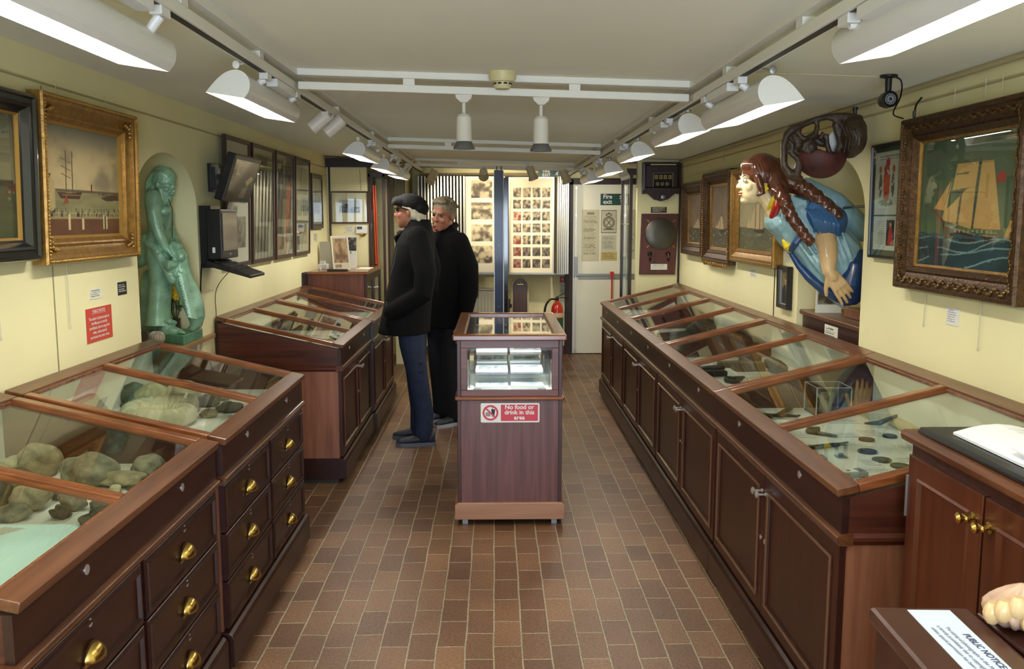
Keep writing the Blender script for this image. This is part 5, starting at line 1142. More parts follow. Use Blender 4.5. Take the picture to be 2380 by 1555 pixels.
# right end panel: indicator clock, plaque, tall case
t = thing('indicator_clock', 'dark wooden indicator box with small dials, high on the right end panel', 'clock', (1.44, 7.93, 1.70)); M_WALN = wood('dark_walnut', (36, 18, 14), (56, 28, 20), 'z')
Yp = 7.93
poly = [(1.275, 2.03), (1.605, 2.03), (1.605, 1.76), (1.56, 1.765), (1.50, 1.715), (1.44, 1.70), (1.38, 1.715), (1.32, 1.765), (1.275, 1.76)]
m = MB(); m.prism(poly, Yp - .05, Yp, lambda p, q, tt: (p, tt, q)); m.build('case', M_WALN, t, bevel=.003)
frame_mb((1.275, Yp - .05, 1.79), (1, 0, 0), (0, 0, 1), (0, -1, 0), .33, .24, [(0, 0), (0, .02), (.02, .022), (.03, .008)]).build('door_frame', M_WALN, t)
canvas('dials', (1.365, Yp - .0545, 1.81), (1, 0, 0), (0, 0, 1), .175, .13, art_indicator, t, m=paint('dial_paint', .2, .5), nx=70, ny=60)
MB().box(1.34, 1.56, Yp - .0735, Yp - .07, 2.005, 2.015).build('pale_strip', M_CREAM, t); m = MB(); m.lathe([(.018, 0), (.018, -.01), (.008, -.012), (.008, -.022), (.002, -.024)], (1.455, Yp - .05, 1.735), 18, 'y'); m.build('bell_push', M_GREY, t, smooth=True)
card('wall_label', 'dark label with pale lines under the indicator box', 'label', (1.36, Yp - .0005, 1.60), 'B', .14, .05, art_lines((58, 50, 42), (196, 190, 170), 4, 6), 'small wall labels')
t = thing('relic_board', 'mahogany wall board with a round grey metal disc and two hooks', 'board', (1.44, Yp, 1.06)); m = MB(); m.hexa([(1.265, Yp - .022, 1.062), (1.58, Yp - .022, 1.062), (1.605, Yp - .022, 1.592), (1.278, Yp - .022, 1.592), (1.265, Yp, 1.062), (1.58, Yp, 1.062), (1.605, Yp, 1.592), (1.278, Yp, 1.592)]); m.build('board', wood('relic_wood', (72, 28, 22), (92, 40, 30), 'z'), t, bevel=.004)
m = MB(); m.lathe([(.05, -.01), (.125, -.008), (.137, -.002), (.138, .004), (.05, .006)], (1.447, Yp - .028, 1.418), 48, 'y'); m.build('metal_disc', mat('pewter', (84, 80, 70), .35, .7, var=.15, vscale=10), t, smooth=True)
m = MB()
for a in (42, 138, 222, 318): c = Vector((1.447 + .15 * cos(radians(a)), Yp - .027, 1.418 + .165 * sin(radians(a)))); m.obox(c, (.03, .012, .009), Matrix.Rotation(radians(-a), 3, 'Y'))
m.build('clamp', M_BRASS, t)
for x in (1.355, 1.515):
    m = MB(); m.ell((x, Yp - .03, 1.245), (.02, .012, .02)); m.tube([(x, Yp - .04, 1.245), (x, Yp - .055, 1.21), (x, Yp - .045, 1.185), (x, Yp - .03, 1.19)], .008, 8); m.build('hook', mat('dark_bronze', (52, 38, 24), .35, .8), t, smooth=True)
canvas('label_plate', (1.365, Yp - .0235, 1.105), (1, 0, 0), (0, 0, 1), .145, .05, art_lines((222, 220, 206), (170, 168, 156), 4, 3), t, nx=30, ny=16)
t = thing('tall_glazed_case', 'tall glazed case with slim dark posts and moulded crown beside the white fire door', 'glazed case', (1.4, 8.3, 0))
m = MB()
for x, y in ((1.20, 8.03), (1.20, 8.55), (1.60, 8.03), (1.60, 8.55)): m.box(x - .014, x + .014, y - .014, y + .014, .8, 1.93)
m.build('post', M_WALN, t, bevel=.002); MB().box(1.19, 1.61, 8.02, 8.56, 0, .80).build('base_cupboard', M_WALN, t, bevel=.003)
m = MB(); m.prism([(0, 1.90), (-.012, 1.90), (-.02, 1.93), (-.04, 1.955), (-.045, 1.985), (0, 1.985)], 8.0, 8.58, lambda p, q, tt: (1.20 + p, tt, q)); m.box(1.20, 1.61, 8.01, 8.57, 1.93, 1.985); m.build('crown', M_WALN, t)
MB().box(1.196, 1.199, 8.04, 8.54, .80, 1.90).build('glass_pane', M_GLASS, t); MB().box(1.21, 1.59, 8.55, 8.553, .80, 1.90).build('glass_pane', M_GLASS, t)
m = MB(); m.tube([(1.196, 8.3, 1.50), (1.165, 8.3, 1.50)], .004, 6); m.ell((1.163, 8.3, 1.50), (.006, .018, .006)); m.build('door_handle', M_BRASS, t)

# ------------------------------------------------------------------ alcove furniture
t = thing('statue_table', 'pale topped wooden table standing in the left alcove under the green statue', 'table', (-1.80, 4.7, 0)); M_TBL = wood('table_edge', (150, 116, 76), (182, 148, 104), 'y', rough=.5, coat=0)
MB().box(-2.08, -1.60, 4.24, 5.165, .874, .90).build('table_top', M_TBL, t, bevel=.003)
for x in (-2.05, -1.645):
    for y in (4.27, 4.94): MB().box(x - .018, x + .018, y - .018, y + .018, 0, .874).build('leg', M_WHITE, t)
t = thing('figurehead_cabinet', 'mahogany cabinet in the right alcove carrying the figurehead', 'cabinet', (1.9, 4.38, 0))
MB().box(1.645, 2.12, 3.985, 4.775, .03, 1.045).build('body', M_MAH_Y, t, bevel=.003); MB().box(1.628, 2.13, 3.975, 4.785, 1.045, 1.07).build('top', M_RAIL_Y, t, bevel=.007); MB().box(1.66, 2.12, 4.0, 4.76, 0, .03).build('plinth', M_DARKSLOT, t)
card('cabinet_label', 'white label with a bold heading on the cabinet under the figurehead', 'label', (1.6445, 4.44, .945), 'R', .17, .085, art_lines((226, 224, 208), (110, 108, 98), 6, 12, .8, .1, head=True), 'small wall labels', nx=50, ny=40)
t = thing('leaning_leaflet', 'white photo leaflet leaning behind the figurehead on the alcove cabinet', 'leaflet', (1.78, 4.62, 1.07)); p0 = Vector((1.642, 4.58, 1.0705)); w = Vector((.13, -.01, 0)); h = Vector((.02, .05, .15))
MB().hexa([p0, p0 + w, p0 + w + h, p0 + h, p0 + Vector((0, .003, 0)), p0 + w + Vector((0, .003, 0)), p0 + w + h + Vector((0, .003, 0)), p0 + h + Vector((0, .003, 0))]).build('sheet', M_PAPER, t)
canvas('print', p0 + Vector((0, -.001, 0)), w.normalized(), h.normalized(), .13, .158, art_sheet([(.05, .95, .3, .85)], 3, (222, 220, 206), (150, 140, 116), (60, 54, 44)), t, nx=24, ny=24)
single(MB().box(1.72, 2.0, 4.16, 4.40, 1.07, 1.118), 'mount_block', wood('block_oak', (120, 66, 34), (158, 96, 54), 'x'), 'orange wooden block fixing the figurehead to its cabinet', 'block', bevel=.004)
card('alcove_label', 'pale sheet of print on the back wall of the right alcove', 'label', (2.138, 4.28, 1.44), 'R', .12, .10, art_lines((196, 190, 158), (150, 144, 120), 9, 3), 'small wall labels')
m = MB(); m.ell((2.135, 4.46, 1.53), (.006, .012, .012)); m.ell((2.135, 4.43, 1.538), (.005, .006, .010)); single(m, 'wall_stud', M_BLACK, 'two dark studs on the back wall of the right alcove', 'stud')
m = MB(); m.tube([(1.63, 3.965, 1.605), (1.66, 4.30, 1.60), (1.66, 4.55, 1.585)], .006, 6); single(m, 'stay_rod', M_BLACK, 'thin black stay rod crossing the right alcove behind the figurehead', 'rod')

# ------------------------------------------------------------------ figures
def axes(F, up=(0, 0, 1)):
    F = Vector(F).normalized(); U = Vector(up); Lf = U.cross(F).normalized(); U = F.cross(Lf); return F, Lf, U, Matrix((F, Lf, U)).transposed()
def head_shapes(m, c, F, up=(0, 0, 1), s=1.0, neck=True, chin=0.0):
    F, Lf, U, R = axes(F, up); c = Vector(c); k = s
    q = lambda f, l, u: c + (F * f + Lf * l + U * u) * k
    e = lambda f, l, u, a, b_, d: m.ell(q(f, l, u), (a * k, b_ * k, d * k), R, 16)
    e(-.012, 0, .03, .098, .077, .095); e(.022, 0, -.04, .072, .062, .088); e(.045, 0, -.075, .045, .048, .045); e(.062 + chin, 0, -.108, .026, .03, .02)
    e(.076, 0, .022, .018, .052, .012); e(.085, 0, .002, .012, .012, .03)
    m.limb([q(.086, 0, .004), q(.108, 0, -.034)], [.008 * k, .013 * k]); e(.098, .012, -.037, .011, .009, .009); e(.098, -.012, -.037, .011, .009, .009)
    for l in (1, -1):
        e(.058, .036 * l, -.035, .026, .026, .026); e(-.014, .077 * l, -.018, .021, .010, .032); e(-.010, .083 * l, -.016, .010, .006, .02)
    e(.083, 0, -.066, .015, .024, .007); e(.081, 0, -.079, .014, .022, .008); e(.075, 0, -.09, .014, .02, .008)
    if neck: m.limb([q(-.03, 0, -.06), q(-.045, 0, -.20)], [.056 * k, .060 * k])
    return q, R
def hand_shapes(m, wrist, D, Npalm, side, s=1.0, curl=.35, spread=.06):
    """wrist point, finger direction, palm normal, side = +1/-1 for the thumb side"""
    D = Vector(D).normalized(); Np = Vector(Npalm); Np = (Np - D * Np.dot(D)).normalized(); T = D.cross(Np).normalized() * side; w = Vector(wrist)
    m.limb([w, w + D * .03 * s], [.026 * s, .027 * s])
    for l in (-.027, -.009, .009, .027): m.limb([w + D * .02 * s + T * l * .6 * s, w + D * .085 * s + T * l * s], [.017 * s, .0125 * s], 10)
    for i, (l, ln) in enumerate(((.030, .074), (.010, .083), (-.010, .077), (-.029, .060))):
        p = w + D * .085 * s + T * l * s; d = (D + T * spread * (1.5 - i)).normalized(); pts = [p]; a = curl * (.5 + .25 * i)
        for j, f in enumerate((.45, .32, .25)):
            d = (d * cos(a * .8) + Np * sin(a * .8)).normalized(); p = p + d * ln * f * s; pts.append(p)
        m.limb(pts, [.0092 * s, .0088 * s, .0082 * s, .0072 * s], 10)
    p = w + D * .028 * s + T * .026 * s; d = (D * .75 + T * .7 + Np * .3).normalized(); p2 = p + d * .042 * s; p3 = p2 + (d * .8 + D * .45 + Np * .1).normalized() * .032 * s
    m.limb([p, p2, p3], [.014 * s, .0105 * s, .0085 * s], 10)
M_SKIN = mat('skin', (160, 104, 80), .5, var=.08, vscale=40); M_COAT = mat('black_coat', (7, 7, 8), .9, spec=.25, bump=.4, bscale=14); M_COAT2 = mat('black_fleece', (5, 5, 6), .95, spec=.2, bump=.3, bscale=18)
M_JEAN = mat('blue_jeans', (33, 44, 68), .85, var=.2, vscale=14, bump=.4, bscale=30); M_TROUS = mat('black_trousers', (14, 14, 18), .85, bump=.3, bscale=16)
M_WHAIR = mat('white_hair', (214, 204, 176), .6, var=.15, vscale=50, bump=.5, bscale=90); M_GHAIR = mat('grey_hair', (128, 116, 92), .6, var=.25, vscale=60, bump=.5, bscale=90)
M_SHOE = mat('shoe_dark', (54, 57, 66), .6, var=.25, vscale=30); M_SOLE = mat('shoe_sole', (92, 96, 106), .6); M_WSOLE = mat('white_sole', (200, 200, 206), .5)
def ell_ring(c, R, a, b_, n=28, sq=1.0):
    out = []
    for k in range(n):
        x, y = cos(2 * pi * k / n), sin(2 * pi * k / n); x = abs(x) ** sq * (1 if x > 0 else -1); y = abs(y) ** sq * (1 if y > 0 else -1); out.append(Vector(c) + R @ Vector((a * x, b_ * y, 0)))
    return out
def shoe(p, heel, toe, side_v, sole_m, up_m):
    heel, toe = Vector(heel), Vector(toe); d = (toe - heel); ln = d.length; d.normalize(); sv = Vector((-d.y, d.x, 0))
    prof = [(0, .028, .10), (.06, .034, .105), (.25, .034, .085), (.45, .040, .075), (.65, .047, .060), (.85, .042, .048), (.97, .022, .036)]
    m = MB(); m.loft([[heel + d * (f * ln) + sv * (w * cos(2 * pi * k / 16)) + Vector((0, 0, .018 + (h - .018) * (.5 + .5 * sin(2 * pi * k / 16)))) for k in range(16)] for f, w, h in prof]); s = m.build('shoe', up_m, p, smooth=True, angle=80)
    m = MB(); m.loft([[heel + d * (f * ln * 1.03 - .004) + sv * ((w + .004) * cos(2 * pi * k / 20)) * 1.0 + Vector((0, 0, .012 + .012 * (1 if sin(2 * pi * k / 20) > 0 else -1))) for k in range(20)] for f, w, h in prof]); m.build('sole', sole_m, s)
    m = MB()
    for i in range(4):
        c = heel + d * ln * (.38 + i * .075) + Vector((0, 0, .082 - i * .006)); m.limb([c - sv * .026 - Vector((0, 0, .012)), c + Vector((0, 0, .004)), c + sv * .026 - Vector((0, 0, .012))], [.003, .003, .003], 6)
    m.build('laces', mat('lace_grey', (90, 92, 98), .7), s)

# man in a flat cap
hc = at(952, 490, 6.18); F1 = Vector((-1, .16, .04))
t = thing('person', 'man in a black flat cap, black coat and blue jeans facing the left counters', 'person', (-.53, 6.2, 0))
m = MB(); q, Rh = head_shapes(m, hc, F1, s=.935, chin=-.004)
m.loft([ell_ring((-.53, 6.2, z), Matrix.Identity(3), a, b_) for z, a, b_ in ((.84, .08, .12), (1.1, .08, .12), (1.35, .08, .13), (1.42, .07, .11), (1.48, .05, .055))])
for y, ax, kx in ((6.105, -.494, -.53), (6.295, -.54, -.56)): m.limb([(-.57, y, .86), (-.565, y, .70), (kx, y, .48), (ax + .005, y, .22), (ax, y, .07)], [.075, .06, .046, .038, .036])
for y, s in ((5.99, 1), (6.41, -1)): m.limb([(-.52, 6.2 - s * .14, 1.40), (-.465, 6.2 - s * .24, 1.20), (-.48, 6.2 - s * .255, 1.06), (-.57, 6.2 - s * .22, 1.0), (-.62, 6.2 - s * .15, .98)], [.045, .042, .038, .034, .028]); hand_shapes(m, (-.62, 6.2 - s * .15, .98), (-.25, 0, -1), (0, s, 0), s, .85)
fuse(m, .0075, 2).build('body', M_SKIN, t, smooth=True, angle=180)
m = MB(); I3 = Matrix.Identity(3)
m.loft([ell_ring((cx, 6.2, z), I3, a, b_) for z, cx, a, b_ in ((.772, -.628, .180, .232), (.86, -.615, .172, .236), (.98, -.597, .163, .236), (1.13, -.569, .156, .232), (1.28, -.553, .145, .228), (1.38, -.543, .132, .215), (1.45, -.528, .112, .185), (1.50, -.516, .088, .125), (1.545, -.520, .078, .088))])
for s in (-1, 1): m.limb([(-.51, 6.2 + s * .165, 1.43), (-.455, 6.2 + s * .245, 1.20), (-.475, 6.2 + s * .265, 1.06), (-.58, 6.2 + s * .25, .99), (-.69, 6.2 + s * .215, .935)], [.078, .076, .07, .064, .056], 16)
for s in (-1, 1): m.limb([(-.55, 6.2 + s * .15, 1.0), (-.70, 6.2 + s * .20, .90), (-.72, 6.2 + s * .20, .85)], [.02, .02, .015])
for k in range(5): m.limb([(-.47 - .01 * k, 5.955 + .003 * k, 1.15 - k * .035), (-.42 - .025 * k, 5.93, 1.13 - k * .03)], [.016, .01])
jk = fuse(m, .0085, 3).build('coat', M_COAT, t, smooth=True, angle=180)
m = MB(); m.loft([[Vector((-.535 - .012 * k + r_ * 1.15 * cos(2 * pi * j / 32), 6.2 + r_ * sin(2 * pi * j / 32), zz + .050 * cos(2 * pi * j / 32))) for j in range(32)] for k, (r_, zz) in enumerate(((.104, 1.445), (.098, 1.475), (.090, 1.505), (.084, 1.512), (.078, 1.500), (.080, 1.455)))], cap=False); m.limb([(-.625, 6.13, 1.455), (-.668, 6.145, 1.425), (-.655, 6.16, 1.37)], [.014, .016, .014]); m.limb([(-.625, 6.27, 1.455), (-.668, 6.255, 1.425), (-.655, 6.24, 1.37)], [.014, .016, .014]); fuse(m, .006, 2).build('collar', M_COAT, jk, smooth=True, angle=180)
m = MB(); m.tube([(-.715, 5.985, 1.00), (-.735, 5.99, .95), (-.72, 5.98, .92), (-.705, 5.975, .90)], .004, 6); m.tube([(-.645, 5.968, 1.36), (-.665, 5.962, 1.25), (-.69, 5.965, 1.18)], .003, 6); m.build('piping', mat('coat_piping', (70, 70, 72), .5), jk)
m = MB()
for y, ax, kx in ((6.105, -.494, -.53), (6.295, -.54, -.56)):
    m.limb([(-.57, y, .88), (-.565, y, .70), (kx, y, .48), (ax + .005, y, .22), (ax, y, .075)], [.10, .088, .070, .066, .064], 16)
    for k in range(6): m.limb([(kx - .07 + .006 * k, y - .015, .60 - k * .06), (kx + .03, y - .072 + .002 * k, .585 - k * .06), (kx + .06, y, .60 - k * .06)], [.007, .010, .006], 6)
m.ell((-.57, 6.2, .86), (.12, .18, .10)); fuse(m, .0075, 2).build('jeans', M_JEAN, t, smooth=True, angle=180)
shoe(t, (-.415, 6.105, 0), (-.69, 6.08, 0), 1, M_SOLE, M_SHOE); shoe(t, (-.46, 6.30, 0), (-.735, 6.30, 0), 1, M_SOLE, M_SHOE)
m = MB(); F, Lf, U, R = axes(F1); tb = Matrix.Rotation(radians(13), 3, 'Y'); A_ = lambda px, py: at(px, py, 6.18)
m.ell(A_(958, 473), (.106, .098, .066), tb, 24); m.ell(A_(938, 470), (.080, .088, .040), tb); m.ell(A_(924, 470), (.042, .078, .020), Matrix.Rotation(radians(4), 3, 'Y')); m.ell(A_(976, 484), (.062, .090, .058), tb); m.ell(A_(922, 474), (.036, .074, .009), Matrix.Rotation(radians(-4), 3, 'Y')); m.ell(A_(963, 450), (.011, .011, .006))
fuse(m, .005, 2).build('flat_cap', mat('cap_cloth', (12, 11, 15), .9, bump=.3, bscale=120), t, smooth=True, angle=180)
m = MB(); m.ell(q(-.075, 0, -.03), (.04, .07, .055), R); m.ell(q(-.045, .05, -.02), (.045, .032, .045), R); m.ell(q(-.045, -.05, -.02), (.045, .032, .045), R); m.ell(q(-.08, 0, -.075), (.03, .055, .028), R)
for l in (1, -1): m.limb([q(.03, .072 * l, .03), q(-.02, .08 * l, .018), q(-.07, .066 * l, -.04)], [.010, .012, .012]); m.limb([q(-.055, .074 * l, .0), q(-.085, .058 * l, -.07)], [.010, .012])
fuse(m, .005, 1).build('hair', M_WHAIR, t, smooth=True, angle=180)
m = MB()
for l in (1, -1): m.tube([q(.095, .05 * l, .012), q(.06, .072 * l, .016), q(-.012, .085 * l, .006)], .0028, 6); m.tube([q(.096 + .002 * cos(a), .032 * l + .022 * cos(a), .0 + .018 * sin(a)) for a in [2 * pi * k / 14 for k in range(15)]], .0022, 6)
m.tube([q(.098, .011, .004), q(.102, 0, .006), q(.098, -.011, .004)], .002, 6); m.build('glasses', M_BLACK, t)
for l in (1, -1): MB().ell(q(.082, .032 * l, .0), (.010, .011, .008), R).build('eye', mat('eye_dark', (40, 28, 24), .2), t, smooth=True)
m = MB(); m.ell(q(.090, 0, -.066), (.010, .018, .005), R); m.ell(q(.088, 0, -.078), (.009, .016, .006), R); m.build('lips', mat('lip_brown', (136, 72, 62), .5), t, smooth=True)

# second man behind him
hc = at(1030, 497, 6.70); F2 = Vector((-.50, -.86, -.16)); up2 = (.16, 0, 1)
t = thing('person', 'grey haired man in black behind the flat capped man, hand held to his chin', 'person', (-.38, 6.78, 0))
m = MB(); q, Rh = head_shapes(m, hc, F2, up2, s=.96)
F, Lf, U, R = axes((-.78, -.62, 0)); B = Vector((-.375, 6.78, 0))
W = lambda f, l, z: B + F * f + Lf * l + Vector((0, 0, z))
m.loft([ell_ring(W(0, 0, z), R, a, b_) for z, a, b_ in ((.84, .07, .11), (1.1, .07, .11), (1.32, .07, .12), (1.38, .06, .10), (1.45, .045, .05))])
for l in (.09, -.09): m.limb([W(0, l, .86), W(0, l, .68), W(.01, l, .47), W(-.015, l, .22), W(-.02, l, .07)], [.075, .06, .046, .038, .036])
m.limb([W(-.01, .13, 1.36), W(-.06, .225, 1.20), W(-.055, .245, 1.03), W(.0, .25, .84), W(.01, .25, .80)], [.045, .04, .036, .03, .028]); wl = W(.012, .248, .80); hand_shapes(m, wl, (-.12, -.15, -1), -Lf + F * .2, -1, 1.02, .30)
chin = q(.135, -.035, -.10); wr = chin + Vector((-.05, -.015, -.085)); m.limb([W(-.01, -.13, 1.36), W(.07, -.225, 1.17), W(.13, -.22, 1.13), wr + Vector((.02, .01, -.05)), wr], [.045, .04, .036, .03, .027]); hand_shapes(m, wr, (chin - wr) + Vector((.02, -.03, .05)), Vector((.6, .5, .1)), 1, .95, .95)
fuse(m, .0065, 2).build('body', M_SKIN, t, smooth=True, angle=180)
m = MB(); m.loft([ell_ring(W(f, 0, z), R, a, b_) for z, f, a, b_ in ((.74, 0, .155, .185), (.9, 0, .155, .19), (1.1, -.005, .15, .20), (1.28, -.01, .14, .205), (1.37, -.01, .125, .195), (1.43, -.012, .10, .155), (1.475, -.005, .08, .09))])
m.limb([W(-.01, .165, 1.385), W(-.06, .225, 1.20), W(-.055, .245, 1.03), W(.0, .25, .84)], [.074, .070, .062, .05], 16)
m.limb([W(-.01, -.165, 1.385), W(.07, -.225, 1.17), W(.13, -.22, 1.13), wr + Vector((.02, .01, -.05))], [.074, .066, .06, .045], 16)
m.limb([W(.05, .07, 1.44), W(.0, .09, 1.48), W(-.07, .04, 1.50), W(-.07, -.04, 1.50), W(.0, -.09, 1.48), W(.05, -.07, 1.44)], [.02, .026, .028, .028, .026, .02])
jk = fuse(m, .0085, 3).build('jacket', M_COAT2, t, smooth=True, angle=180)
m = MB(); m.ell(W(.142, .05, 1.235), (.012, .007, .006), R); m.ell(W(.142, .075, 1.228), (.007, .007, .006), R); m.build('badge', M_SIGNW, jk)
m = MB(); m.tube([W(-.095, .275, 1.14), W(-.09, .295, 1.05), W(-.08, .30, .97)], .004, 6); m.build('zip', mat('zip_red', (62, 22, 24), .5), jk)
m = MB()
for l in (.09, -.09): m.limb([W(0, l, .86), W(.0, l, .68), W(.01, l, .47), W(-.015, l, .22), W(-.02, l, .07)], [.10, .09, .072, .068, .066], 16)
m.ell(W(0, 0, .84), (.12, .16, .09), R); fuse(m, .009, 2).build('trousers', M_TROUS, t, smooth=True, angle=180)
for l in (.09, -.09): shoe(t, W(-.11, l, 0), W(.17, l, 0), 1, M_WSOLE, M_SHOE)
m = MB(); e = lambda f, l, u, a, b_, d: m.ell(q(f, l, u), (a, b_, d), Rh, 16)
e(-.018, 0, .055, .094, .080, .078); e(-.055, 0, .0, .058, .076, .075); e(.045, .01, .105, .04, .055, .022); e(.055, -.03, .10, .03, .03, .02)
for l in (1, -1): e(-.005, .068 * l, .02, .030, .014, .035)
for k in range(9): a = -1.1 + k * .27; m.limb([q(.06 - .004 * k, .06 * sin(a), .088), q(-.02, .085 * sin(a), .125 - .02 * abs(a)), q(-.09, .08 * sin(a), .05)], [.010, .012, .012], 8)
fuse(m, .005, 1).build('hair', M_GHAIR, t, smooth=True, angle=180)
for l in (1, -1): MB().ell(q(.081, .032 * l, -.001), (.010, .012, .007), Rh).build('eye', mat('eye_dark', (40, 28, 24), .2), t, smooth=True)
m = MB()
for l in (1, -1): m.limb([q(.094, .016 * l, .021), q(.088, .05 * l, .022)], [.005, .004], 8)
m.build('eyebrows', M_GHAIR, t)

# ------------------------------------------------------------------ green statue
S = lambda zx, zy, dy=0.0: at(300 + zx / 3.2417, 340 + zy / 3.2417, 4.80 + dy)
M_VERD = mat('green_bronze', (140, 182, 152), .36, .1, spec=.6, var=.3, vscale=14, bump=.35, bscale=40, coat=.2)
t = thing('statue', 'green bronze statue of a bearded man with a long tailed sea creature', 'statue', (-1.70, 4.8, .90))
u = 1 / 3.2417 * 4.8 / 2100       # metres per zoom unit
mbody = MB(); m = MB(); Fh = Vector((.86, -.30, -.30)); hc = S(268, 280, 0)
q, Rs = head_shapes(m, hc, Fh, (.2, 0, 1), s=.62, neck=False); RB = Rs
m.limb([hc, S(225, 400)], [.036, .042])
m.ell(q(-.03, 0, .035), (.068, .060, .066), RB); m.ell(q(-.07, 0, -.06), (.034, .046, .05), RB)
for k in range(10): a = -1.3 + k * .29; m.limb([q(.050, .05 * sin(a), .100 - .02 * abs(a)), q(-.01, .085 * sin(a), .125 - .03 * abs(a)), q(-.075, .088 * sin(a), .055), q(-.105, .085 * sin(a), -.03), q(-.10, .075 * sin(a), -.11)], [.0065, .008, .009, .009, .007], 8)
for k in range(9): a = -.062 + k * .0155; m.limb([q(.086 - abs(a) * .5, a * .8, -.092), q(.092 - abs(a) * .6, a * 1.05, -.13), q(.066 - abs(a) * .4, a * .8, -.178)], [.0075, .009, .005], 8)
m.limb([q(.094, .03, -.066), q(.104, .0, -.056), q(.094, -.03, -.066)], [.006, .008, .006])
for l in (1, -1): m.limb([q(.02, .06 * l, -.05), q(.05, .05 * l, -.12), q(.07, .02 * l, -.15)], [.014, .016, .012])
fuse(m, .003, 0).build('head', M_VERD, t, smooth=True, angle=180); m = MB(); m.limb([hc + (S(225, 400) - hc) * .3, S(225, 400)], [.034, .042])
# trunk bent forward, shoulders and arms
rg = lambda pts: m.loft([ell_ring(p, Matrix.Rotation(r, 3, 'Y'), a, b_) for p, a, b_, r in pts])
rg([(S(215, 660), 68 * u, .085, 0), (S(222, 600), 72 * u, .088, 0), (S(226, 540), 80 * u, .098, .05), (S(222, 470), 82 * u, .112, .12), (S(215, 410), 66 * u, .112, .2), (S(212, 372), 34 * u, .07, .2)])
m.ell(S(262, 490, -.045), (.035, .045, .03)); m.ell(S(262, 490, .045), (.035, .045, .03))
m.limb([S(178, 385, -.105), S(182, 480, -.125), S(205, 600, -.12)], [.043, .038, .031], 16); m.limb([S(205, 600, -.12), S(240, 690, -.115), S(272, 760, -.105)], [.031, .028, .021], 16)
hand_shapes(m, S(272, 760, -.105), S(318, 830, -.09) - S(272, 760, -.105), (.6, .5, -.2), -1, .62, .75)
m.limb([S(225, 385, .105), S(290, 520, .13), S(300, 620, .12)], [.042, .036, .03]); m.limb([S(300, 620, .12), S(340, 700, .08), S(365, 735, .04)], [.03, .026, .021]); hand_shapes(m, S(365, 735, .04), (.5, -.3, -.8), (-.5, 0, -.3), 1, .62, .8)
# breeches, legs, foot
rg([(S(225, 1345), 100 * u, .085, 0), (S(222, 1290), 84 * u, .075, 0), (S(232, 1180), 76 * u, .072, 0), (S(242, 1050), 78 * u, .078, 0), (S(250, 930), 92 * u, .095, 0), (S(250, 820), 118 * u, .11, 0), (S(228, 720), 88 * u, .11, 0), (S(215, 645), 72 * u, .09, 0)])
m.limb([S(170, 1000, .07), S(150, 1200, .08), S(155, 1340, .08)], [.055, .048, .055]); m.limb([S(200, 1330, -.02), S(310, 1318, -.05), S(345, 1330, -.03)], [.018, .016, .012])
m.limb([S(280, 1345, -.03), S(285, 1385, -.03)], [.032, .030]); m.limb([S(275, 1390, -.03), S(330, 1388, -.035), S(385, 1400, -.04)], [.030, .027, .018])
for k in range(5): m.limb([S(380, 1398, -.07 + k * .016), S(412 - 5 * k, 1405, -.075 + k * .018)], [.009, .0075], 8)
m.limb([S(165, 1375, .08), S(230, 1380, .07)], [.03, .022])
# draped creature: body over the hip, tail sweeping down and curling back
tail = [S(300, 770, -.07), S(350, 770, -.06), S(388, 830, -.05), S(385, 920, -.04), S(415, 1020, -.04), S(455, 1110, -.04), S(488, 1200, -.04), S(508, 1280, -.04), S(505, 1340, -.03), S(478, 1372, -.03), S(440, 1380, -.02)]
m.limb(tail, [.026, .040, .042, .050, .052, .056, .054, .045, .032, .020, .008], 18)
for k in range(16): f = k / 15; p = S(400 + 80 * f, 960 + 330 * f, -.09); m.limb([p + Vector((-.018, -.02, .008)), p + Vector((0, -.014, 0)), p + Vector((.022, 0, -.006))], [.006, .008, .005], 6)
m.limb([S(335, 740, -.08), S(372, 765, -.09), S(395, 755, -.07)], [.018, .022, .012]); m.ell(S(385, 830, -.085), (.026, .02, .03))
m.limb([S(340, 860, -.09), S(335, 940, -.08), S(370, 1000, -.07)], [.016, .018, .012])
# frilled fin / net edge across the thigh
fr = [S(150, 730, -.10), S(195, 770, -.12), S(235, 840, -.125), S(275, 910, -.12), S(300, 960, -.11), S(325, 1010, -.10)]
for i, p in enumerate(fr):
    for k in range(4): 
        j = min(i + 1, len(fr) - 1); pp = p.lerp(fr[j], k / 4); m.ell(pp + Vector((.010 * ((k % 2) * 2 - 1), -.006 * (k % 2), .004)), (.013, .018, .012), n=8)
m.limb([S(270, 880, -.13), S(300, 900, -.14), S(340, 890, -.12)], [.022, .03, .02]); m.limb(fr, [.022] * 6)
m.limb([S(150, 700, -.04), S(130, 800, -.01), S(95, 870, .0), S(70, 905, .01)], [.045, .04, .03, .012], 14)
sb = fuse(m, .0042, 1).build('figure', M_VERD, t, smooth=True, angle=180)
m = MB(); m.tube([S(182, 930, .09), S(95, 1340, .09)], .010, 8); m.build('oar', mat('dark_green_bronze', (48, 76, 60), .4, .3), t, smooth=True)
m = MB(); m.tube([S(298, 400, -.06), S(325, 470, -.06), S(325, 690, -.06)], .0022, 6); m.build('cord', M_GILTD, t)
m = MB(); b0 = .9; c4 = [Vector((-1.608, 4.66, b0)), Vector((-1.608, 4.965, b0)), Vector((-1.86, 4.985, b0)), Vector((-1.775, 4.75, b0))]; c4 = [Vector((-1.611, 4.665, b0)), Vector((-1.611, 4.975, b0)), Vector((-1.87, 4.985, b0)), Vector((-1.80, 4.80, b0))]
m.hexa(c4 + [p + Vector((0, 0, .048)) for p in c4]); m.build('plinth', mat('green_plinth', (96, 150, 120), .45, .1, var=.25, vscale=18), t, bevel=.004)
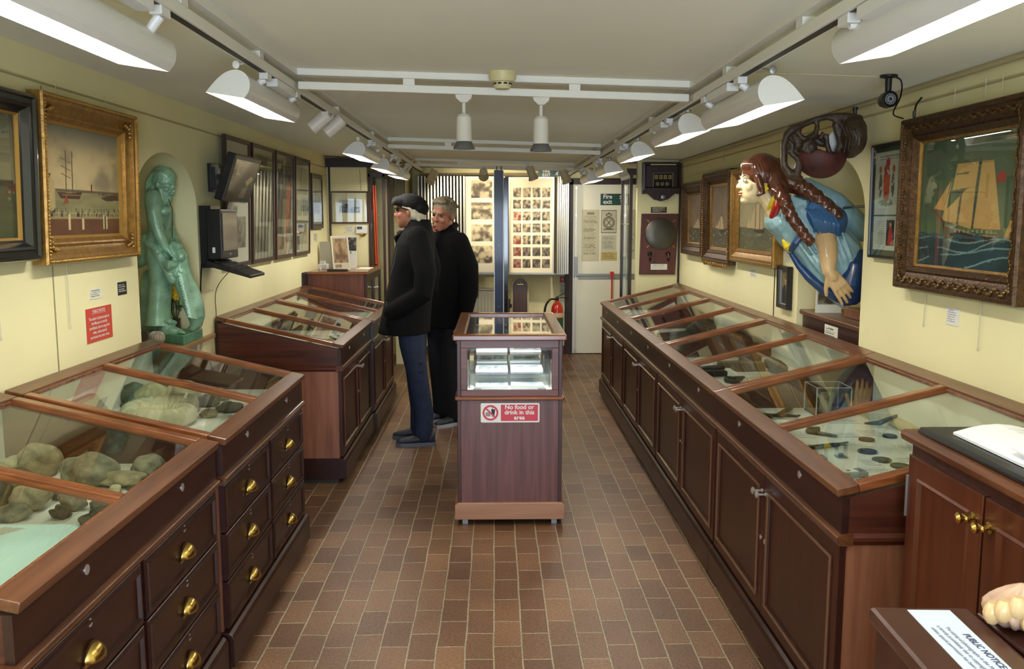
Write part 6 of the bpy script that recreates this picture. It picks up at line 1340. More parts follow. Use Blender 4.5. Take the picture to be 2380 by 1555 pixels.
t = thing('flower_vase', 'yellow flowers in a small dark vase behind the legs of the green statue', 'flowers', tuple(S(350, 1350, .14)))
p = S(350, 1290, .14); zb = .9
m = MB(); m.lathe([(.02, zb), (.028, zb + .03), (.024, zb + .09), (.028, zb + .11)], (p.x, p.y, 0), 16); m.build('vase', mat('brown_glass', (70, 54, 44), .2), t, smooth=True)
m = MB(); random.seed(3)
for k in range(9): a = random.uniform(0, 6.3); m.tube([(p.x, p.y, zb + .08), (p.x + .02 * cos(a), p.y + .02 * sin(a), zb + .15), S(345 + 28 * cos(a), 1095 + 50 * sin(a * 1.7), .12)], .003, 5)
for k in range(12): a = random.uniform(0, 6.3); m.ell(S(350 + 45 * cos(a), 1180 + 45 * sin(a * 2.1), .12), (.016, .006, .009), Matrix.Rotation(a, 3, 'Y'), 8)
m.build('leaves', mat('leaf_dark', (62, 78, 40), .5), t); 
for k in range(7):
    c = S(330 + 14 * (k % 4), 1050 + 28 * (k // 2) + 8 * (k % 3), .10 + .01 * (k % 3)); m = MB()
    for j in range(6): a = 2 * pi * j / 6; m.ell(c + Vector((.012 * cos(a), -.004, .012 * sin(a))), (.011, .005, .007), Matrix.Rotation(-a, 3, 'Y'), 8)
    m.build('flower', mat('petal_yellow', (236, 190, 40), .5), t, smooth=True)
m = MB(); m.ell(S(205, 1400, -.12), (.042, .04, .036), n=24); o = single(m, 'ribbed_shell', mat('ribbed_grey', (150, 136, 120), .5), 'round grey striped shell beside the foot of the green statue', 'shell', smooth=True); o.location.z = .9005
m = MB(); cc = Vector((0, 0, .036))
for k in range(9): a = pi * k / 9; m.tube([cc + Vector((.0415 * cos(th) * cos(a), .0395 * cos(th) * sin(a) * .98, .0355 * sin(th))) for th in [-1.2 + 2.4 * j / 14 for j in range(15)]], .0018, 5); m.tube([cc + Vector((-.0415 * cos(th) * cos(a), -.0395 * cos(th) * sin(a) * .98, .0355 * sin(th))) for th in [-1.2 + 2.4 * j / 14 for j in range(15)]], .0018, 5)
rb = m.build('stripe', mat('pale_stripe', (196, 186, 166), .5), None); rb.parent = o
t = thing('statue_caption', 'dark slate caption stone leaning behind the striped shell in the left alcove', 'plaque', (-1.9, 4.55, .9)); m = MB(); m.hexa([(-1.98, 4.62, .9), (-1.74, 4.52, .9), (-1.74, 4.55, .9), (-1.98, 4.65, .9), (-1.99, 4.65, .985), (-1.75, 4.55, .985), (-1.75, 4.57, .985), (-1.99, 4.67, .985)]); m.build('slab', mat('slate', (72, 66, 56), .6, var=.2, vscale=20), t)

# ------------------------------------------------------------------ ship's figurehead
G = lambda zx, zy, dy=0.0: at(1680 + zx / 3.6158, 330 + zy / 3.6158, 4.28 + dy)
v = 1 / 3.6158 * 4.28 / 2100
t = thing('figurehead', 'painted wooden ship figurehead, a woman with brown plaits and pale blue dress', 'figurehead', (1.80, 4.28, 1.118))
M_FSKIN = mat('painted_face', (226, 206, 158), .38, coat=.3); M_FARM = mat('painted_arm', (206, 172, 124), .42, coat=.25, var=.06, vscale=14); M_FHAIR = mat('painted_hair', (84, 44, 27), .28, coat=.5, var=.35, vscale=24)
M_FDRESS = mat('painted_pale_blue', (150, 186, 192), .4, var=.10, vscale=22, coat=.25, bump=.35, bscale=14, stretch=(3, 1, .6)); M_FBLUE = mat('painted_blue', (50, 92, 138), .38, var=.25, vscale=12, coat=.35); M_FNAVY = mat('painted_deep_blue', (32, 62, 108), .4, var=.2, vscale=12, coat=.3)
M_FYEL = mat('painted_yellow', (224, 196, 40), .35, coat=.3); M_FRED = mat('painted_red', (170, 30, 30), .35, coat=.3)
m = MB(); hc = G(285, 335); q, RF = head_shapes(m, hc, (-.98, -.12, .05), (-.04, 0, 1), s=.83, neck=False, chin=.0)
m.limb([G(320, 390), G(380, 470), G(470, 560)], [.055, .050, .075], 16); m.limb([G(250, 440), G(330, 465)], [.028, .034])
fuse(m, .0045, 1).build('head', M_FSKIN, t, smooth=True, angle=180)
m = MB(); m.limb([G(845, 745, -.10), G(880, 880, -.15), G(890, 1000, -.18), G(888, 1085, -.195)], [.052, .046, .039, .029], 18); m.limb([G(830, 740, -.1), G(845, 850, -.135)], [.045, .04])
hand_shapes(m, G(892, 1090, -.198), G(985, 1215, -.205) - G(892, 1090, -.198), (.25, .9, -.2), -1, 1.0, .22)
fuse(m, .0045, 1).build('arm', M_FARM, t, smooth=True, angle=180)
m = MB(); ax = (G(1100, 1250) - G(450, 540)).normalized(); th = atan2(ax.x, ax.z); RD = Matrix.Rotation(th, 3, 'Y')
rings = []
for (zx, zy), a, b_ in (((470, 520), 75, .055), ((505, 545), 130, .085), ((560, 590), 190, .125), ((630, 660), 232, .140), ((715, 755), 235, .135), ((780, 830), 232, .130), ((850, 910), 255, .14), ((930, 1010), 262, .15), ((1000, 1110), 230, .15), ((1050, 1190), 180, .13), ((1075, 1260), 120, .10), ((1060, 1320), 70, .07)):
    rings.append([G(zx, zy) + RD @ Vector((a * v * cos(2 * pi * k / 64), b_ * sin(2 * pi * k / 64), 0)) * (1 + .022 * sin(14 * 2 * pi * k / 64 + zx * .004)) for k in range(64)])
m.loft(rings); m.limb([G(700, 330, .08), G(940, 500, .08), G(1180, 745, .08)], [.02, .05, .06])
m.ell(G(470, 690), (.055, .10, .075), RD); m.ell(G(1080, 1180, .02), (.075, .12, .09))
for k in range(9): m.limb([G(520 + 22 * k, 430 + 8 * k, -.075 - .004 * k), G(490 + 26 * k, 560 + 12 * k, -.115), G(500 + 26 * k, 700 + 10 * k, -.10)], [.005, .006, .004], 6)
for k in range(8): m.limb([G(640 + 50 * k, 850 - 18 * k, -.128), G(760 + 45 * k, 1010 - 6 * k, -.15), G(900 + 32 * k, 1190 - 12 * k, -.13)], [.005, .010, .005], 8)
m.limb([G(860, 1230), G(1010, 1365)], [.03, .018]); fuse(m, .0055, 1).build('dress', M_FDRESS, t, smooth=True, angle=180)
m = MB(); m.ell(G(800, 610, -.09), (.092, .075, .078), RD, 20); m.ell(G(900, 680, -.10), (.085, .07, .075), RD, 20); m.ell(G(740, 700, -.09), (.055, .05, .08), Matrix.Rotation(.5, 3, 'Y'), 16); m.ell(G(940, 720, -.09), (.05, .055, .05), None, 16); m.ell(G(800, 790, -.10), (.035, .045, .03), None, 12)
for k in range(7): m.limb([G(700 + 36 * k, 560 + 6 * k, -.16), G(760 + 36 * k, 650 + 8 * k, -.185), G(770 + 34 * k, 760 + 2 * k, -.16)], [.006, .009, .006], 6)
fuse(m, .0055, 1).build('sleeve', M_FBLUE, t, smooth=True, angle=180)
m = MB(); m.limb([G(672, 775, -.128), G(620, 840, -.12), G(575, 900, -.06), G(565, 920, 0), G(575, 905, .06)], [.016, .017, .016, .015, .014], 12); m.build('belt', M_FNAVY, t, smooth=True)
m = MB(); m.limb([G(575, 940, -.04), G(640, 1040, -.05), G(720, 1130, -.06), G(850, 1235, -.07), G(960, 1290, -.08), G(1050, 1330, -.07)], [.012, .017, .022, .028, .03, .03], 12); m.limb([G(1150, 930, -.10), G(1120, 1040, -.13), G(1070, 1180, -.13), G(1080, 1290, -.10)], [.02, .045, .06, .05], 14); m.ell(G(1130, 1150, -.06), (.07, .09, .09)); m.limb([G(1040, 1260, -.13), G(1120, 1200, -.15), G(1180, 1210, -.12)], [.02, .03, .02]); m.limb([G(1040, 1290, -.12), G(1130, 1280, -.13), G(1185, 1250, -.1)], [.02, .025, .02])
fuse(m, .0055, 1).build('hem', M_FNAVY, t, smooth=True, angle=180)
m = MB(); m.limb([G(475, 455, -.07), G(455, 540, -.085), G(425, 620, -.05), G(408, 655, 0), G(425, 620, .05)], [.014, .018, .018, .018, .016], 12); m.limb([G(490, 470, .05), G(480, 460, -.05)], [.02, .02]); m.build('collar', M_FRED, t, smooth=True)
m = MB()
for k in range(13): f = k / 12; p = G(446 - 62 * f, 440 + 130 * f, -.082 + .055 * f * f); m.ell(p, (.011, .011, .011), n=8); m.ell(p + Vector((.010, -.002, -.012)), (.007, .007, .007), n=8)
for a_ in range(5): m.ell(G(402 + 12 * a_, 672 + 10 * a_ , -.02), (.008, .01, .014), n=8)
m.limb([G(515, 830, -.05), G(545, 870, -.055), G(570, 905, -.05)], [.012, .022, .016], 10); m.build('necklace', M_FYEL, t, smooth=True)
m = MB()
for dx, dy in ((0, -12), (14, 4), (-14, 4), (0, 20), (0, 4)): m.ell(G(358 + dx, 388 + dy, -.075), (.009, .008, .009), n=10)
m.tube([G(345, 350, -.07), G(352, 372, -.075)], .006, 6); m.build('earring', M_FYEL, t, smooth=True)
m = MB(); e = lambda f, l, u_, a, b_, d: m.ell(q(f, l, u_), (a, b_, d), RF, 18)
e(-.03, 0, .05, .098, .082, .088); e(-.09, 0, -.02, .06, .075, .08); e(.025, 0, .085, .06, .066, .045)
for l in (1, -1):
    for k in range(15):
        x0 = .90 - k * .125; pts = []
        for j in range(9):
            ph = .06 + 1.95 * j / 8; x = max(-.97, min(.97, x0 - .16 * ph + .03 * sin(j * 1.4 + k))); rho = sqrt(1 - x * x) * 1.04; pts.append(q(-.025 + .112 * x, l * .094 * rho * sin(ph), .045 + .106 * rho * cos(ph)))
        m.limb(pts, [.0075] * 9, 8)
    m.limb([q(.03, .08 * l, .02), q(.012, .088 * l, -.03), q(.0, .086 * l, -.065), q(.022, .086 * l, -.075)], [.016, .018, .016, .010])
m.limb([G(400, 250, 0), G(440, 330, -.04), G(480, 420, -.07)], [.06, .055, .045], 14); m.limb([G(420, 230, .04), G(520, 310, .02), G(650, 380, 0)], [.06, .055, .04], 14); m.limb([G(470, 300, -.03), G(600, 350, -.05), G(690, 400, -.04)], [.05, .04, .03])
fuse(m, .0036, 0).build('hair', M_FHAIR, t, smooth=True, angle=180)
def plait(pts, r0, r1):
    m = MB(); P = [Vector(p) for p in pts]; L_ = [0]
    for a, b_ in zip(P, P[1:]): L_.append(L_[-1] + (b_ - a).length)
    def ev(d):
        for i in range(len(P) - 1):
            if d <= L_[i + 1] or i == len(P) - 2: f = (d - L_[i]) / (L_[i + 1] - L_[i]); return P[i].lerp(P[i + 1], f), (P[i + 1] - P[i]).normalized()
    n = int(L_[-1] / .011); hel = {0: [], pi: []}
    for k in range(n + 1):
        f = k / n; p, d = ev(f * L_[-1]); r = r0 + (r1 - r0) * f; sd = d.cross(Vector((0, 1, 0))).normalized(); s_ = 1 if k % 2 else -1
        w2 = d.cross(sd); aa = k * 1.15
        for off in (0, pi): hel[off].append((p + (sd * cos(aa + off) + w2 * sin(aa + off)) * r * .42, r * .66))
    for off in hel: m.limb([p for p, r in hel[off]], [r for p, r in hel[off]], 10)
    return fuse(m, .0038, 0)
plait([G(460, 400, -.10), G(520, 490, -.145), G(565, 610, -.165), G(640, 720, -.19), G(700, 800, -.20), G(738, 840, -.20)], .034, .024).build('plait', M_FHAIR, t, smooth=True, angle=180)
plait([G(600, 360, -.05), G(700, 400, -.09), G(790, 460, -.12), G(870, 540, -.14), G(930, 580, -.15), G(968, 630, -.15)], .040, .026).build('plait', M_FHAIR, t, smooth=True, angle=180)
for l in (1, -1):
    eo = MB().ell(q(.084, .033 * l, .0), (.010, .013, .008), RF, 12).build('eye', mat('painted_eye', (214, 208, 190), .3), t, smooth=True)
    MB().ell(q(.0925, .035 * l, .0), (.003, .006, .0065), RF, 10).build('iris', mat('iris_grey', (70, 84, 92), .3), eo)
m = MB()
for l in (1, -1): m.limb([q(.093, .018 * l, .024), q(.09, .035 * l, .030), q(.078, .055 * l, .024)], [.0025, .003, .002], 6)
m.build('eyebrow', M_FHAIR, t); m = MB(); m.ell(q(.0905, 0, -.066), (.010, .019, .005), RF, 12); m.ell(q(.0895, 0, -.078), (.009, .016, .006), RF, 12); m.build('lips', mat('painted_lips', (188, 104, 80), .35), t, smooth=True)

# ------------------------------------------------------------------ carved scroll hung above the right alcove
K = lambda zx, zy, dy=0.0: at(1780 + zx / 5.981, 220 + zy / 5.981, 3.88 + dy)
w_ = 1 / 5.981 * 3.88 / 2100
t = thing('carved_scroll', 'dark carved ship scroll with a red belly hanging high above the right alcove', 'carving', (1.45, 3.88, 1.75))
m = MB(); m.ell(K(1200, 580), (178 * w_, .085, 270 * w_), Matrix.Rotation(-.15, 3, 'Y'), 24); m.ell(K(1230, 520, .03), (150 * w_, .08, 210 * w_), None, 20); m.ell(K(1160, 800, .02), (110 * w_, .06, 90 * w_))
T_ = lambda pts, r, dy=0: m.limb([K(x, y, dy) for x, y in pts], [r * w_] * len(pts) if not isinstance(r, list) else [k * w_ for k in r], 12)
T_([(250, 900), (245, 700), (290, 560), (370, 480), (520, 420), (680, 350), (850, 310), (960, 330), (1010, 400)], [40, 45, 50, 60, 38, 38, 42, 50, 60])
T_([(880, 300), (1000, 305), (1150, 310), (1300, 330)], [40, 55, 60, 50]); T_([(700, 350), (715, 440), (690, 540), (620, 600)], [36, 34, 40, 60])
T_([(480, 440), (450, 540), (500, 600), (560, 620)], [30, 36, 40, 50]); T_([(350, 500), (420, 600), (440, 700)], [55, 60, 70], .02)
T_([(980, 420), (1010, 560), (1035, 680), (1010, 800), (950, 860), (880, 800), (850, 680), (840, 560), (800, 530), (760, 600)], [60, 45, 40, 45, 48, 40, 34, 34, 36, 30])
m.ell(K(600, 730, -.03), (105 * w_, .05, 105 * w_), None, 18); T_([(690, 700), (620, 640), (540, 680), (530, 770), (600, 810), (650, 760)], [26, 30, 30, 28, 26, 24], -.06)
T_([(240, 880), (260, 1000), (330, 1100), (420, 1110), (460, 980), (440, 880), (370, 830), (330, 780)], [44, 50, 60, 70, 60, 44, 40, 36]); T_([(320, 640), (370, 700), (360, 800)], [34, 36, 40])
T_([(700, 640), (760, 680), (840, 700)], [40, 44, 40], .02); T_([(380, 1120), (480, 1160)], [60, 40], .02); T_([(700, 590), (780, 640)], [50, 60], .03)
for k in range(5): T_([(1060 + 50 * k, 420 + 20 * k), (1120 + 50 * k, 600), (1090 + 50 * k, 800 - 20 * k)], 12, -.08)
fuse(m, .0045, 1).build('scrollwork', mat('dark_carved_oak', (62, 48, 32), .5, var=.35, vscale=22, bump=.4, bscale=70), t, smooth=True, angle=180)
m = MB(); m.ell(K(770, 850, .01), (345 * w_, .085, 310 * w_), Matrix.Rotation(.08, 3, 'Y'), 36); m.v = [(a, b_, min(c, K(770, 800).z + .012 * sin((a - 1.3) * 40))) for a, b_, c in m.v]
fuse(m, .004, 1).build('belly', mat('red_belly_paint', (72, 26, 22), .62, var=.6, vscale=12, bump=.2, bscale=40), t, smooth=True, angle=60)
m = MB(); m.tube([K(1240, 300, .03), K(1240, 180, .03)], .008, 8); m.tube([K(1210, 195, .03), K(1275, 190, .03)], .006, 8); m.build('hanging_bracket', M_BLACK, t)
m = MB(); m.ell(K(940, 690, .065), (.026, .003, .055), None, 16); m.build('pale_label', M_PAPER, t)

# ------------------------------------------------------------------ things inside the counters
ZB = .7585
def rock(x, y, r, label, color, seed, squash=.7, stretch=(1, 1), cat='rock', rough=.30, name='rock', group='rocks in the nearest left counter'):
    rng = np.random.RandomState(seed); m = MB(); m.ell((0, 0, 0), (1, 1, 1), n=36); ph = rng.uniform(0, 6.28, (8, 3)); fr = rng.uniform(1.2, 6.5, (8, 3)); am = rng.uniform(.3, 1, 8)
    vs = []
    for vx in m.v:
        d = sum(am[i] * sin(fr[i] @ np.array(vx) * 1.0 + ph[i, 0]) / (1 + fr[i].mean()) for i in range(8)); k = r * (1 + rough * d)
        vs.append((vx[0] * k * stretch[0], vx[1] * k * stretch[1], max(vx[2], -.75) * k * squash))
    zmin = min(p[2] for p in vs); m.v = [(p[0] + x, p[1] + y, p[2] - zmin + ZB) for p in vs]
    return single(m, name, color, label, cat, group, smooth=True, angle=60)
M_R1 = mat('stone_grey_green', (128, 122, 100), .75, var=.55, vscale=34, bump=1.0, bscale=38); M_R2 = mat('stone_buff', (150, 136, 104), .7, var=.4, vscale=30, bump=.8, bscale=42); M_R3 = mat('stone_dark', (78, 74, 58), .6, var=.5, vscale=30, bump=.9, bscale=45); M_R4 = mat('stone_pale', (196, 186, 152), .7, var=.3, vscale=36, bump=.8, bscale=60)
for a in ((-1.218, 2.66, .082, 'large mottled grey rock in the middle of the nearest left counter', M_R1, 3, .62, (1.1, 1)), (-1.115, 2.64, .06, 'smooth grey lens shaped stone leaning on the large mottled rock', M_R2, 5, .40, (1.2, .8)), (-1.075, 2.745, .048, 'grey domed stone near the front corner behind the large mottled rock', M_R1, 8, .75, (1, 1.2)), (-1.414, 2.76, .065, 'knobbly pale brown fossil lump at the back left of the upper pane', M_R2, 13, .85, (1, 1)), (-1.50, 2.80, .05, 'smooth pale stone beside the knobbly fossil lump', M_R4, 15, .5, (1.3, .9)),
          (-1.06, 2.62, .034, 'flat grey stone chip near the front rail', M_R3, 17, .22, (.9, 1.3)), (-1.375, 2.50, .075, 'big dark grey green rock at the left of the lower pane', M_R3, 21, .7, (1.1, .9)), (-1.275, 2.42, .052, 'round buff cobble in front of the big dark rock', M_R2, 23, .72, (1, 1)), (-1.225, 2.515, .03, 'small dark flat stone just below the middle bar of the lid', M_R3, 25, .45, (1.2, .9)), (-1.155, 2.415, .036, 'rounded brown grey stone right of the buff cobble', M_R1, 27, .85, (1, 1)), (-1.155, 2.345, .027, 'small dark broken stone touching the rounded brown grey one', M_R3, 29, .7, (1, 1)), (-1.275, 2.335, .040, 'grey egg shaped stone beside the edge of the map', M_R1, 31, .6, (1.1, .9)), (-1.09, 2.44, .034, 'low grey stone close to the front rail below the middle bar', M_R3, 33, .4, (.8, 1.3)), (-1.04, 2.305, .050, 'flat angular brown stone at the front rail by the map corner', M_R3, 35, .36, (.8, 1.2)), (-1.46, 2.42, .03, 'small yellow brown stone at the far left of the lower pane', M_R2, 37, .8, (1, 1))):
    rock(*a)
m = MB(); m.lathe([(.014, 0), (.0155, .003), (.0155, .022), (.012, .025)], (-1.10, 2.56, ZB), 18); single(m, 'fossil_disc', M_R4, 'small pale cylinder fossil near the front rail of the nearest left counter', 'fossil', smooth=True)
t = thing('map_board', 'brown and pale blue coastal map board lying in the nearest left counter', 'map', (-1.26, 1.99, ZB)); MB().box(-1.585, -.955, 1.70, 2.272, ZB, ZB + .008).build('board', M_CARD, t)
cm = canvas('map', (-1.585, 1.70, ZB + .0088), (1, 0, 0), (0, 1, 0), .63, .572, art_map, t, nx=120, ny=110)
text_mb('BRIDLINGTON', .018, (-1.03, 2.10, ZB + .0095), (.42, .9, 0), (-.9, .42, 0), spacing=1.3).build('lettering', M_SIGNK, t)
# left counter with the ammonite
t = thing('ammonite', 'big cream ribbed ammonite lying in the second left counter', 'fossil', (-1.29, 3.46, ZB)); m = MB(); M_AMM = mat('ammonite_cream', (214, 206, 172), .6, var=.22, vscale=22, bump=.5, bscale=60)
m = MB(); n = 420; pts = []; rs = []
for i in range(n):
    f = i / (n - 1); a = f * 5.0 * pi; R_ = .132 * (1 - .80 * f); r = .046 * (1 - .76 * f) * (1 + .055 * sin(26 * a)); pts.append((-1.29 + R_ * cos(a + 1.0), 3.46 + R_ * sin(a + 1.0), ZB + .050 * (1 - .70 * f))); rs.append(r)
m.tube(pts, rs, 18); m.build('whorl', M_AMM, t, smooth=True, angle=80)
GA = 'fossils around the big ammonite'
rock(-1.335, 3.83, .075, 'white domed fossil with fine wrinkles behind the big ammonite', M_R4, 51, .8, (1, 1), 'fossil', .06, 'fossil', GA)
t2 = thing('fan_shell', 'large ribbed cream fan shell behind the big ammonite', 'shell', (-1.46, 3.82, ZB)); m = MB(); rings = []
for j in range(9):
    f = j / 8; rings.append([Vector((-1.46 + .075 * sin(pi * f * .9 + .2) * cos(2 * pi * k / 60) * (1 + .06 * cos(15 * 2 * pi * k / 60)), 3.82 + .065 * sin(pi * f * .9 + .2) * sin(2 * pi * k / 60) * (1 + .06 * cos(15 * 2 * pi * k / 60)), ZB + .10 * f)) for k in range(60)])
m.loft(rings); m.build('shell', mat('shell_buff', (190, 176, 126), .6, var=.2, vscale=25), t2, smooth=True, angle=80)
for a in ((-1.56, 3.86, .06, 'dark green crystal lump in the back corner near the fan shell', M_R3, 53, .8, (1, 1)), (-1.22, 3.80, .045, 'dark brown smooth fossil right of the white domed one', M_R3, 55, .6, (1.2, .9)), (-1.10, 3.70, .05, 'dark knobbly flat fossil near the front rail by the ammonite', M_R3, 57, .4, (1.1, 1.2)), (-1.15, 3.58, .032, 'yellow brown nodule on the right of the ammonite', M_R2, 59, .6, (1.1, .9)), (-1.25, 3.66, .03, 'small pitted brown fossil just behind the ammonite', M_R2, 61, .6, (1.4, .8)), (-1.20, 3.93, .035, 'grey stone at the far side of the second left counter', M_R1, 63, .6, (1, 1)), (-1.46, 3.60, .05, 'rough dark stone left of the ammonite', M_R3, 65, .7, (1, 1))):
    rock(*a[:7], a[7], 'fossil', .2, 'fossil', GA)
def slip(x, y, w, h, label, rows, ang=0.0, group='printed captions', bg=(224, 224, 212), side=1):
    t = thing('caption_card', label, 'caption card', (x, y, ZB), group); R = Vector((cos(ang), sin(ang), 0)); U = Vector((-sin(ang), cos(ang), 0)); O = Vector((x, y, ZB))
    q = [O, O + R * w, O + R * w + U * h, O + U * h]; m = MB(); m.hexa(q + [p + Vector((0, 0, .0016)) for p in q]); m.build('card', M_PAPER, t); canvas('print', O + Vector((0, 0, .0022)), R, U, w, h, art_lines(bg, (150, 152, 148), rows, int(abs(x * 900 + y * 70)) % 97), t, nx=36, ny=36)
hp = pi / 2
for i, (x, y, w, h) in enumerate(((-1.02, 2.56, .12, .06), (-1.34, 2.60, .13, .07), (-1.02, 2.70, .10, .05), (-1.13, 2.31, .08, .05), (-1.02, 3.52, .12, .06), (-.975, 3.60, .10, .05), (-1.0, 3.86, .1, .05), (-1.40, 3.25, .14, .08))):
    slip(x, y, w, h, ['printed card in front of the large mottled rock', 'printed card behind the big dark rock under the bar', 'printed card at the front corner beside the grey domed stone', 'printed card between the small stones and the map', 'printed card in front of the yellow brown nodule', 'printed card by the front rail beside the dark knobbly fossil', 'printed card by the front rail at the far end beyond the ammonite', 'printed card on the near side of the ammonite'][i], 5, hp)
# grey wedge and white strip standing in for a reflection on the lid glass
t = thing('reflection_block', 'grey wedge with a white strip standing in for a glass reflection beside the ammonite', 'reflection block', (-1.5, 3.30, ZB)); m = MB(); m.hexa([(-1.57, 3.2, ZB), (-1.45, 3.2, ZB), (-1.45, 3.46, ZB), (-1.57, 3.46, ZB), (-1.57, 3.2, .88), (-1.54, 3.2, .88), (-1.54, 3.46, .88), (-1.57, 3.46, .88)]); m.build('block', mat('block_grey', (150, 142, 116), .7), t)
m = MB(); m.hexa([(-1.535, 3.22, .865), (-1.515, 3.22, .838), (-1.515, 3.40, .838), (-1.535, 3.40, .865), (-1.532, 3.22, .867), (-1.512, 3.22, .84), (-1.512, 3.40, .84), (-1.532, 3.40, .867)]); m.build('reflection_strip', M_PAPER, t)

# right counter nearest the camera
t = thing('acrylic_box', 'clear acrylic box on a dark base in the nearest right counter, holding a wedge', 'display box', (1.36, 3.61, ZB)); MB().box(1.29, 1.43, 3.54, 3.68, ZB, ZB + .006).build('base', M_BLACK, t)
for b_ in ((1.29, 1.293, 3.54, 3.68), (1.427, 1.43, 3.54, 3.68), (1.293, 1.427, 3.54, 3.543), (1.293, 1.427, 3.677, 3.68)): MB().box(*b_, ZB + .006, ZB + .118).build('side', M_ACRYL, t)
m = MB()
for x in (1.29, 1.43):
    for y in (3.54, 3.68): m.box(x - .0015, x + .0015, y - .0015, y + .0015, ZB + .006, ZB + .119)
m.box(1.29, 1.43, 3.539, 3.5415, ZB + .117, ZB + .1195); m.box(1.29, 1.43, 3.6785, 3.681, ZB + .117, ZB + .1195); m.box(1.289, 1.2915, 3.54, 3.68, ZB + .117, ZB + .1195); m.box(1.4285, 1.431, 3.54, 3.68, ZB + .117, ZB + .1195); m.build('rim', mat('acrylic_rim', (206, 212, 206), .3), t)
single(MB().hexa([(1.33, 3.58, ZB + .006), (1.365, 3.58, ZB + .006), (1.365, 3.62, ZB + .006), (1.33, 3.62, ZB + .006), (1.325, 3.585, ZB + .09), (1.375, 3.585, ZB + .09), (1.375, 3.595, ZB + .09), (1.325, 3.595, ZB + .09)]), 'wedge', mat('olive_wood', (140, 128, 92), .6), 'small olive wooden wedge standing inside the acrylic box', 'wedge')
m = MB(); m.limb([(1.06, 3.48, ZB + .008), (1.13, 3.52, ZB + .014), (1.22, 3.64, ZB + .016)], [.006, .008, .011], 8); m.limb([(1.05, 3.55, ZB + .012), (1.10, 3.52, ZB + .012), (1.20, 3.50, ZB + .012), (1.215, 3.515, ZB + .012)], [.006, .008, .006, .004], 8); m.ell((1.048, 3.555, ZB + .014), (.010, .006, .010)); single(m, 'tongs', mat('dark_iron', (62, 56, 46), .5, .6), 'crossed dark iron tongs lying left of the acrylic box', 'tool', smooth=True)
m = MB(); m.ell((1.175, 3.25, ZB + .012), (.028, .022, .012)); m.limb([(1.19, 3.235, ZB + .008), (1.24, 3.19, ZB + .007)], [.008, .005], 8); m.box(1.155, 1.20, 3.243, 3.262, ZB + .008, ZB + .026); single(m, 'seal_matrix', mat('old_bronze', (110, 98, 72), .5, .5), 'old bronze brooch shaped tool beside the middle bar of the nearest right lid', 'tool', smooth=True, angle=50)
t = thing('clasp_knife', 'long black clasp knife with inlaid handle near the front rail of the nearest right counter', 'knife', (1.13, 3.05, ZB)); m = MB(); m.hexa([(1.035, 2.995, ZB), (1.20, 3.06, ZB), (1.193, 3.078, ZB), (1.028, 3.012, ZB), (1.035, 2.995, ZB + .014), (1.20, 3.06, ZB + .012), (1.193, 3.078, ZB + .012), (1.028, 3.012, ZB + .014)]); m.build('handle', M_BLACK, t, bevel=.003)
m = MB(); m.hexa([(1.195, 3.062, ZB + .002), (1.25, 3.10, ZB + .006), (1.249, 3.102, ZB + .006), (1.191, 3.076, ZB + .002), (1.195, 3.062, ZB + .010), (1.25, 3.10, ZB + .009), (1.249, 3.102, ZB + .009), (1.191, 3.076, ZB + .010)]); m.build('tip', M_BLACK, t); m = MB(); m.box(1.07, 1.095, 3.015, 3.027, ZB + .0135, ZB + .0148); m.box(1.14, 1.16, 3.04, 3.052, ZB + .0128, ZB + .0140); m.build('inlay', mat('inlay_olive', (112, 110, 80), .4), t)
M_COIN = mat('old_coin', (74, 74, 72), .35, .7, var=.3, vscale=60)
for (x, y, r, lab, c) in ((1.27, 2.985, .032, 'blue grey medal, largest of the round ones in the nearest right counter', (70, 76, 92)), (1.272, 2.875, .031, 'plain grey green medal in front of the blue grey one', (110, 112, 92)), (1.30, 2.80, .031, 'bronze medal nearest the end of the right counter', (92, 86, 62)), (1.335, 3.15, .028, 'black oval medal with a silver spot behind the blue grey one', (34, 36, 36)), (1.44, 3.20, .026, 'black medal farthest back among the round ones', (40, 42, 40))):
    m = MB(); m.lathe([(.001, 0), (r, 0), (r, .004), (r * .92, .0052), (r * .85, .0042), (.001, .0046)], (x, y, ZB + .002), 36); single(m, 'medal', mat('medal_%d_%d' % (c[0], c[2]), c, .32, .6, var=.2, vscale=50), lab, 'medal', 'round medals', smooth=True, angle=40)
t = thing('grey_plaque', 'grey rectangular tablet with an inset at the front corner of the nearest right counter', 'tablet', (1.10, 2.70, ZB)); MB().obox((1.105, 2.70, ZB + .009), (.085, .05, .018), Matrix.Rotation(.25, 3, 'Z')).build('tablet', mat('tablet_grey', (158, 156, 144), .5), t, bevel=.006); MB().obox((1.092, 2.697, ZB + .0185), (.05, .032, .001), Matrix.Rotation(.25, 3, 'Z')).build('inset', M_PAPER, t); MB().obox((1.13, 2.707, ZB + .0187), (.022, .034, .001), Matrix.Rotation(.25, 3, 'Z')).build('plate', mat('inset_grey', (120, 120, 110), .5), t); MB().ell((1.09, 2.697, ZB + .019), (.007, .005, .002)).build('gem', M_R3, t)
for i, (x, y) in enumerate(((1.08, 2.90), (1.155, 2.925))):
    t = thing('ring_stand', ['small clear stand with a blue grey stone, left one of two near the front rail', 'small clear stand with a grey foot, right one of two near the front rail'][i], 'display stand', (x, y, ZB)); MB().box(x - .016, x + .016, y - .016, y + .016, ZB, ZB + .004).build('foot', M_GREY, t); m = MB(); m.box(x - .016, x - .0145, y - .016, y + .016, ZB + .004, ZB + .042); m.box(x + .0145, x + .016, y - .016, y + .016, ZB + .004, ZB + .042); m.box(x - .016, x + .016, y - .016, y + .016, ZB + .042, ZB + .0435); m.build('sides', M_ACRYL, t); MB().ell((x, y, ZB + .010), (.009, .007, .006)).build('stone', mat('stone_blue', (110, 128, 150), .3), t, smooth=True)
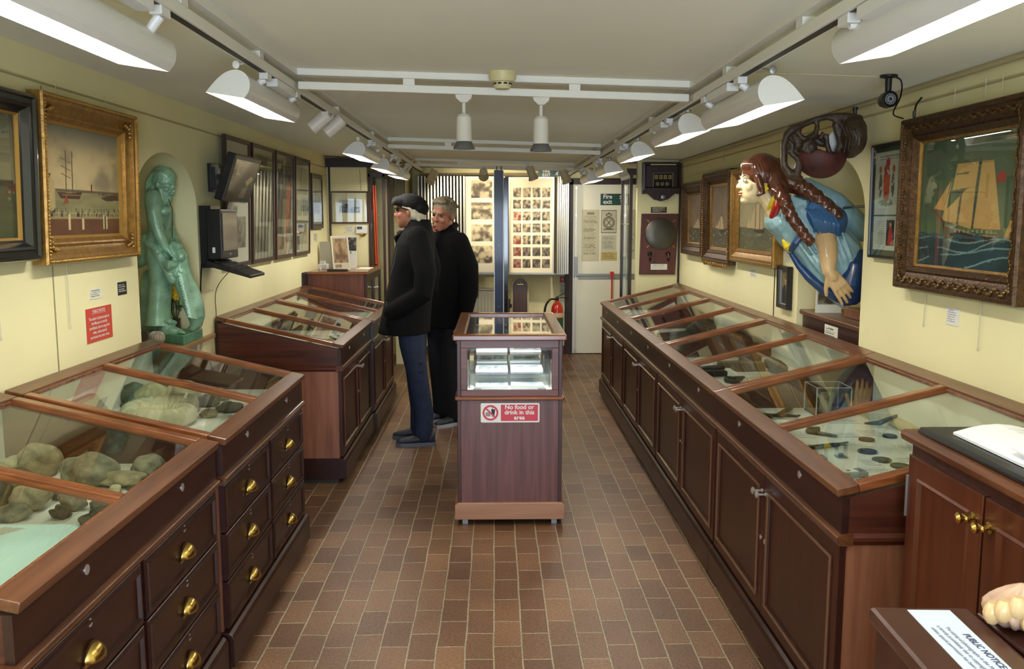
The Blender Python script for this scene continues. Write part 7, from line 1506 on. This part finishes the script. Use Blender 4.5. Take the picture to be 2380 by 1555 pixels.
for i, (x, y, w, h) in enumerate(((1.06, 3.20, .11, .10), (1.24, 3.20, .11, .07), (1.36, 3.22, .10, .09), (1.16, 2.74, .10, .06), (1.20, 2.82, .05, .07), (1.32, 2.86, .12, .05), (1.03, 2.80, .06, .05), (1.22, 3.06, .10, .06), (1.40, 3.0, .11, .08), (1.30, 3.42, .16, .08), (1.20, 3.42, .08, .09), (1.48, 3.45, .10, .14), (1.0, 3.35, .08, .12), (1.40, 2.72, .12, .07))):
    slip(x, y, w, h, ['printed card left of the bronze brooch tool', 'printed card right of the bronze brooch tool', 'printed sheet behind the black oval medal', 'printed card behind the grey tablet', 'narrow printed card beside the blue grey medal', 'printed card between the two nearer medals', 'tiny printed card beside the left clear stand', 'printed card beyond the clasp knife tip', 'printed card right of the plain grey green medal', 'printed sheet in front of the acrylic box', 'printed card between the tongs and the acrylic box', 'yellowed sheet at the back of the nearest right counter', 'printed card by the front rail beside the tongs', 'printed card at the near end beyond the bronze medal'][i], 6 + i % 4, (-.06 + .02 * (i % 6)), bg=(226, 226, 214) if i != 11 else (212, 200, 156))
m = MB(); m.lathe([(.02, -.11), (.02, .11)], (1.53, 3.30, ZB + .021), 16, 'y'); single(m, 'scroll', mat('parchment', (206, 190, 146), .7), 'rolled yellowed parchment at the back of the nearest right counter', 'scroll', smooth=True)
m = MB(); m.limb([(1.42, 3.37, ZB + .012), (1.47, 3.36, ZB + .015), (1.52, 3.33, ZB + .05)], [.004, .011, .006], 8); single(m, 'pistol_key', M_BLACK, 'small dark iron key shaped piece resting against the parchment roll', 'key', smooth=True)
# second right counter
M_LEA = mat('dark_leather', (46, 38, 28), .5, var=.3, vscale=20, bump=.4, bscale=60); M_OLIV = mat('olive_leather', (92, 88, 62), .6, var=.2, vscale=16, bump=.3, bscale=50); GR = 'relics in the second right counter'
def bx(c, sz, ang, name, m_, label, cat, bev=.008, group=GR): b_ = MB(); b_.obox((c[0], c[1], ZB + sz[2] / 2 + (c[2] if len(c) > 2 else 0)), sz, Matrix.Rotation(ang, 3, 'Z')); return single(b_, name, m_, label, cat, group, bevel=bev)
bx((1.09, 4.57), (.16, .06, .035), .15, 'leather_case', M_LEA, 'long black leather case at the front left of the second right counter', 'case'); bx((1.105, 4.50), (.14, .05, .028), .1, 'leather_case', M_LEA, 'short black leather case lying in front of the long one', 'case')
m = MB(); m.tube([(1.155 + .028 * cos(a), 4.32 + .05 * sin(a), ZB + .012) for a in [2 * pi * k / 20 for k in range(21)]], .010, 8); m.limb([(1.18, 4.345, ZB + .012), (1.22, 4.36, ZB + .014)], [.014, .010]); m.limb([(1.195, 4.33, ZB + .012), (1.21, 4.38, ZB + .012)], [.008, .008]); single(m, 'iron_shackle', mat('dark_iron', (62, 56, 46), .5, .6), 'dark iron shackle near the front rail of the second right counter', 'shackle', GR, smooth=True)
m = MB(); m.limb([(1.22, 4.35, ZB + .010), (1.33, 4.42, ZB + .014), (1.36, 4.43, ZB + .014)], [.004, .010, .012], 10); single(m, 'ivory_spike', mat('ivory', (216, 206, 170), .4), 'pale pointed spike beside the iron shackle', 'spike', GR, smooth=True)
bx((1.33, 4.66), (.16, .075, .045), .1, 'wooden_box', M_OLIV, 'olive wooden box in the middle of the second right counter', 'box', .004); bx((1.28, 4.78), (.16, .06, .03), .05, 'wooden_box', M_OLIV, 'flat olive case behind the olive wooden box', 'case', .004); bx((1.40, 4.88), (.10, .08, .05), .3, 'leather_case', M_LEA, 'dark strapped block at the back of the second right counter', 'case')
m = MB(); m.lathe([(.03, -.10), (.036, -.03), (.034, .10)], (1.45, 4.58, ZB + .037), 18, 'y'); single(m, 'bottle', M_OLIV, 'olive leather bottle lying at the back of the second right counter', 'bottle', GR, smooth=True); m = MB(); m.ell((1.50, 4.44, ZB + .016), (.05, .035, .016)); single(m, 'yellow_pouch', mat('yellow_cloth', (222, 196, 84), .7), 'yellow cloth pouch behind the ivory spike', 'pouch', GR, smooth=True)
for i, (x, y, z) in enumerate(((1.04, 4.75, .0), (1.16, 4.70, 0), (1.02, 4.90, 0))): bx((x, y), (.10, .05, .018), .3 * i, 'iron_piece', mat('dark_iron', (62, 56, 46), .5, .6), ['small iron hinge piece behind the long black case', 'flat iron strap piece beside the long black case', 'iron scrap near the front rail at the far end of the second right counter'][i], 'iron piece', .004)
for i, (x, y, w, h) in enumerate(((1.0, 4.0, .14, .10), (1.19, 4.05, .16, .12), (1.20, 4.22, .12, .06), (1.30, 4.50, .12, .05), (1.18, 4.84, .12, .06), (1.03, 4.62, .10, .05), (1.40, 4.0, .15, .12))): slip(x, y, w, h, ['printed card at the near end of the second right counter by the front rail', 'large printed card at the near end of the second right counter', 'printed card in front of the iron shackle', 'printed card between the spike and the olive box', 'printed card behind the olive case', 'printed card beside the black leather cases', 'printed card at the back of the near end of the second right counter'][i], 6, .05 * i)
# third and fourth right counters
GK = 'long objects in the third right counter'
for i, (x, y, ln, a, w, lab, m_) in enumerate(((1.18, 5.86, .34, .55, .03, 'long dark green sheath nearest in the third right counter', mat('sheath_green', (40, 48, 36), .5)), (1.20, 6.02, .30, .45, .012, 'thin iron rod with a ring end behind the green sheath', mat('dark_iron', (62, 56, 46), .5, .6)), (1.25, 6.14, .32, .5, .04, 'dark flat scabbard behind the thin rod', M_LEA))):
    b_ = MB(); b_.obox((x, y, ZB + .012), (ln, w, .02), Matrix.Rotation(a, 3, 'Z')); single(b_, 'sheath', m_, lab, 'sheath', GK, bevel=.004)
m = MB(); m.ell((1.42, 6.12, ZB + .05), (.10, .07, .05)); m.ell((1.36, 6.10, ZB + .04), (.06, .05, .04)); single(m, 'leather_hat', M_LEA, 'rounded dark leather hat at the back of the third right counter', 'hat', GK, smooth=True)
for i, (x, y, w, h) in enumerate(((1.02, 5.72, .16, .10), (1.30, 5.80, .16, .07), (1.28, 6.22, .14, .06), (1.05, 6.16, .10, .06), (1.02, 5.40, .2, .12), (1.30, 5.40, .2, .12), (1.46, 5.86, .12, .08))): slip(x, y, w, h, ['white card at the front of the third right counter', 'white card behind the green sheath', 'white card beside the dark hat', 'small white card at the far front of the third right counter', 'large white card at the near front of the third right counter', 'large white card at the near back of the third right counter', 'white card in front of the dark hat'][i], 5, .3)
for i, (x, y, w, h) in enumerate(((1.02, 7.10, .18, .12), (1.06, 7.34, .16, .10), (1.26, 7.30, .14, .10), (1.04, 6.74, .2, .14), (1.30, 6.80, .18, .12), (1.45, 7.2, .1, .1))): slip(x, y, w, h, ['white paper at the front of the farthest right counter, middle', 'white paper at the front of the farthest right counter, far part', 'white paper in the middle of the farthest right counter', 'large white paper at the near front of the farthest right counter', 'large white paper at the near back of the farthest right counter', 'small white paper at the back of the farthest right counter'][i], 6, .1 * i)
# left counters with doors beyond the statue
GL = 'papers in the farther left counters'; M_PHOTOC = None
for i, (x, y, w, h, lab) in enumerate(((-1.12, 5.42, .16, .12, 'pale folded paper at the near front of the counter beyond the statue'), (-1.32, 5.46, .15, .12, 'grey photo card left of the pale folded paper'), (-1.50, 5.50, .14, .12, 'grey photo card at the near back of the counter beyond the statue'), (-1.10, 5.62, .13, .12, 'pale card with a round picture near the front rail'), (-1.30, 5.70, .16, .12, 'mottled card in the middle of the nearer pane'), (-1.12, 5.98, .2, .14, 'yellowed sheet at the front of the farther pane'), (-1.36, 6.02, .18, .14, 'grey picture sheet in the middle of the farther pane'), (-1.54, 6.1, .14, .14, 'grey picture sheet at the back of the farther pane'), (-1.10, 6.62, .16, .14, 'pale sheet at the front of the farthest left counter'), (-1.32, 6.66, .18, .12, 'sheet of figures in the middle of the farthest left counter'), (-1.12, 7.10, .16, .14, 'pale sheet in the farther pane of the farthest left counter'))):
    t = thing('paper', lab, 'paper', (x, y, ZB), GL); R = Vector((cos(.1 * (i % 3)), sin(.1 * (i % 3)), 0)); U = Vector((-R.y, R.x, 0)); O = Vector((x, y, ZB)); q = [O, O + R * w, O + R * w + U * h, O + U * h]
    m = MB(); m.hexa(q + [p + Vector((0, 0, .003)) for p in q]); m.build('sheet', M_PAPER, t); canvas('print', O + Vector((0, 0, .0036)), R, U, w, h, art_sheet([(.1, .6, .3, .9), (.65, .95, .5, .9)] if i % 2 else [(.15, .85, .15, .8)], i * 13, (216, 214, 190) if i != 5 else (206, 190, 130), (170, 168, 146), (84, 86, 76)), t, nx=22, ny=22)
for i, (x, y, a) in enumerate(((-1.20, 5.53, 1.2), (-1.40, 5.62, 1.1), (-1.06, 5.80, .7), (-1.02, 6.22, .9))):
    b_ = MB(); b_.obox((x, y, ZB + .016), (.16, .022, .018), Matrix.Rotation(a, 3, 'Z')); single(b_, 'dark_ruler', M_LEA, ['dark wooden strip between the pale paper and the grey card', 'dark wooden strip at the middle of the nearer pane', 'dark curved strip across the pale card near the front rail', 'dark red tool handle near the front rail of the farther pane'][i], 'strip', 'dark strips among the papers', bevel=.004)
m = MB()
for i in range(4): m.limb([(-1.40 + .09 * i, 6.9, ZB + .01), (-1.37 + .09 * i, 6.93, ZB + .04), (-1.34 + .09 * i, 6.9, ZB + .01)], [.02, .026, .014])
single(m, 'bone_piece', M_R4, 'row of pale bone pieces in the farthest left counter', 'bone', smooth=True)
